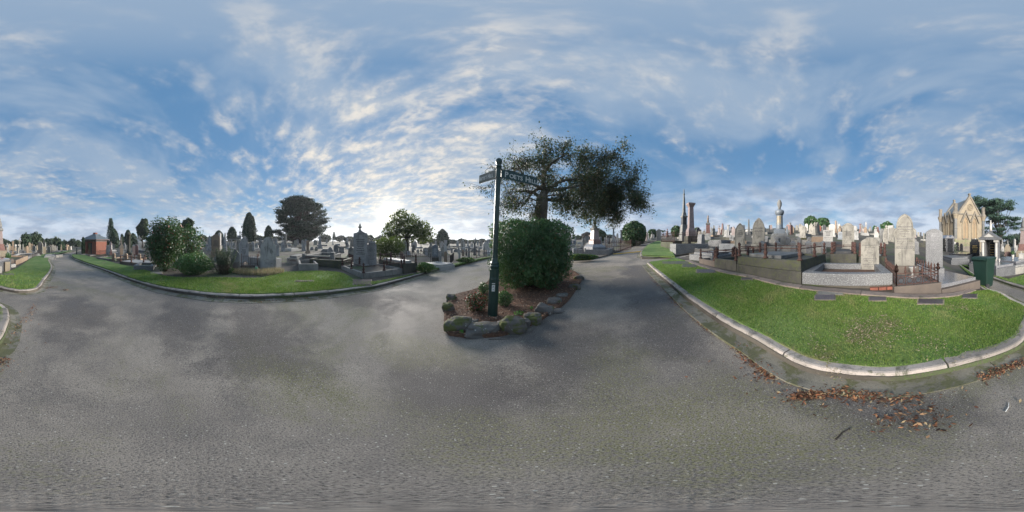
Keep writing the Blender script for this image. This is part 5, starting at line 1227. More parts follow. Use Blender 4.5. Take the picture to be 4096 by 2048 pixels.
# ------------------------------------------------------------------ chapel
cz = 1.0; CX, CR = 3845, 27.0
ch = empty('gothic_chapel', (*pol(CX, CR), cz), -az(CX)+R(32), None, 'small cream limestone gothic chapel with steep gables and corner columns', 'chapel')
hw = 2.45
MB().box((0, 0, -1.2), (2*hw+.5, 2*hw+.5, 2.0)).build('plinth', M['cream'], ch, .03)
MB().box((0, 0, .8), (2*hw, 2*hw, 3.75)).build('wall', M['cream'], ch)
MB().box((0, 0, 4.35), (2*hw+.24, 2*hw+.24, .22)).build('cornice', M['cream_dark'], ch, .04)
for s_ in (-1, 1):
    y0, y1 = (-hw-.12, -hw+.28) if s_ < 0 else (hw-.28, hw+.12)
    e = MB().prism([(-1.95, 4.575), (1.95, 4.575), (0, 7.15)], y0+.06, y1-.06).build('gable', M['cream'], ch)
    for q in (-1, 1):
        MB().prism([(q*2.18, 4.5), (q*1.88, 4.5), (0, 7.02), (0, 7.42)][::q], y0-.06, y1+.06).build('coping', M['cream_dark'], e)
    MB().sq([(.16, 7.1), (.12, 7.45), (.2, 7.5), (.18, 7.65), (.05, 7.75)], (0, (y0+y1)/2, 0)).build('finial', M['cream_dark'], e)
    if s_ < 0:
        rose = MB()
        for k in range(5):
            a = k*2*math.pi/5+math.pi/2
            for j in range(8):
                a0, a1 = j*math.pi/4, (j+1)*math.pi/4; rose.tube([(.2*math.cos(a)+.17*math.cos(a0), y0, 5.55+.2*math.sin(a)+.17*math.sin(a0)), (.2*math.cos(a)+.17*math.cos(a1), y0, 5.55+.2*math.sin(a)+.17*math.sin(a1))], .03, 4)
        for j in range(16):
            a0, a1 = j*math.pi/8, (j+1)*math.pi/8; rose.tube([(.48*math.cos(a0), y0, 5.55+.48*math.sin(a0)), (.48*math.cos(a1), y0, 5.55+.48*math.sin(a1))], .05, 4)
        rose.build('rose_tracery', M['cream'], e)
for q in (-1, 1):
    rf = mesh_obj('roof_slope', [(q*2.35, -hw+.1, 4.45), (q*2.35, hw-.1, 4.45), (0, hw-.1, 6.9), (0, -hw+.1, 6.9), (q*2.2, -hw+.1, 4.3), (q*2.2, hw-.1, 4.3), (0, hw-.1, 6.7), (0, -hw+.1, 6.7)], [(0, 1, 2, 3), (4, 5, 6, 7), (0, 1, 5, 4), (1, 2, 6, 5), (3, 0, 4, 7)], M['slate'], ch)
def lancet(parent, cx, rot, z0, z1, wd):
    """recessed pointed blind window on a wall face: face plane at -y before rotation"""
    Mr = Matrix.Rotation(rot, 4, 'Z'); y = -hw
    e = empty('window', (0, 0, 0), rot, parent)
    def ap(w_, zb, zt, n=8):
        a = w_/2; rise = w_*1.15; rr = (a*a+rise*rise)/(2*a); t = math.degrees(math.asin(rise/rr)); z = zt-rise
        return [(-a+cx, zb), (a+cx, zb)]+[(p[0]+cx, p[1]) for p in arcp(a-rr, z, rr, 0, t, n)]+[(p[0]+cx, p[1]) for p in arcp(-a+rr, z, rr, 180-t, 180, n)[1:]]
    o_ = ap(wd*1.34, z0, z1+wd*.2); i_ = ap(wd, z0, z1); n = len(o_)
    V = [(a, y-.16, b) for a, b in o_]+[(a, y-.16, b) for a, b in i_]+[(a, y+.05, b) for a, b in o_]+[(a, y-.02, b) for a, b in i_]
    F = [(i, (i+1) % n, n+(i+1) % n, n+i) for i in range(n)]+[(n+i, n+(i+1) % n, 3*n+(i+1) % n, 3*n+i) for i in range(n)]+[(i, 2*n+i, 2*n+(i+1) % n, (i+1) % n) for i in range(n)]
    mesh_obj('arch_surround', V, F, M['cream'], e)
    mesh_obj('blind_panel', [(a, y-.025, b) for a, b in i_], [tuple(range(n))], M['tan_pale'], e)
    MB().box((cx, y-.06, z0), (.07, .08, (z1-z0)*.72)).build('mullion', M['cream'], e)
    for q in (-1, 1):
        pts = [(cx+q*wd*.47, y-.07, z0+(z1-z0)*.60), (cx+q*wd*.42, y-.07, z0+(z1-z0)*.72), (cx+q*wd*.24, y-.07, z0+(z1-z0)*.80), (cx+q*wd*.04, y-.07, z0+(z1-z0)*.70)]
        MB().tube(pts, .035, 4).build('tracery', M['cream'], e)
    MB().prism([(cx-wd*1.0, z1-.75), (cx-wd*.82, z1-.75), (cx, z1+.62), (cx+wd*.82, z1-.75), (cx+wd*1.0, z1-.75), (cx, z1+.98)], y-.3, y-.05).build('hood_gable', M['cream_dark'], e)
    MB().box((cx, y-.1, z0-.12), (wd*1.3, .2, .12)).build('sill', M['cream_dark'], e)
M['tan_pale'] = stone('stained_limestone_panel', (.29, .222, .142), (.24, .18, .12), 1.3, stain=((.28, .17, .09), .7, .5), rough=.9, bmp=.2)
for rot in (0, -math.pi/2, math.pi/2): 
    for q in (-1, 1): lancet(ch, q*.83, rot, 1.0, 4.05, .92)
for a in (-1, 1):
    for b in (-1, 1):
        e = empty('corner_column', (a*(hw+.12), b*(hw+.12), 0), 0, ch)
        MB().lathe([(.42, -1.0), (.42, .55), (.36, .6), (.36, .8), (.3, .95)], 8).build('base', M['cream'], e)
        MB().lathe([(.24, .95), (.24, 2.3), (.29, 2.33), (.29, 2.42), (.24, 2.45), (.24, 3.7)], 12).build('shaft', M['grey_stone'], e, smooth_=False)
        MB().lathe([(.26, 3.7), (.38, 4.1), (.45, 4.2), (.45, 4.32)], 12).build('capital', M['cream'], e)
        MB().lathe([(.5, 4.32), (.52, 4.45), (.42, 4.6), (.34, 4.75), (.30, 4.8), (.30, 5.7), (.33, 5.72), (.33, 5.8)], 8).build('pinnacle', M['cream_dark'], e)
A, B = pol(3822, 22.5), pol(3912, 23.0)
g, W, _ = plot('green_railing', 'pale green iron railing on a stone wall in front of the chapel', A, B, 1, None, cat='railing'); g.location.z = .35
MB().box((W/2, 0, -.6), (W+.4, .3, 1.2)).build('wall', M['cream_dark'], g, .02); picket_fence(g, [(0, 0), (W*.45, 0), (W, 0)], .6, .8, .16, 'green_iron', False, (.08, .78, .98), .014)
# ------------------------------------------------------------------ black tomb house, pillared tomb, graves on the path's far side
x, y, z, r = place(3789, 17.5); e = empty('black_tomb', (x, y, z), -az(3789)+R(30), None, 'black polished granite house tomb with double gabled roof beside the chapel', 'tomb')
MB().box((0, 0, -.2), (1.1, 1.1, 1.5)).build('body', M['black'], e, .02); 
for q in (-.28, .28): MB().prism([(q-.34, 1.302), (q+.34, 1.302), (q, 1.62)], -.62, .62).build('gable_roof', M['polished'], e)
for q in (-.4, .4): MB().box((q, -.58, 0), (.1, .08, 1.28)).build('column', M['dark_granite'], e)
x, y, z, r = place(3966, 10.6); e = empty('pillared_tomb', (x, y, z), -az(3966)+R(-14), None, 'granite shrine tomb with white columns, gabled roof and small statue on top', 'tomb')
MB().box((.0, .15, -.4), (1.7, 1.6, .62)).build('platform', M['polished'], e, .012)
MB().box((-.18, .2, .222), (.5, .55, 1.52)).build('left_wall', M['dark_granite'], e, .01) if False else None
MB().box((-.46, .1, .222), (.22, .6, 1.5)).build('side_wall', M['dark_granite'], e, .01); MB().box((.38, .1, .222), (.22, .6, 1.5)).build('side_wall', M['dark_granite'], e, .01); MB().box((-.04, .36, .222), (.61, .08, 1.5)).build('back_panel', M['black'], e)
ins = MB()
for k in range(6): ins.box((-.02+random.uniform(-.03, .03), .315, .6+k*.16), (.28, .004, .035))
ins.build('gilt_inscription', M['gold'], e)['kind'] = 'stuff'
for q in (-.46, .4):
    c_ = empty('column', (q, -.42, .222), 0, e); MB().box((0, 0, 0), (.26, .26, .09)).build('base', M['marble_white'], c_, .005); MB().lathe([(.09, .09), (.085, 1.36)], 14).build('shaft', M['marble_white'], c_, smooth_=True); MB().box((0, 0, 1.36), (.27, .27, .13)).build('capital', M['marble_white'], c_, .005)
rf = MB().box((-.03, -.1, 1.725), (1.32, 1.05, .13)).build('lintel', M['dark_granite'], e, .008)
MB().prism([(-.62, 1.858), (.56, 1.858), (-.03, 2.2)], -.62, .42).build('gable_roof', M['dark_granite'], e, .008); MB().prism([(-.36, 1.88), (.3, 1.88), (-.03, 2.09)], -.632, -.62).build('pediment', M['marble_white'], e)
sx, sy = -.03, -.1
stt = empty('statue', (0, 0, 0), 0, e)
MB().box((sx, sy, 2.15), (.2, .2, .12)).build('block', M['dark_granite'], stt)
MB().lathe([(.095, 2.27), (.09, 2.45), (.07, 2.6), (.085, 2.72), (.06, 2.79), (.03, 2.81), (.045, 2.85), (.045, 2.90), (.005, 2.94)], 12, (sx, sy, 0), 1, .75).build('robed_figure', M['marble_white'], stt, smooth_=True)
MB().tube([(sx+.06, sy-.02, 2.74), (sx+.14, sy-.05, 2.70), (sx+.21, sy-.07, 2.77)], [.03, .025, .018], 6).build('raised_arm', M['marble_white'], stt, smooth_=True)
def slab_grave(label, A, B, depth, h, m1, m2, slab=.12, over=.04, txt=None, name='slab_grave', zoff=BLK):
    g, W, _ = plot(name, label, A, B, depth, None, zoff)
    MB().box((W/2, depth/2, -.35), (W, depth, h+.35)).build('base', M[m1], g, .012)
    MB().box((W/2, depth/2, h+.002), (W-.2+over, depth-.2+over, slab)).build('ledger_slab', M[m2], g, .01)
    return g, W
slab_grave('speckled granite box grave with polished ledger and white vase beyond the bin', P(3985, 1108, BLK), P(4062, 1098, BLK), 2.4, .42, 'dark_granite', 'polished')
slab_grave('larger granite box grave with marble shrine and potted plant at the lawn corner', P(4066, 1094, BLK), P(4066+75, 1076, BLK), 2.4, .55, 'dark_granite', 'polished')
slab_grave('low granite box grave with dark ledger across the path left of the bin', P(3805, 1058, BLK), P(3878, 1064, BLK), 1.9, .32, 'dark_granite', 'dark_granite')
slab_grave('long low black ledger grave behind the granite box left of the bin', pol(3790, 12.0), pol(3870, 11.5), 2.2, .32, 'dark_granite', 'black')
slab_grave('plain granite plinth grave directly behind the bin', pol(3876, 8.6), pol(3925, 8.4), 1.2, .4, 'dark_granite', 'dark_granite', .05)
def vase(px, r, zz, hh, m, label, plant=None):
    x, y = pol(px, r); e = empty('vase', (x, y, zz), 0, None, label, 'vase')
    MB().lathe([(hh*.22, 0), (hh*.24, hh*.06), (hh*.12, hh*.2), (hh*.3, hh*.5), (hh*.32, hh*.75), (hh*.24, hh*.9), (hh*.3, hh), (hh*.2, hh)], 14).build('pot', M[m], e, smooth_=True)
    if plant:
        p, q = blob(220, (0, 0, hh*1.3), (hh*.5, hh*.5, hh*.45), .6, .1); leaf_mesh('plant', p, .03, M[plant], e, q)
def topz(px, r, h): x, y = pol(px, r); return Z(x, y)+BLK+h
_q = math.hypot(*P(4024, 1103, BLK)); vase(3997, _q+.9, topz(4010, _q+.2, .548), .2, 'marble_white', 'white lidded vase on the polished ledger right of the bin')
_q = math.hypot(*P(4090, 1088, BLK)); vase(4043+8, _q+.5, topz(4100, _q, .677), .3, 'marble_white', 'white pedestal vase holding a dark green plant on the corner grave', 'hedge')
x, y = pol(4085, _q+.9); e = empty('marble_shrine', (x, y, topz(4100, _q, .677)), -az(4085), None, 'little white veined marble box shrine with a cross on the corner grave', 'shrine')
MB().box((0, 0, 0), (.4, .3, .03)).build('base', M['marble_white'], e); MB().box((0, 0, .032), (.32, .22, .26)).build('box', M['marble_white'], e, .006); MB().box((0, 0, .294), (.38, .28, .03)).build('lid', M['marble_white'], e); MB().sq([(.06, .326), (.03, .36), (.02, .36), (.02, .46)]).build('cross_stub', M['marble_white'], e)
x, y = P(3990, 1098, 0); s_ = tag(MB().box((0, 0, -.02), (.5, .2, .16)).build('stone_block', M['sandstone'], None, .03), 'loose sandstone block on the path edge right of the bin', 'stone block'); s_.location = (x, y, Z(x, y)+.1); s_.rotation_euler = (0, 0, -az(3990)+.3)
# ------------------------------------------------------------------ wheeled bin
x, y, z, r = place(3937, py=1149, off=0.012); bn = empty('wheelie_bin', (x, y, z), -az(3937)+R(152), None, 'dark green wheeled rubbish bin standing on the path', 'bin')
def frust(mb, z0, z1, a, b, sh=0): 
    (w0, d0), (w1, d1) = a, b
    mb.add([(-w0, -d0, z0), (w0, -d0, z0), (w0, d0, z0), (-w0, d0, z0), (-w1, -d1+sh, z1), (w1, -d1+sh, z1), (w1, d1+sh, z1), (-w1, d1+sh, z1)], [(3, 2, 1, 0), (4, 5, 6, 7), (0, 1, 5, 4), (1, 2, 6, 5), (2, 3, 7, 6), (3, 0, 4, 7)]); return mb
bd = frust(MB(), .03, .96, (.215, .235), (.275, .335)).build('body', M['bin_green'], bn, .03)
frust(MB(), .945, 1.0, (.29, .35), (.295, .355)).build('rim', M['bin_green'], bn, .012)
mesh_obj('lid', [(-.30, -.37, 1.005), (.30, -.37, 1.005), (.30, .37, 1.005), (-.30, .37, 1.005), (-.25, -.26, 1.05), (.25, -.26, 1.05), (.25, .30, 1.075), (-.25, .30, 1.075), (-.30, -.37, 1.02), (.30, -.37, 1.02), (.30, .37, 1.03), (-.30, .37, 1.03)], [(0, 1, 9, 8), (1, 2, 10, 9), (2, 3, 11, 10), (3, 0, 8, 11), (8, 9, 5, 4), (9, 10, 6, 5), (10, 11, 7, 6), (11, 8, 4, 7), (4, 5, 6, 7), (3, 2, 1, 0)], M['bin_green'], bn)
MB().tube([(-.24, .42, 1.0), (.24, .42, 1.0)], .018, 8).build('handle', M['bin_green'], bn)
MB().box((0, -.385, .93), (.3, .05, .06)).build('front_lip', M['bin_green'], bn, .01); 
for q in (-.09, .09): MB().box((q, -.335, .80), (.03, .04, .14)).build('rib', M['bin_green'], bn, .006)
MB().box((0, -.322, .85), (.07, .006, .02)).build('badge', M['white'], bn)
for q in (-1, 1):
    wv = MB().lathe([(.1, -.025), (.1, .025)], 18); wv.v = [(q*.235+c_, .22+a, .1+b) for a, b, c_ in wv.v]; wv.build('wheel', M['dark_stone'], bn)
MB().tube([(-.23, .22, .1), (.23, .22, .1)], .012, 8).build('axle', M['dark_stone'], bn)
bn.scale = (1.1, 1.1, 1.06)
# ------------------------------------------------------------------ brick hut
x, y, z, r = place(381, 28.5); hb = empty('brick_hut', (x, y, z-.05), -az(381)+R(-41), None, 'small red brick hut with grey slate hip roof beside the left road', 'hut')
def brickwall():
    m, nt, b, _ = newmat('brickwork'); v = coords(nt, False); bt = nd(nt, 'TexBrick'); bt.inputs['Scale'].default_value = 4.3; bt.inputs['Color1'].default_value = (.27, .095, .062, 1); bt.inputs['Color2'].default_value = (.22, .078, .054, 1); bt.inputs['Mortar'].default_value = (.26, .19, .15, 1); bt.inputs['Mortar Size'].default_value = .014
    sp_ = nd(nt, 'SeparateXYZ'); lk(nt, v, sp_.inputs[0]); cb = nd(nt, 'CombineXYZ'); lk(nt, math_(nt, 'ADD', sp_.outputs[0], sp_.outputs[1]), cb.inputs[0]); lk(nt, sp_.outputs[2], cb.inputs[1]); lk(nt, cb.outputs[0], bt.inputs['Vector'])
    lk(nt, bt.outputs[0], b.inputs['Base Color']); b.inputs['Roughness'].default_value = .9; return m
M['brickwork'] = brickwall(); hwid = 1.42; wh = 2.15
for nm, pts in (('wall', ((-hwid, -.16, -hwid, hwid),)),):
    pass
W2 = 2*hwid
MB().box((-hwid+.0+.45, -hwid+.1, -.3), (.9, .2, wh+.3)).build('wall', M['brickwork'], hb); MB().box((hwid-.45, -hwid+.1, -.3), (.9, .2, wh+.3)).build('wall', M['brickwork'], hb); MB().box((0, -hwid+.1, wh-.2), (W2-1.806, .2, .2)).build('wall', M['brickwork'], hb)
MB().box((-hwid+.1, .003, -.3), (.2, W2-.41, wh+.3)).build('wall', M['brickwork'], hb); MB().box((hwid-.1, .003, -.3), (.2, W2-.41, wh+.3)).build('wall', M['brickwork'], hb); MB().box((0, hwid-.1, -.3), (W2, .2, wh+.3)).build('wall', M['brickwork'], hb)
MB().box((0, 0, -.3), (W2-.5, W2-.5, .35)).build('floor_slab', M['concrete'], hb)
d_ = MB().box((-.12, -hwid+.14, 0), (.66, .06, wh-.2)).build('door', M['paint_door'] if 'paint_door' in M else M['olive_paint'] if 'olive_paint' in M else M['green_iron'], hb)
MB().box((.36, -hwid+.05, 0), (.22, .14, wh-.2)).build('door_frame', M['dark_stone'], hb)
w_ = MB().box((-hwid-.004, .12, .75), (.03, .42, 1.0)).build('window', M['dark_stone'], hb); MB().box((-hwid-.022, .12, .80), (.012, .34, .9)).build('pane', M['glass'], w_); MB().box((-hwid-.03, .12, .69), (.09, .5, .06)).build('sill', M['concrete'], w_)
MB().box((0, 0, wh), (W2+.12, W2+.12, .22)).build('frieze', M['grey_stone'], hb); MB().box((0, 0, wh+.222), (W2+.75, W2+.75, .09)).build('eaves', M['red_granite'], hb)
rf = MB().sq([(hwid+.42, wh+.314), (.25, wh+1.22)]).build('hip_roof', M['slate'], hb)
MB().sq([(.28, wh+1.222), (.28, wh+1.42), (.2, wh+1.45)]).build('ridge_vent', M['brick'], rf)
# ------------------------------------------------------------------ left block: plots and fences
def frame_plot(label, A, B, depth, h, t, m, bed='soil', bedh=.5, name='kerbed_grave', dz=0):
    g, W, _ = plot(name, label, A, B, depth, None); walls(g, W, depth, h, t, m, dz=dz); MB().box((W/2, depth/2, -.3), (W-2*t-.004, depth-2*t-.004, .3+h*bedh)).build('bed', M[bed], g); return g, W
frame_plot('empty pale concrete grave surround near the left lawn', P(1196, 1080, BLK), P(1273, 1080, BLK), 1.9, .30, .11, 'concrete', bedh=.3)
g, W = frame_plot('white rendered grave with low slab and a stained name on its side', P(1147, 1053, BLK), P(1190, 1056, BLK), 2.1, .34, .15, 'concrete', 'concrete', .9)
MB().box((W/2, 1.05, .31), (W-.26, 1.7, .14)).build('ledger_slab', M['grey_stone'], g, .02); text_part('TAPPIN', .17, M['rust'], g, (W*.5, -.003, .14), (R(90), 0, 0), .001)['kind'] = 'stuff'
g, W = frame_plot('long rendered concrete grave wall with dark top band', P(1220, 1048, BLK), P(1320, 1056, BLK), 3.0, .46, .16, 'concrete', 'soil', .6)
MB().box((W/2, -.012, .33), (W*.96, .03, .05)).build('dark_band', M['rust'], g); MB().box((W+.16, .1, -.3), (.26, .36, 1.0)).build('pier', M['grey_stone'], g, .02); MB().box((-.12, .12, -.3), (.22, .3, .85)).build('pier', M['concrete'], g, .02)
frame_plot('mossy concrete grave surround right of the long concrete wall', P(1375, 1074, BLK), P(1408, 1058, BLK), 2.2, .42, .16, 'mossy_bluestone', 'soil', .7)
g, W = frame_plot('low cement grave with rusted posts and drooping rails at the lawn corner', P(1452, 1113, BLK), P(1612, 1092, BLK), 2.5, .22, .14, 'concrete', 'soil', .6); post_rail(g, W, 2.5, .22, .42, 2, 2, zr=.62)
g, W = frame_plot('raised dark stone vault with rusted railing and pale ledger by the left road', P(1616, 1094, BLK), P(1670, 1086, BLK), 2.4, .46, .2, 'bluestone', 'bluestone', .98); MB().box((W/2, 1.2, .44), (W-.4, 1.9, .12)).build('ledger_slab', M['marble_white'], g, .015); post_rail(g, W, 2.4, .46, .42, 1, 2, zr=.75)
slab_grave('stepped pale slab grave beside the green ground cover on the left road', P(1690, 1064, BLK), P(1762, 1076, BLK), 1.4, .10, 'marble_white', 'marble_white', .1)
frame_plot('pale granite grave body behind the large blank backed headstone', P(1100, 1077, BLK), P(1126, 1070, BLK), 1.9, .5, .14, 'marble_cool', 'marble_cool', .9)
g, W = frame_plot('rusted iron railed grave left of the large blank backed headstone', P(962, 1070, BLK), P(1032, 1072, BLK), 2.2, .12, .12, 'sandstone', 'soil', .5); picket_fence(g, [(.05, .06), (W-.05, .06), (W-.05, 2.1)], .12, .5, .11, 'rust', False, (.2, .95), .007)
# hooped wire edging fence
q0 = catmull([P(x_, y_, BLK) for x_, y_ in ((838, 1094), (880, 1098), (905, 1098), (925, 1090), (960, 1084))], .05)
hf = empty('hooped_fence', (*q0[0], Z(*q0[0])+BLK), 0, None, 'low rusted hooped wire fence around the grey green bush', 'fence'); Lq = arclen(q0)
hoop = mesh_cache('hoop', MB().tube([(0, 0, 0), (0, 0, .34), (.02, 0, .40), (.05, 0, .425), (.08, 0, .40), (.10, 0, .34), (.10, 0, 0)], .006, 5), M['rust'])
ss_ = np.arange(0, Lq[-1]-.1, .075); pp = sample(q0, ss_, Lq); pn = sample(q0, ss_+.05, Lq)
for a, b in zip(pp, pn): part('hoop', hoop, hf, (a[0]-q0[0][0], a[1]-q0[0][1], Z(*a)-Z(*q0[0])), (1, 1, 1), math.atan2(b[1]-a[1], b[0]-a[0]))
MB().tube([(a[0]-q0[0][0], a[1]-q0[0][1], Z(*a)-Z(*q0[0])+.2) for a in pp], .006, 4).build('wire_rail', M['rust'], hf)
# wire fence by the grey pedestal headstone and dark fence rows
def fence_run(pts, h, step, m, label, spear=False, th=.007, rails=(.1, .9)):
    q = [P(a, b, BLK) if b < 2000 and b > 200 else pol(a, b) for a, b in pts]; x0, y0 = q[0]; z0 = min(Z(*k) for k in q)+BLK
    e = empty('iron_fence', (x0, y0, z0), 0, None, label, 'fence'); picket_fence(e, [(a-x0, b-y0) for a, b in q], 0, h, step, m, spear, rails, th); return e
fence_run([(1722, 1062), (1800, 1062), (1815, 1040)], .62, .13, 'iron', 'thin dark hooped wire fence before the grey pedestal headstone')
fence_run([(1626, 1026), (1712, 1027)], .55, .2, 'rust', 'rusted low fence behind the railed vault on the left road', True, .012)
fence_run([(1840, 1036), (1905, 1032), (1945, 1026)], .6, .2, 'rust', 'dark rusted fence along the left road near the sign post', True, .012)
fence_run([(2424, 1006), (2480, 1004), (2524, 991)], .95, .17, 'rust', 'tall rusted spear topped fence left of the magnolia', True, .016, (.1, .5, .88))
fence_run([(2545, 985), (2600, 974), (2645, 966)], .55, .3, 'iron', 'low dark fence right of the magnolia along the uphill road', True, .014)
fence_run([(353, 1028), (400, 1030), (424, 1026)], .8, .2, 'rust', 'rusted fence panels before the brick hut', True, .016, (.1, .5, .88))
fence_run([(58, 1062), (90, 1045), (130, 1034), (165, 1022)], .6, .35, 'iron', 'dark iron posts and rail along the graves of the bend lawn', True, .018, (.85,))
fence_run([(1395, 1037), (1412, 1048)], .4, .12, 'rust', 'short rusted spiked fence left of the ornate gothic headstone', True, .012)
# hut side plots
frame_plot('rough granite kerbed grave left of the flowering bush', P(534, 1082, BLK), P(612, 1080, BLK), 1.6, .26, .2, 'granite', 'soil', .5)
g, W = frame_plot('railed grave with white ledger slab left of the flowering bush', P(478, 1056, BLK), P(575, 1062, BLK), 1.9, .16, .14, 'sandstone', 'marble_white', 1.1); post_rail(g, W, 1.9, .16, .5, 2, 1, zr=.75)
g, W = frame_plot('grave enclosed by a pale green pipe rail between stone piers', P(450, 1044, BLK), P(560, 1044, BLK), 2.4, .2, .16, 'tan', 'soil', .6)
for xx in (.1, W/2, W-.1): MB().sq([(.14, -.2), (.14, .6), (.02, .7)], (xx, .1, 0)).build('pier', M['tan'], g)
for a, b in ((.1, W/2), (W/2, W-.1)): MB().tube([(a, .1, .5), (b, .1, .5)], .03, 6).build('pipe_rail', M['marble_white'], g)
frame_plot('low grey kerb of an overgrown grave in front of the hut', P(386, 1038, BLK), P(432, 1044, BLK), 1.6, .22, .2, 'concrete', 'lawn', .8)
# gabled gothic shrine by the hut
x, y, z, r = place(484, py=1022); e = empty('gothic_shrine', (x, y, z), -az(484)+R(12), None, 'gabled cream and grey gothic shrine monument with pointed spire near the hut', 'monument'); hh = htop(947, r, z); q = wid(12, r)
MB().box((0, 0, -.3), (2*q, 1.5*q, hh*.36+.3)).build('body', M['marble_cool'], e, .02); MB().prism([(-q*1.1, hh*.362), (q*1.1, hh*.362), (0, hh*.66)], -q*.8, q*.8).build('gable', M['cream_dark'], e, .02); MB().prism(prof('round', q*1.0, hh*.40), -q*.8-.03, -q*.74).build('niche_panel', M['tan'], e)
MB().sq([(q*.5, hh*.55), (q*.35, hh*.62), (q*.22, hh*.9)]).build('spire', M['cream_dark'], e); MB().box((0, 0, hh*.9), (.07, .07, hh*.1)).build('cross_stem', M['cream_dark'], e); MB().box((0, 0, hh*.945), (.24, .07, .06)).build('cross_arm', M['cream_dark'], e)
# open temple tomb
x, y, z, r = place(934, 21); e = empty('temple_tomb', (x, y, z), -az(934)+R(20), None, 'open pale temple tomb with columns and flat green stained roof', 'tomb'); q = wid(17, r); hh = htop(951, r, z)
MB().box((0, 0, -.3), (2*q, 2*q, .55)).build('base', M['marble_cool'], e, .02)
for a in (-1, 1):
    for b in (-1, 1): MB().lathe([(.13, .25), (.1, .32), (.09, hh*.8), (.13, hh*.85)], 10, (a*q*.75, b*q*.75, 0)).build('column', M['marble_cool'], e, smooth_=True)
MB().box((0, 0, hh*.85), (2*q, 2*q, hh*.08)).build('architrave', M['marble_cool'], e, .01); MB().box((0, 0, hh*.932), (2.2*q, 2.2*q, hh*.068)).build('roof_slab', M['mossy_bluestone'], e, .02)
# stained vault on the right hillside, low walls
slab_grave('rust stained tan concrete vault behind the capped granite piers', pol(3246, 12.6), pol(3300, 12.6), 2.2, .62, 'tan', 'concrete', .08)
slab_grave('plain cement vault with three thin posts left of the flaking headstone', pol(3462, 13.5), pol(3520, 13.5), 2.2, .6, 'concrete', 'concrete', .08)
slab_grave('pale granite double kerb grave below the red pedestal', P(2832, 985, BLK), P(2885, 985, BLK), 2.0, .42, 'granite', 'granite', .1)
# bend lawn graves
x, y = P(26, 1083, BLK); o = tag(MB().box((0, 0, -.2), (.36, .3, .75)).build('stone_pier', M['cream'], None, .02), 'square cream stone pier at the near corner of the bend graves', 'pier'); o.location = (x, y, Z(x, y)+BLK); o.rotation_euler = (0, 0, -az(26)+.5)
x, y = P(46, 1069, BLK); e = empty('bolster_tomb', (x, y, Z(x, y)+BLK), -az(46)+R(35), None, 'low grave with brown and white bolster stone behind the cream pier', 'grave'); MB().box((0, .8, -.2), (.8, 1.6, .4)).build('base', M['marble_white'], e, .02)
bl = MB().lathe([(.02, -.3), (.2, -.29), (.22, 0), (.2, .29), (.02, .3)], 16); bl.v = [(c_, .25+a, .38+b) for a, b, c_ in bl.v]; bl.build('bolster', M['sandstone'], e, smooth_=True)
frame_plot('tan stone kerbed grave along the bend lawn behind the bolster tomb', P(64, 1060, BLK), P(112, 1040, BLK), 2.2, .4, .2, 'tan', 'soil', .6)
frame_plot('pale kerbed grave farther along the bend lawn', P(114, 1038, BLK), P(140, 1026, BLK), 2.2, .4, .2, 'marble_cool', 'soil', .6)
slab_grave('grey slab grave at the near left edge of the bend lawn', P(-40, 1098, BLK), P(8, 1090, BLK), 2.2, .35, 'concrete', 'marble_cool', .1)
# ------------------------------------------------------------------ lawn plaques
PL = [((3258, 3342), (1181, 1201), 'plaque', 'dark bronze plaque with raised text in the lawn below the granite plot'), ((3475, 3545), (1189, 1204), 'plaque', 'small plain bronze plaque in the lawn right of the lettered one'), ((3671, 3775), (1198, 1217), 'plaque', 'wide reddish bronze plaque in the lawn below the iron railed bed'), ((3848, 3909), (1177, 1194), 'plaque', 'grey bronze plaque at the corner of the lawn near the bin'), ((3268, 3376), (1167, 1181), 'concrete', 'pair of flat grey memorial slabs against the concrete edging'),
 ((2645, 2758), (1046, 1057), 'plaque', 'row of flat grey plaques near the concrete ramp'), ((2728, 2788), (1058, 1070), 'plaque', 'flat grey plaques below the sandstone kerbed grave'), ((2785, 2864), (1078, 1092), 'plaque', 'three flat plaques set in concrete below the narrow bluestone grave'), ((2965, 3010), (1112, 1120), 'plaque', 'single flat plaque below the big mossy vault'),
 ((1180, 1255), (1122, 1128), 'sandstone', 'flat reddish memorial slab in the left lawn'), ((1412, 1486), (1118, 1139), 'sandstone', 'worn red memorial slab near the kerb on the left lawn'), ((600, 650), (1088, 1096), 'concrete', 'flat grey memorial slab before the flowering bush'), ((0, 58), (1094, 1101), 'plaque', 'flat dark plaque at the left edge of the bend lawn'), ((2640, 2668), (1000, 1004), 'plaque', 'flat plaque on the upper lawn beside the uphill road')]
for (x0, x1), (y0, y1), m, lb in PL:
    c = [np.array(P(a, b, BLK+.02)) for a, b in ((x0, y1), (x1, y1), (x1, y0), (x0, y0))]; ce = sum(c)/4
    e = empty('lawn_plaque', (*ce, Z(*ce)+BLK), 0, None, lb, 'plaque')
    def sh(k, zz): return [(p[0]*k+0-ce[0]*k, p[1]*k-ce[1]*k, Z(*p)-Z(*ce)+zz) for p in c]
    v = sh(1.05, -.05)+sh(1.05, .028)+sh(.94, .029)+sh(.92, .042)
    mesh_obj('surround', v[:8], [(0, 1, 5, 4), (1, 2, 6, 5), (2, 3, 7, 6), (3, 0, 4, 7), (4, 5, 6, 7)], M['edging'], e)
    mesh_obj('plate', v[8:], [(0, 1, 5, 4), (1, 2, 6, 5), (2, 3, 7, 6), (3, 0, 4, 7), (4, 5, 6, 7)], M[m], e)
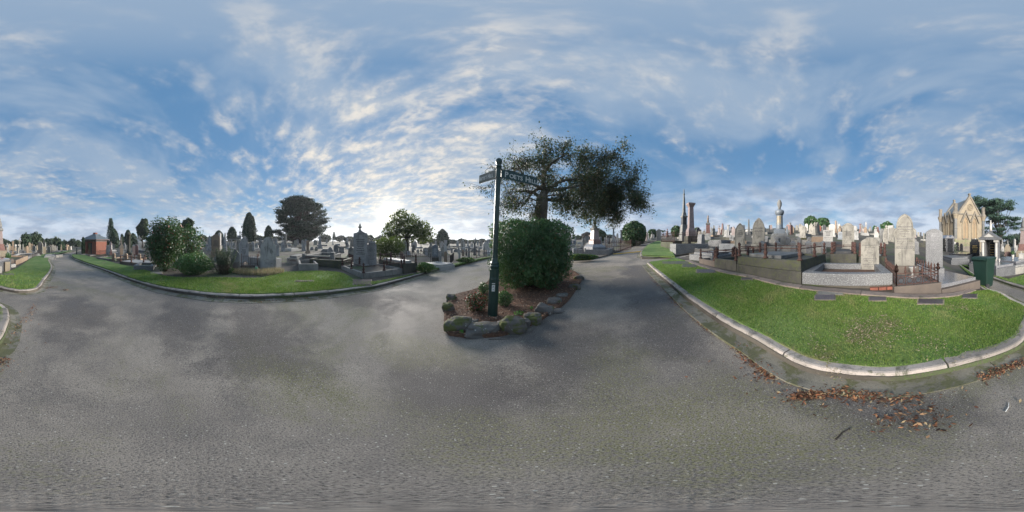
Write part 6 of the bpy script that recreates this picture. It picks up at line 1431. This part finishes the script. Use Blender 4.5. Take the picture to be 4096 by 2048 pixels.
# ------------------------------------------------------------------ small street things
hp = [P(2452, 1017), P(2568, 1006)]; e = empty('speed_hump', (*hp[0], Z(*hp[0])), 0, None, 'yellow rubber speed hump across the uphill road', 'speed hump'); d_ = np.array(hp[1])-np.array(hp[0]); n_ = 4
for k in range(n_):
    a, b = d_*(k/n_), d_*((k+1)/n_-.004); nn_ = np.array([-d_[1], d_[0]])/np.hypot(*d_)
    V = []
    for q in (a, b):
        zz = Z(*(np.array(hp[0])+q))-Z(*hp[0])
        for off, zh in ((-.2, -.02), (-.2, .006), (-.06, .05), (.06, .05), (.2, .006), (.2, -.02)): V.append((q[0]+nn_[0]*off, q[1]+nn_[1]*off, zz+zh))
    mesh_obj('hump_segment', V, [(i, (i+1) % 6, 6+(i+1) % 6, 6+i) for i in range(6)]+[(0, 1, 2, 3, 4, 5), (11, 10, 9, 8, 7, 6)], M['yellow'], e)
x, y, z, r = place(2293, 11.8); e = empty('oval_sign', (x, y, z), -az(2293), None, 'small white arched sign board on a short post by the ground cover', 'sign'); hh = htop(976, r, z)
MB().tube([(0, 0, -.1), (0, 0, hh-.18)], .03, 8).build('post', M['white'], e); MB().prism([(-.21, hh-.27), (.21, hh-.27)]+arcp(0, hh-.22, .21, 0, 180, 12), -.045, -.02).build('board', M['white'], e)
ov = MB().prism([(a, hh-.15+b*.52) for a, b in arcp(0, 0, .15, 0, 337, 15)], -.052, -.046).build('oval_panel', M['marble_cool'], e)
rgm_ = MB()
for k in range(16): 
    a0, a1 = k*math.pi/8, (k+1)*math.pi/8; rgm_.tube([(.155*math.cos(a0), -.05, hh-.15+.082*math.sin(a0)), (.155*math.cos(a1), -.05, hh-.15+.082*math.sin(a1))], .008, 4)
rgm_.build('oval_border', M['tan'], e)
x, y, z, r = place(2292, 13.0); e = empty('metal_pole', (x, y, z), -az(2292), None, 'slim pale metal pole with small bracket behind the oval sign', 'pole'); hh = htop(908, r, z); MB().tube([(0, 0, -.1), (0, 0, hh)], .035, 8).build('shaft', M['marble_cool'], e); MB().box((-.03, 0, hh-.1), (.16, .1, .1)).build('bracket', M['green_iron'], e)
for px_, lb in ((2311, 'left thin rusty stake standing in the ground cover'), (2332, 'right thin rusty stake standing in the ground cover')):
    x, y, z, r = place(px_, 12.0); o = tag(MB().tube([(0, 0, -.1), (0, 0, 1.0)], .014, 6).build('stake', M['sandstone']), lb, 'stake'); o.location = (x, y, z)
vase(2340, 12.6, topz(2340, 12.6, .42), .26, 'marble_white', 'white vase standing on the granite kerb before the pink pedestal')
x, y, z, r = place(307, py=1018, off=.1); e = empty('bollard', (x, y, z), 0, None, 'dark green bollard post at the far bend of the left road', 'bollard'); MB().lathe([(.1, -.1), (.1, .8), (.08, .82), (.08, 1.0), (.11, 1.03), (.09, 1.1), (.02, 1.15)], 10).build('shaft', M['bottle_green'], e)
x, y, z, r = place(217, py=1022); o = tag(MB().box((0, 0, -.1), (.1, .06, .42)).build('marker_post', M['cream'], None, .01), 'small pale marker post at the kerb of the bend lawn', 'marker'); o.location = (x, y, z)
x, y, z, r = place(1026, py=1085); e = empty('plastic_bag', (x, y, z), -az(1026), None, 'light green plastic bag on the dry grass before the blank backed headstone', 'bag'); bm = MB().lathe([(.06, 0), (.09, .06), (.085, .13), (.06, .18), (.03, .2)], 12, sx=1, sy=.6); bm.v = [(a+.01*math.sin(c_*60), b+.012*math.sin(a*50+c_*30), c_) for a, b, c_ in bm.v]; bm.build('bag_body', M['bag_green'] if 'bag_green' in M else M['seedling'], e, smooth_=True)
for q in (-1, 1): MB().tube([(q*.05, 0, .16), (q*.055, 0, .23), (q*.03, 0, .26), (q*.01, 0, .2)], .008, 5).build('handle', M['white'], e)
LAND = [(52, 'orange tan pillar'), (79, 'white carved cross'), (182, 'white tall figure'), (245, 'squat clipped tree'), (381, 'brick hut'), (484, 'gothic shrine'), (556, 'celtic cross'), (660, 'flowering bush'), (863, 'brown arched headstone'), (934, 'temple tomb'), (997, 'tall conical cypress'), (1073, 'blank backed headstone'), (1198, 'huge conifer'), (1320, 'long concrete wall'), (1442, 'ornate gothic headstone'), (1555, 'spreading bush'), (1628, 'backlit tree'), (1741, 'grey pedestal headstone'), (1770, 'broad conical cypress'), (1875, 'narrow white headstone'), (1970, 'sign post'), (2118, 'hedge block'), (2293, 'oval sign'), (2379, 'pink pedestal'), (2454, 'gabled monument'), (2537, 'magnolia'), (2653, 'two palms'), (2736, 'tall obelisk'), (2763, 'pink pillar'), (2832, 'red pedestal'), (2913, 'pale obelisk stump'), (2960, 'stained pointed headstone'), (3035, 'large gothic headstone'), (3118, 'draped urn column'), (3265, 'twin round trees'), (3350, 'thin figure column'), (3393, 'rain streaked headstone'), (3480, 'small lettered headstone'), (3619, 'tall cream headstone'), (3737, 'plain granite headstone'), (3845, 'chapel'), (3966, 'pillared tomb'), (4031, 'veiled statues'), (4094, 'pink column')]
def where(px_):
    q, nm = min(LAND, key=lambda t: abs(t[0]-px_)); d = px_-q
    return ('directly behind the ' if abs(d) < 7 else ('just ' if abs(d) < 22 else '')+('right' if d > 0 else 'left')+' of the ')+nm
# ------------------------------------------------------------------ bushes near the graves
def bush(px, r, ytop, wpx, h_m, label, m, n, leaf, sy=.8, off=BLK, trunk_=True, name='bush', zf=.5, rzf=.54):
    x, y, z, r = place(px, r, off=off); root = empty(name, (x, y, z), -az(px), None, label, 'bush'); h = htop(ytop, r, z); wd = wid(wpx, r)/2
    P_, N_ = [], []
    for k in range(7):
        a = k*.9; cx_, cy_, cz_ = (0, 0, h*zf) if k == 0 else (wd*.45*math.cos(a), wd*.45*sy*math.sin(a), h*(zf+.16*math.sin(k*2.4)))
        p, d = blob(int(n*(.4 if k == 0 else .1)), (cx_, cy_, cz_), (wd*(.92 if k == 0 else .6), wd*sy*(.92 if k == 0 else .6), h*(rzf*.9 if k == 0 else .36)), .5, .14, 5, .2); P_.append(p); N_.append(d)
    p = np.concatenate(P_); p[:, 2] = np.clip(p[:, 2], .02, h*1.05)
    leaf_mesh('foliage', p, leaf, M[m], root, np.concatenate(N_), .5, .4)
    if trunk_:
        mb = MB()
        for k in range(6): a = k*1.05; mb.tube([(.05*math.cos(a), .05*math.sin(a), -.1), (wd*.18*math.cos(a), wd*.18*math.sin(a), h*.25), (wd*.55*math.cos(a), wd*.5*math.sin(a), h*.6)], [.06, .045, .015], 6)
        mb.build('stems', M['dark_bark'], root, smooth_=True)
    return root
bush(662, 9.0, 868, 165, 0, 'tall bushy shrub with reddish tips and small pale flowers on the left', 'photinia', 11000, .055, .8, zf=.5)
bush(752, 10.5, 905, 150, 0, 'dark shrub right behind the tall flowering bush', 'photinia', 4000, .06, .8)
shrub(778, 1108, 172, 92, 'hedge', 'low dense dark green rounded bush by the left lawn', 7000, .035, 'bush', BLK, 'bush', .75)
def wispy(px, py, wpx, hpx, m, label, n=2600):
    x, y = P(px, py, BLK); r = math.hypot(x, y); wd = wid(wpx, r)/2; h = r*R(hpx*170/2048); root = empty('bush', (x, y, Z(x, y)+BLK), -az(px), None, label, 'bush')
    k = rng.normal(0, .42, (70, 2))*np.array([wd, wd*.6]); Pp = []; St = MB()
    for cx_, cy_ in k:
        tp = Vector((cx_*1.35, cy_*1.35+wd*.4, h*random.uniform(.6, 1.05))); b0 = Vector((cx_*.5, cy_*.5+wd*.4, -.02)); St.tube([b0, (b0+tp)/2+Vector((random.gauss(0, .03), 0, 0)), tp], [.008, .006, .003], 4)
        t = rng.random(n//70)**.7; Pp.append(np.array(b0)+np.outer(t, np.array(tp-b0))+rng.normal(0, .022, (len(t), 3)))
    p = np.concatenate(Pp); nn_ = np.tile([0, -1., .2], (len(p), 1)); o = leaf_mesh('foliage', p, .036, M[m], root, None, .22, droop=-1.0); St.build('stems', M['grey_bush'], root)
wispy(895, 1098, 100, 108, 'grey_bush', 'grey green wispy upright bush behind the hooped fence', 7000)
shrub(905, 1097, 60, 26, 'cover', 'light green leafy clump at the foot of the grey green bush', 700, .03, 'bush', BLK, 'bush', .8)
shrub(1548, None, 10, 10, 'olive', 'x') if False else None
bush(1555, 14.0, 948, 150, 0, 'spreading olive green bush in front of the backlit tree', 'olive', 7000, .06, .8)
bush(33, 15.5, 1010, 26, 0, 'small round dark bush beside the pink column plinth', 'hedge', 900, .05, 1)
shrub(1702, 1092, 78, 38, 'cover', 'bright green ground cover spilling onto the left road kerb', 2500, .03, 'ground_cover', BLK, 'ground cover', .5)
shrub(1862, 1052, 78, 20, 'cover', 'green ground cover strip farther along the left road', 1400, .045, 'ground_cover', BLK, 'ground cover', .3)
shrub(2330, 1043, 130, 24, 'cover', 'green ground cover bed with yellow flowers at the front block corner', 5000, .04, 'ground_cover', BLK, 'ground cover', .35)
shrub(3800, 1008, 60, 32, 'grey_bush', 'grey lavender bush with pink flowers before the black tomb', 2200, .04, 'bush', BLK, 'bush', .6)
shrub(3210, 972, 60, 20, 'dry_bush' if 'dry_bush' in M else 'grey_bush', 'dry weeds and grass at the foot of the draped urn column', 900, .05, 'weeds', BLK, 'weeds', .4)
shrub(463, 1046, 9, 12, 'flower' if 'flower' in M else 'grey_bush', 'bunch of white flowers before the railed white slab', 60, .05, 'flower_bunch', BLK, 'flowers', .8, stems=False)
# pale flowers on the tall bush as one loose mass
# dry grass clump
dp = catmull([P(x_, y_, BLK) for x_, y_ in ((930, 1092), (1000, 1100), (1080, 1102), (1135, 1094), (1120, 1080), (1040, 1082), (960, 1082))], .3, True)
def tuft(name, poly, n, h, wv, m, label, zoff=BLK):
    lo, hi = poly.min(0), poly.max(0); p = lo+rng.random((n*4, 2))*(hi-lo); p = p[inside(poly, p)][:n]; n = len(p); a = rng.random(n)*6.28; b = rng.random(n)*6.28; hh = h*(.4+.8*rng.random(n)); ln = rng.random(n)*.9
    z = T(p[:, 0], p[:, 1])+zoff-.01; c, s_ = np.cos(a)*wv, np.sin(a)*wv; V = np.empty((n, 3, 3)); V[:, 0] = np.stack([p[:, 0]-c, p[:, 1]-s_, z], 1); V[:, 1] = np.stack([p[:, 0]+c, p[:, 1]+s_, z], 1); V[:, 2] = np.stack([p[:, 0]+np.cos(b)*hh*ln, p[:, 1]+np.sin(b)*hh*ln, z+hh], 1)
    tag(raw_mesh(name, V.reshape(-1, 3), np.arange(3*n).reshape(-1, 3), M[m], k=3), label, 'grass', kind='stuff')
tuft('dry_grass', dp, 4000, .2, .008, 'dry', 'clump of dry straw coloured grass before the blank backed headstone')
# ------------------------------------------------------------------ trees far and near
def pad_tree(name, px, r, ytop, wpx, label, m, n, env_f, z0, flat=(.35, .6), rxr=(1.1, 2.2), leaf=.30, tilt=.22, per=170, tr=.9, seedk=0):
    root = tree_root(name, px, r, label, 'tree'); hB = htop(ytop, r, root.location.z); wB = wid(wpx, r)/2
    trunk(root, hB*.5, tr, lean=(.3, 0)); P_, N_ = [], []; lm = MB()
    for k in range(n):
        f = random.random()**.85; zc_ = hB*(z0+(.97-z0)*f); env = wB*env_f(f); a = random.uniform(0, 6.28); q = env*random.uniform(.35, 1.0)
        c_ = (q*math.cos(a), q*math.sin(a)*.8, zc_); rx = random.uniform(*rxr)
        p, d = blob(per, c_, (rx, rx, random.uniform(*flat)), .9, .2, 4, .1); p[:, 2] += tilt*np.hypot(p[:, 0]-c_[0], p[:, 1]-c_[1]); P_.append(p); d[:, 2] += .6; N_.append(d)
        if k % 3 == 0: lm.tube([(.1, 0, hB*.16+zc_*.12), (c_[0]*.5, c_[1]*.5, zc_*.6), c_], [tr*.3, tr*.17, .05], 5)
    lm.build('limbs', M['dark_bark'], root, smooth_=True); leaf_mesh('crown', np.concatenate(P_), leaf, M[m], root, np.concatenate(N_), .4, .5)
pad_tree('monterey_cypress', 1198, 52, 790, 208, 'huge dark layered conifer dominating the left skyline', 'macro', 290, lambda f: (.86 if f < .12 else 1.0 if f < .45 else max(.2, math.sqrt(max(.05, 1-((f-.45)/.57)**2)))), .07)
cypress(997, 62, 852, 52, 'tall conical dark cypress left of the huge conifer', n=6000, shape=.1); cypress(928, 75, 910, 34, 'smaller conical cypress left of the tall conical one', shape=.3); cypress(1074, 70, 905, 30, 'columnar cypress tucked left of the huge conifer', shape=.5); cypress(875, 80, 925, 32, 'round topped dark tree behind the pale obelisk', shape=.9)
cypress(1770, 60, 919, 46, 'broad conical cypress alone left of the sign post', shape=.25, n=6000)
cypress(457, 75, 918, 34, 'broad dark cypress beside the norfolk pine', shape=.3); cypress(512, 70, 922, 28, 'conical cypress behind the massive dark column', shape=.4); cypress(488, 90, 938, 14, 'small thin cypress between the two broad ones', shape=.4, n=1500); cypress(333, 27, 951, 11, 'pencil thin cypress at the corner of the brick hut', shape=1.5, n=2200); cypress(532, 80, 936, 30, 'dark shrubby conifer left of the gum tree', shape=.9)
cypress(245, 55, 968, 26, 'squat clipped dark green tree beside the left road', shape=3.0); cypress(2400-5, 48, 919, 60, 'round green tree behind the pink pedestal', 'round', shape=2.2) if False else None
# norfolk island pine
def norfolk(px, r, ytop, wpx, label):
    root = tree_root('norfolk_pine', px, r, label); h = htop(ytop, r, root.location.z); wd = wid(wpx, r)/2; trunk(root, h*.98, .02*h, top=.15); P_, N_ = [], []; lm = MB(); n = 20
    for k in range(n):
        f = .18+.8*k/(n-1); ln = wd*(1.05-f)**.75*1.25+.15; 
        for j in range(7):
            a = j*6.28/7+k*.5+random.uniform(-.2, .2); e = Vector((ln*math.cos(a), ln*math.sin(a), f*h+ln*.12)); s0 = Vector((0, 0, f*h)); lm.tube([s0, s0+(e-s0)*.6-Vector((0, 0, ln*.06)), e], [.06, .04, .02], 4)
            t = rng.random(26); c_ = np.array(s0)+np.outer(t**.6, np.array(e-s0)); P_.append(c_+rng.normal(0, .10, (26, 3))*np.array([1, 1, .6])*ln**.3); N_.append(np.tile([0, 0, 1.], (26, 1)))
    lm.build('limbs', M['dark_bark'], root); leaf_mesh('crown', np.concatenate(P_), .028*h, M['pine'], root, np.concatenate(N_), .3, .4)
norfolk(443, 72, 873, 38, 'tall tiered norfolk island pine behind the hut'); norfolk(1336, 120, 928, 15, 'distant small norfolk pine right of the huge conifer')
GUM = [(-.35, 0, .62, .5, .5, .16), (.25, .1, .82, .5, .5, .16), (.45, -.1, .55, .45, .5, .14), (-.1, 0, .4, .6, .5, .16), (0, 0, .7, .5, .5, .2)]
ROUND = [(0, 0, .52, .98, .98, .48), (-.4, .2, .4, .55, .6, .34), (.45, -.1, .42, .55, .6, .34)]
blob_tree(570, 60, 872, 58, 'ragged gum tree with open crown left of the flowering bush', 'gum', GUM, 4500, .04, .007, name='gum_tree')
blob_tree(742, 38, 872, 90, 'spindly dark gum tree behind the flowering bush', 'gum', GUM, 5000, .05, .007, name='gum_tree')
SUN = [(-.25, 0, .78, .42, .4, .2), (-.55, 0, .55, .42, .45, .2), (.1, 0, .62, .5, .5, .24), (.5, 0, .52, .5, .5, .22), (.75, 0, .36, .35, .4, .18), (0, 0, .4, .7, .6, .2), (-.7, 0, .35, .35, .4, .16)]
blob_tree(1628, 27, 836, 200, 'backlit spreading tree with glowing gaps in its crown on the left skyline', 'olive', SUN, 8500, .035, .006, name='pepper_tree', gap=.6, lump=.2, tl=.4)
blob_tree(2537, 23.5, 886, 97, 'big round glossy magnolia beside the uphill road', 'round', [(0, 0, .5, 1, 1, .5)], 7000, .06, .0062, name='magnolia_tree', gap=.1, lump=.05)
for px_, r_, yt, wp, lb in ((2395, 45, 918, 60, 'round green tree half hidden behind the pink pedestal'), (2610, 55, 918, 40, 'dark green round tree right of the magnolia'), (2707, 46, 904, 44, 'round green tree left of the tall obelisk'), (3243, 62, 866, 52, 'left one of the twin round trees on the right hillcrest'), (3290, 60, 872, 56, 'right one of the twin round trees on the right hillcrest'), (3548, 60, 889, 52, 'round green tree on the hillcrest left of the cream headstone'), (2789, 60, 912, 22, 'small round tree right behind the pink pillar')):
    blob_tree(px_, r_, yt, wp, lb, 'round', ROUND, 3500, .06, .007, name='round_tree', gap=.1, lump=.07)
# pines behind the chapel
pad_tree('pine_tree', 3998, 42, 797, 170, 'wide flat layered dark pine right behind the chapel', 'pine', 70, lambda f: 1.0 if f < .75 else max(.35, 1.1-(f-.75)*2.4), .22, (.3, .5), (1.2, 2.3), .27, .05, 150, .5)
pad_tree('pine_tree', 3905, 46, 788, 120, 'dark pine showing between the chapel gables', 'pine', 50, lambda f: 1.0 if f < .8 else .6, .25, (.3, .5), (1.1, 2.0), .27, .05, 140, .5)
# palms
for px_, yt, lb in ((2640, 921, 'left one of two small palms far up the road'), (2653, 923, 'right one of two small palms far up the road')):
    root = tree_root('palm_tree', px_, 62, lb); h = htop(yt, 62, root.location.z); trunk(root, h*.75, .18); mb = MB()
    for k in range(16):
        a = k*.9; e_ = random.uniform(-.3, .8); L_ = 1.5
        pts = [(0, 0, h*.75), (L_*.5*math.cos(a), L_*.5*math.sin(a), h*.75+.5*e_+.4), (L_*math.cos(a), L_*math.sin(a), h*.75+e_*.5)]
        for (p, q), wv in zip(zip(pts, pts[1:]), ((.14, .2), (.2, .03))):
            sx, sy = -math.sin(a), math.cos(a); mb.add([(p[0]-sx*wv[0], p[1]-sy*wv[0], p[2]), (p[0]+sx*wv[0], p[1]+sy*wv[0], p[2]), (q[0]+sx*wv[1], q[1]+sy*wv[1], q[2]), (q[0]-sx*wv[1], q[1]-sy*wv[1], q[2])], [(0, 1, 2, 3)])
    mb.build('crown', M['round'], root)
# skyline trees, each with its own crown and trunk
SKY = [(105, 58, 936, 42, 'cypress'), (145, 62, 932, 46, 'gum'), (168, 70, 948, 30, 'gum'), (20, 90, 955, 46, 'dark_canopy'), (60, 95, 961, 50, 'dark_canopy'), (192, 85, 955, 34, 'dark_canopy'), (222, 90, 952, 40, 'gum'), (262, 100, 962, 34, 'dark_canopy'), (288, 95, 956, 34, 'dark_canopy'), (310, 110, 962, 26, 'gum'), (385, 85, 938, 44, 'dark_canopy'), (418, 95, 950, 30, 'gum'), (610, 80, 945, 46, 'dark_canopy'), (800, 95, 940, 60, 'dark_canopy'), (850, 110, 948, 40, 'gum'), (1035, 110, 942, 50, 'gum'), (1100, 120, 948, 50, 'dark_canopy'), (1300, 100, 938, 44, 'gum'), (1360, 105, 944, 44, 'dark_canopy'), (1395, 110, 948, 44, 'gum'), (1432, 105, 946, 50, 'dark_canopy'), (1475, 100, 942, 46, 'gum'), (1520, 100, 944, 44, 'dark_canopy'), (1690, 95, 945, 40, 'dark_canopy'), (1735, 100, 955, 36, 'gum'), (1810, 110, 960, 40, 'dark_canopy'), (1850, 105, 956, 44, 'dark_canopy'), (1890, 115, 962, 40, 'gum'), (1925, 105, 958, 36, 'dark_canopy'), (1960, 110, 962, 40, 'gum'), (2000, 105, 960, 40, 'dark_canopy'), (2050, 110, 958, 50, 'dark_canopy'), (2110, 110, 958, 60, 'gum'), (2180, 110, 955, 60, 'dark_canopy'), (2230, 105, 955, 40, 'dark_canopy'), (2345, 85, 930, 40, 'twig'), (2315, 95, 945, 36, 'gum'), (2440, 90, 940, 40, 'dark_canopy'), (3500, 75, 905, 14, 'round'), (4060, 100, 935, 70, 'dark_canopy'), (3720, 85, 935, 40, 'gum'), (4090, 95, 948, 40, 'gum')]
for px_, r_, yt, wp, m_ in SKY:
    o = blob_tree(px_, r_, yt, wp, None, m_, random.choice([GUM, ROUND, SUN]) if m_ != 'cypress' else ROUND, 1700, .05, .0075, name='skyline_tree', gap=.3, lump=.18)
    tag(o, '%s in the horizon tree line %s' % ({'cypress': 'dense dark tree', 'gum': 'ragged olive tree', 'dark_canopy': 'dark bushy tree', 'twig': 'bare brown winter tree', 'round': 'small green tree'}[m_], where(px_)), 'tree', 'trees along the horizon')
# ------------------------------------------------------------------ crowds of far graves
taken = [tuple(o.location[:2]) for o in col.objects if o.parent is None and o.get('category')]
GRID = {}
def free(x, y, d):
    k = (int(x//2), int(y//2))
    for i in (-1, 0, 1):
        for j in (-1, 0, 1):
            for a, b in GRID.get((k[0]+i, k[1]+j), ()):
                if (a-x)**2+(b-y)**2 < d*d: return False
    return True
def take(x, y): GRID.setdefault((int(x//2), int(y//2)), []).append((x, y))
for q in taken: take(*q)
def stone_mesh(kind, m):
    key = 'far_%s_%s' % (kind, m)
    if key in _bal: return _bal[key]
    mb = MB()
    if kind == 'cross': mb.sq([(.38, -.6), (.38, .12), (.28, .12), (.28, .25), (.2, .28)]).box((0, 0, .28), (.16, .14, 1.2)).box((0, 0, 1.08), (.62, .135, .15))
    elif kind == 'obelisk': mb.sq([(.4, -.6), (.4, .15), (.3, .15), (.28, .5), (.34, .53), (.2, .56), (.13, 1.7), (.005, 1.85)])
    elif kind == 'urn': mb.sq([(.4, -.6), (.4, .15), (.3, .18), (.25, .95), (.33, 1.0), (.33, 1.06), (.1, 1.08)]).lathe([(.1, 1.08), (.07, 1.14), (.2, 1.3), (.2, 1.42), (.1, 1.5), (.01, 1.62)], 8)
    else: mb.box((0, 0, -.6), (.86, .34, .75)).prism([(a, b+.15) for a, b in prof(kind, .68, 1.15)], -.07, .07)
    return mesh_cache(key, mb, M[m], False)
def inblk(x, y):
    p = np.array([(x, y)]); return any(inside(q, p)[0] for q in (polyR, polyL3, polyL4, polyF)) and not any(inside(q, p)[0] for q in (lawnR, lawnR2, lawnL3, lawnL4))
CN = {'marble': 'cream', 'marble_white': 'white', 'marble_cool': 'pale grey', 'tan': 'tan', 'cream': 'cream', 'grey_stone': 'dark grey', 'red_granite': 'red', 'pink_granite': 'pink', 'dark_stone': 'black', 'concrete': 'concrete', 'bluestone': 'bluestone', 'granite': 'granite'}
KN = {'round': 'round topped headstone', 'gothic': 'pointed headstone', 'shoulder': 'shouldered headstone', 'segment': 'curved top headstone', 'gable': 'gabled headstone', 'cross': 'stone cross', 'obelisk': 'obelisk', 'urn': 'urn monument', 'peak': 'peaked headstone', 'square': 'square headstone', 'kerb': 'kerbed grave', 'slab': 'slab grave'}
def describe(k, m, s, r_, px_): return '%s%s %s in %s rows %s' % ('small ' if s < .93 else 'tall ' if s > 1.2 else '', CN[m], KN[k], 'near' if r_ < 22 else 'middle' if r_ < 38 else 'far', where(px_))
def crowd(p0, p1, r0, r1, n, mats, label, group, kinds=('round', 'gothic', 'shoulder', 'round', 'segment', 'gable', 'cross', 'obelisk', 'urn', 'peak', 'square'), hs=(.8, 1.35)):
    c = tries = 0
    while c < n and tries < n*40:
        tries += 1; px_ = random.uniform(p0, p1); r_ = math.sqrt(random.uniform(r0**2, r1**2)) if False else r0+(r1-r0)*random.random()**.8; x, y = pol(px_, r_)
        if not inblk(x, y) or not free(x, y, 1.15): continue
        take(x, y); k = random.choice(kinds); m = random.choice(mats); s = random.uniform(*hs)
        o = part('headstone' if k not in ('cross', 'obelisk', 'urn') else {'cross': 'stone_cross', 'obelisk': 'obelisk', 'urn': 'urn_monument'}[k], stone_mesh(k, m), None, (x, y, Z(x, y)+BLK), (s*random.uniform(.85, 1.1), s, s*random.uniform(.85, 1.2)), -az(px_)+random.choice([0, 0, .9, -.7])+random.uniform(-.25, .25))
        o.rotation_euler[0] = random.gauss(0, .03); o.rotation_euler[1] = random.gauss(0, .025)
        tag(o, describe(k, m, s, r_, px_), 'gravestone', group); c += 1
CM = ['marble', 'marble', 'marble_white', 'marble_cool', 'tan', 'cream']; CL = ['marble_cool', 'marble_cool', 'marble', 'grey_stone', 'grey_stone', 'marble_white']; CH = ['marble', 'marble', 'marble_cool', 'grey_stone', 'red_granite', 'pink_granite', 'dark_stone', 'tan', 'marble_white']
crowd(0, 300, 24, 62, 52, CM, 'pale gravestone in the crowded far rows beyond the bend lawn', 'gravestones beyond the bend lawn')
crowd(4000, 4090, 20, 40, 8, CM, 'gravestone in the rows behind the veiled statues', 'gravestones behind the statues')
crowd(345, 640, 32, 70, 30, CL, 'gravestone in the far rows behind the brick hut', 'gravestones behind the hut')
crowd(780, 1480, 17, 62, 66, CL, 'grey gravestone in the far rows under the huge conifer', 'gravestones under the huge conifer')
crowd(1580, 1975, 17, 60, 34, CL, 'gravestone in the rows left of the sign post toward the horizon', 'gravestones left of the sign post')
crowd(2230, 2670, 19, 55, 24, CL+['red_granite'], 'gravestone in the rows of the front block behind the hedge', 'gravestones of the front block')
crowd(2700, 3720, 17, 60, 96, CH, 'gravestone in the crowded rows up the right hillside', 'gravestones up the right hillside')
def surround_mesh(m, kind):
    key = 'surround_%s_%s' % (m, kind)
    if key in _bal: return _bal[key]
    mb = MB(); W_, D_ = 1.0, 2.0
    if kind == 'kerb':
        for c_, s_ in (((0, -.93), (1.0, .14)), ((0, .93), (1.0, .14)), ((-.43, 0), (.14, 1.715)), ((.43, 0), (.14, 1.715))): mb.box((*c_, -.5), (*s_, .72))
    elif kind == 'slab': mb.box((0, 0, -.5), (1.1, 2.1, .68)).box((0, 0, .182), (.9, 1.85, .12))
    else:
        mb.box((0, 0, -.5), (1.3, 2.2, .62))
        for x_ in np.linspace(-.6, .6, 7):
            for y_ in (-1.05, 1.05): mb.box((x_, y_, .12), (.022, .022, .62))
        for y_ in np.linspace(-.85, .85, 9):
            for x_ in (-.6, .6): mb.box((x_, y_, .12), (.022, .022, .62))
        for z_ in (.25, .65): mb.box((0, -1.05, z_), (1.2, .018, .025)).box((0, 1.05, z_), (1.2, .018, .025)).box((-.6, 0, z_), (.018, 2.1, .025)).box((.6, 0, z_), (.018, 2.1, .025))
    return mesh_cache(key, mb, M[m], False)
def surrounds(p0, p1, r0, r1, n, label, group, opts):
    c = tries = 0
    while c < n and tries < n*40:
        tries += 1; px_ = random.uniform(p0, p1); r_ = r0+(r1-r0)*random.random()**.9; x, y = pol(px_, r_)
        if not inblk(x, y) or not free(x, y, 1.5): continue
        take(x, y); take(x+.5, y+.5); k, m = random.choice(opts); o = part('grave_surround', surround_mesh(m, k), None, (x, y, Z(x, y)+BLK), (random.uniform(.9, 1.5), random.uniform(.9, 1.15), random.uniform(.8, 1.4)), -az(px_)+random.choice([0, 0, .7, -.6])+random.uniform(-.1, .1))
        if k == 'rail': o['kind'] = 'stuff' if False else o.get('kind', '') or 'thing'; del o['kind']
        tag(o, describe(k, m, 1, r_, px_), 'grave', group); c += 1
SO = [('kerb', 'concrete'), ('slab', 'marble_cool'), ('kerb', 'bluestone'), ('slab', 'grey_stone'), ('kerb', 'granite'), ('slab', 'marble_white')]
surrounds(0, 300, 17, 45, 20, 'low grave surround in the rows beyond the bend lawn', 'grave surrounds beyond the bend lawn', SO)
surrounds(345, 640, 24, 50, 12, 'low grave surround in the rows behind the hut', 'grave surrounds behind the hut', SO)
surrounds(780, 1480, 12, 45, 34, 'low grave surround in the rows under the huge conifer', 'grave surrounds under the huge conifer', SO)
surrounds(1580, 1975, 16, 45, 18, 'low grave surround in the rows left of the sign post', 'grave surrounds left of the sign post', SO)
surrounds(2240, 2660, 18, 45, 12, 'low grave surround in the front block behind the hedge', 'grave surrounds of the front block', SO)
surrounds(2720, 3720, 11, 45, 46, 'low grave surround in the rows up the right hillside', 'grave surrounds up the right hillside', SO+[('kerb', 'tan')])
for o in col.objects:
    if o.parent is not None and o.name.split('.')[0] in ('inscription', 'text_line', 'gilt_inscription', 'lettering', 'mark', 'edging', 'tracery', 'rose_tracery', 'limbs', 'stems', 'crown', 'foliage', 'twigs') and o.type == 'MESH': o['kind'] = 'stuff'

# ------------------------------------------------------------------ thin evening haze
hzm = bpy.data.materials.new('haze'); hzm.use_nodes = True; hzm.node_tree.nodes.clear()
_o = nd(hzm.node_tree, 'OutputMaterial'); _v = nd(hzm.node_tree, 'VolumePrincipled'); _v.inputs['Color'].default_value = (.90, .94, 1.0, 1); _v.inputs['Density'].default_value = .0005; _v.inputs['Anisotropy'].default_value = .35
lk(hzm.node_tree, _v.outputs[0], _o.inputs['Volume'])
hz_ = MB().box((0, 0, -6.0), (3400, 3400, 32)).build('haze', hzm); tag(hz_, 'thin pale haze in the air over the cemetery', 'haze', kind='stuff')
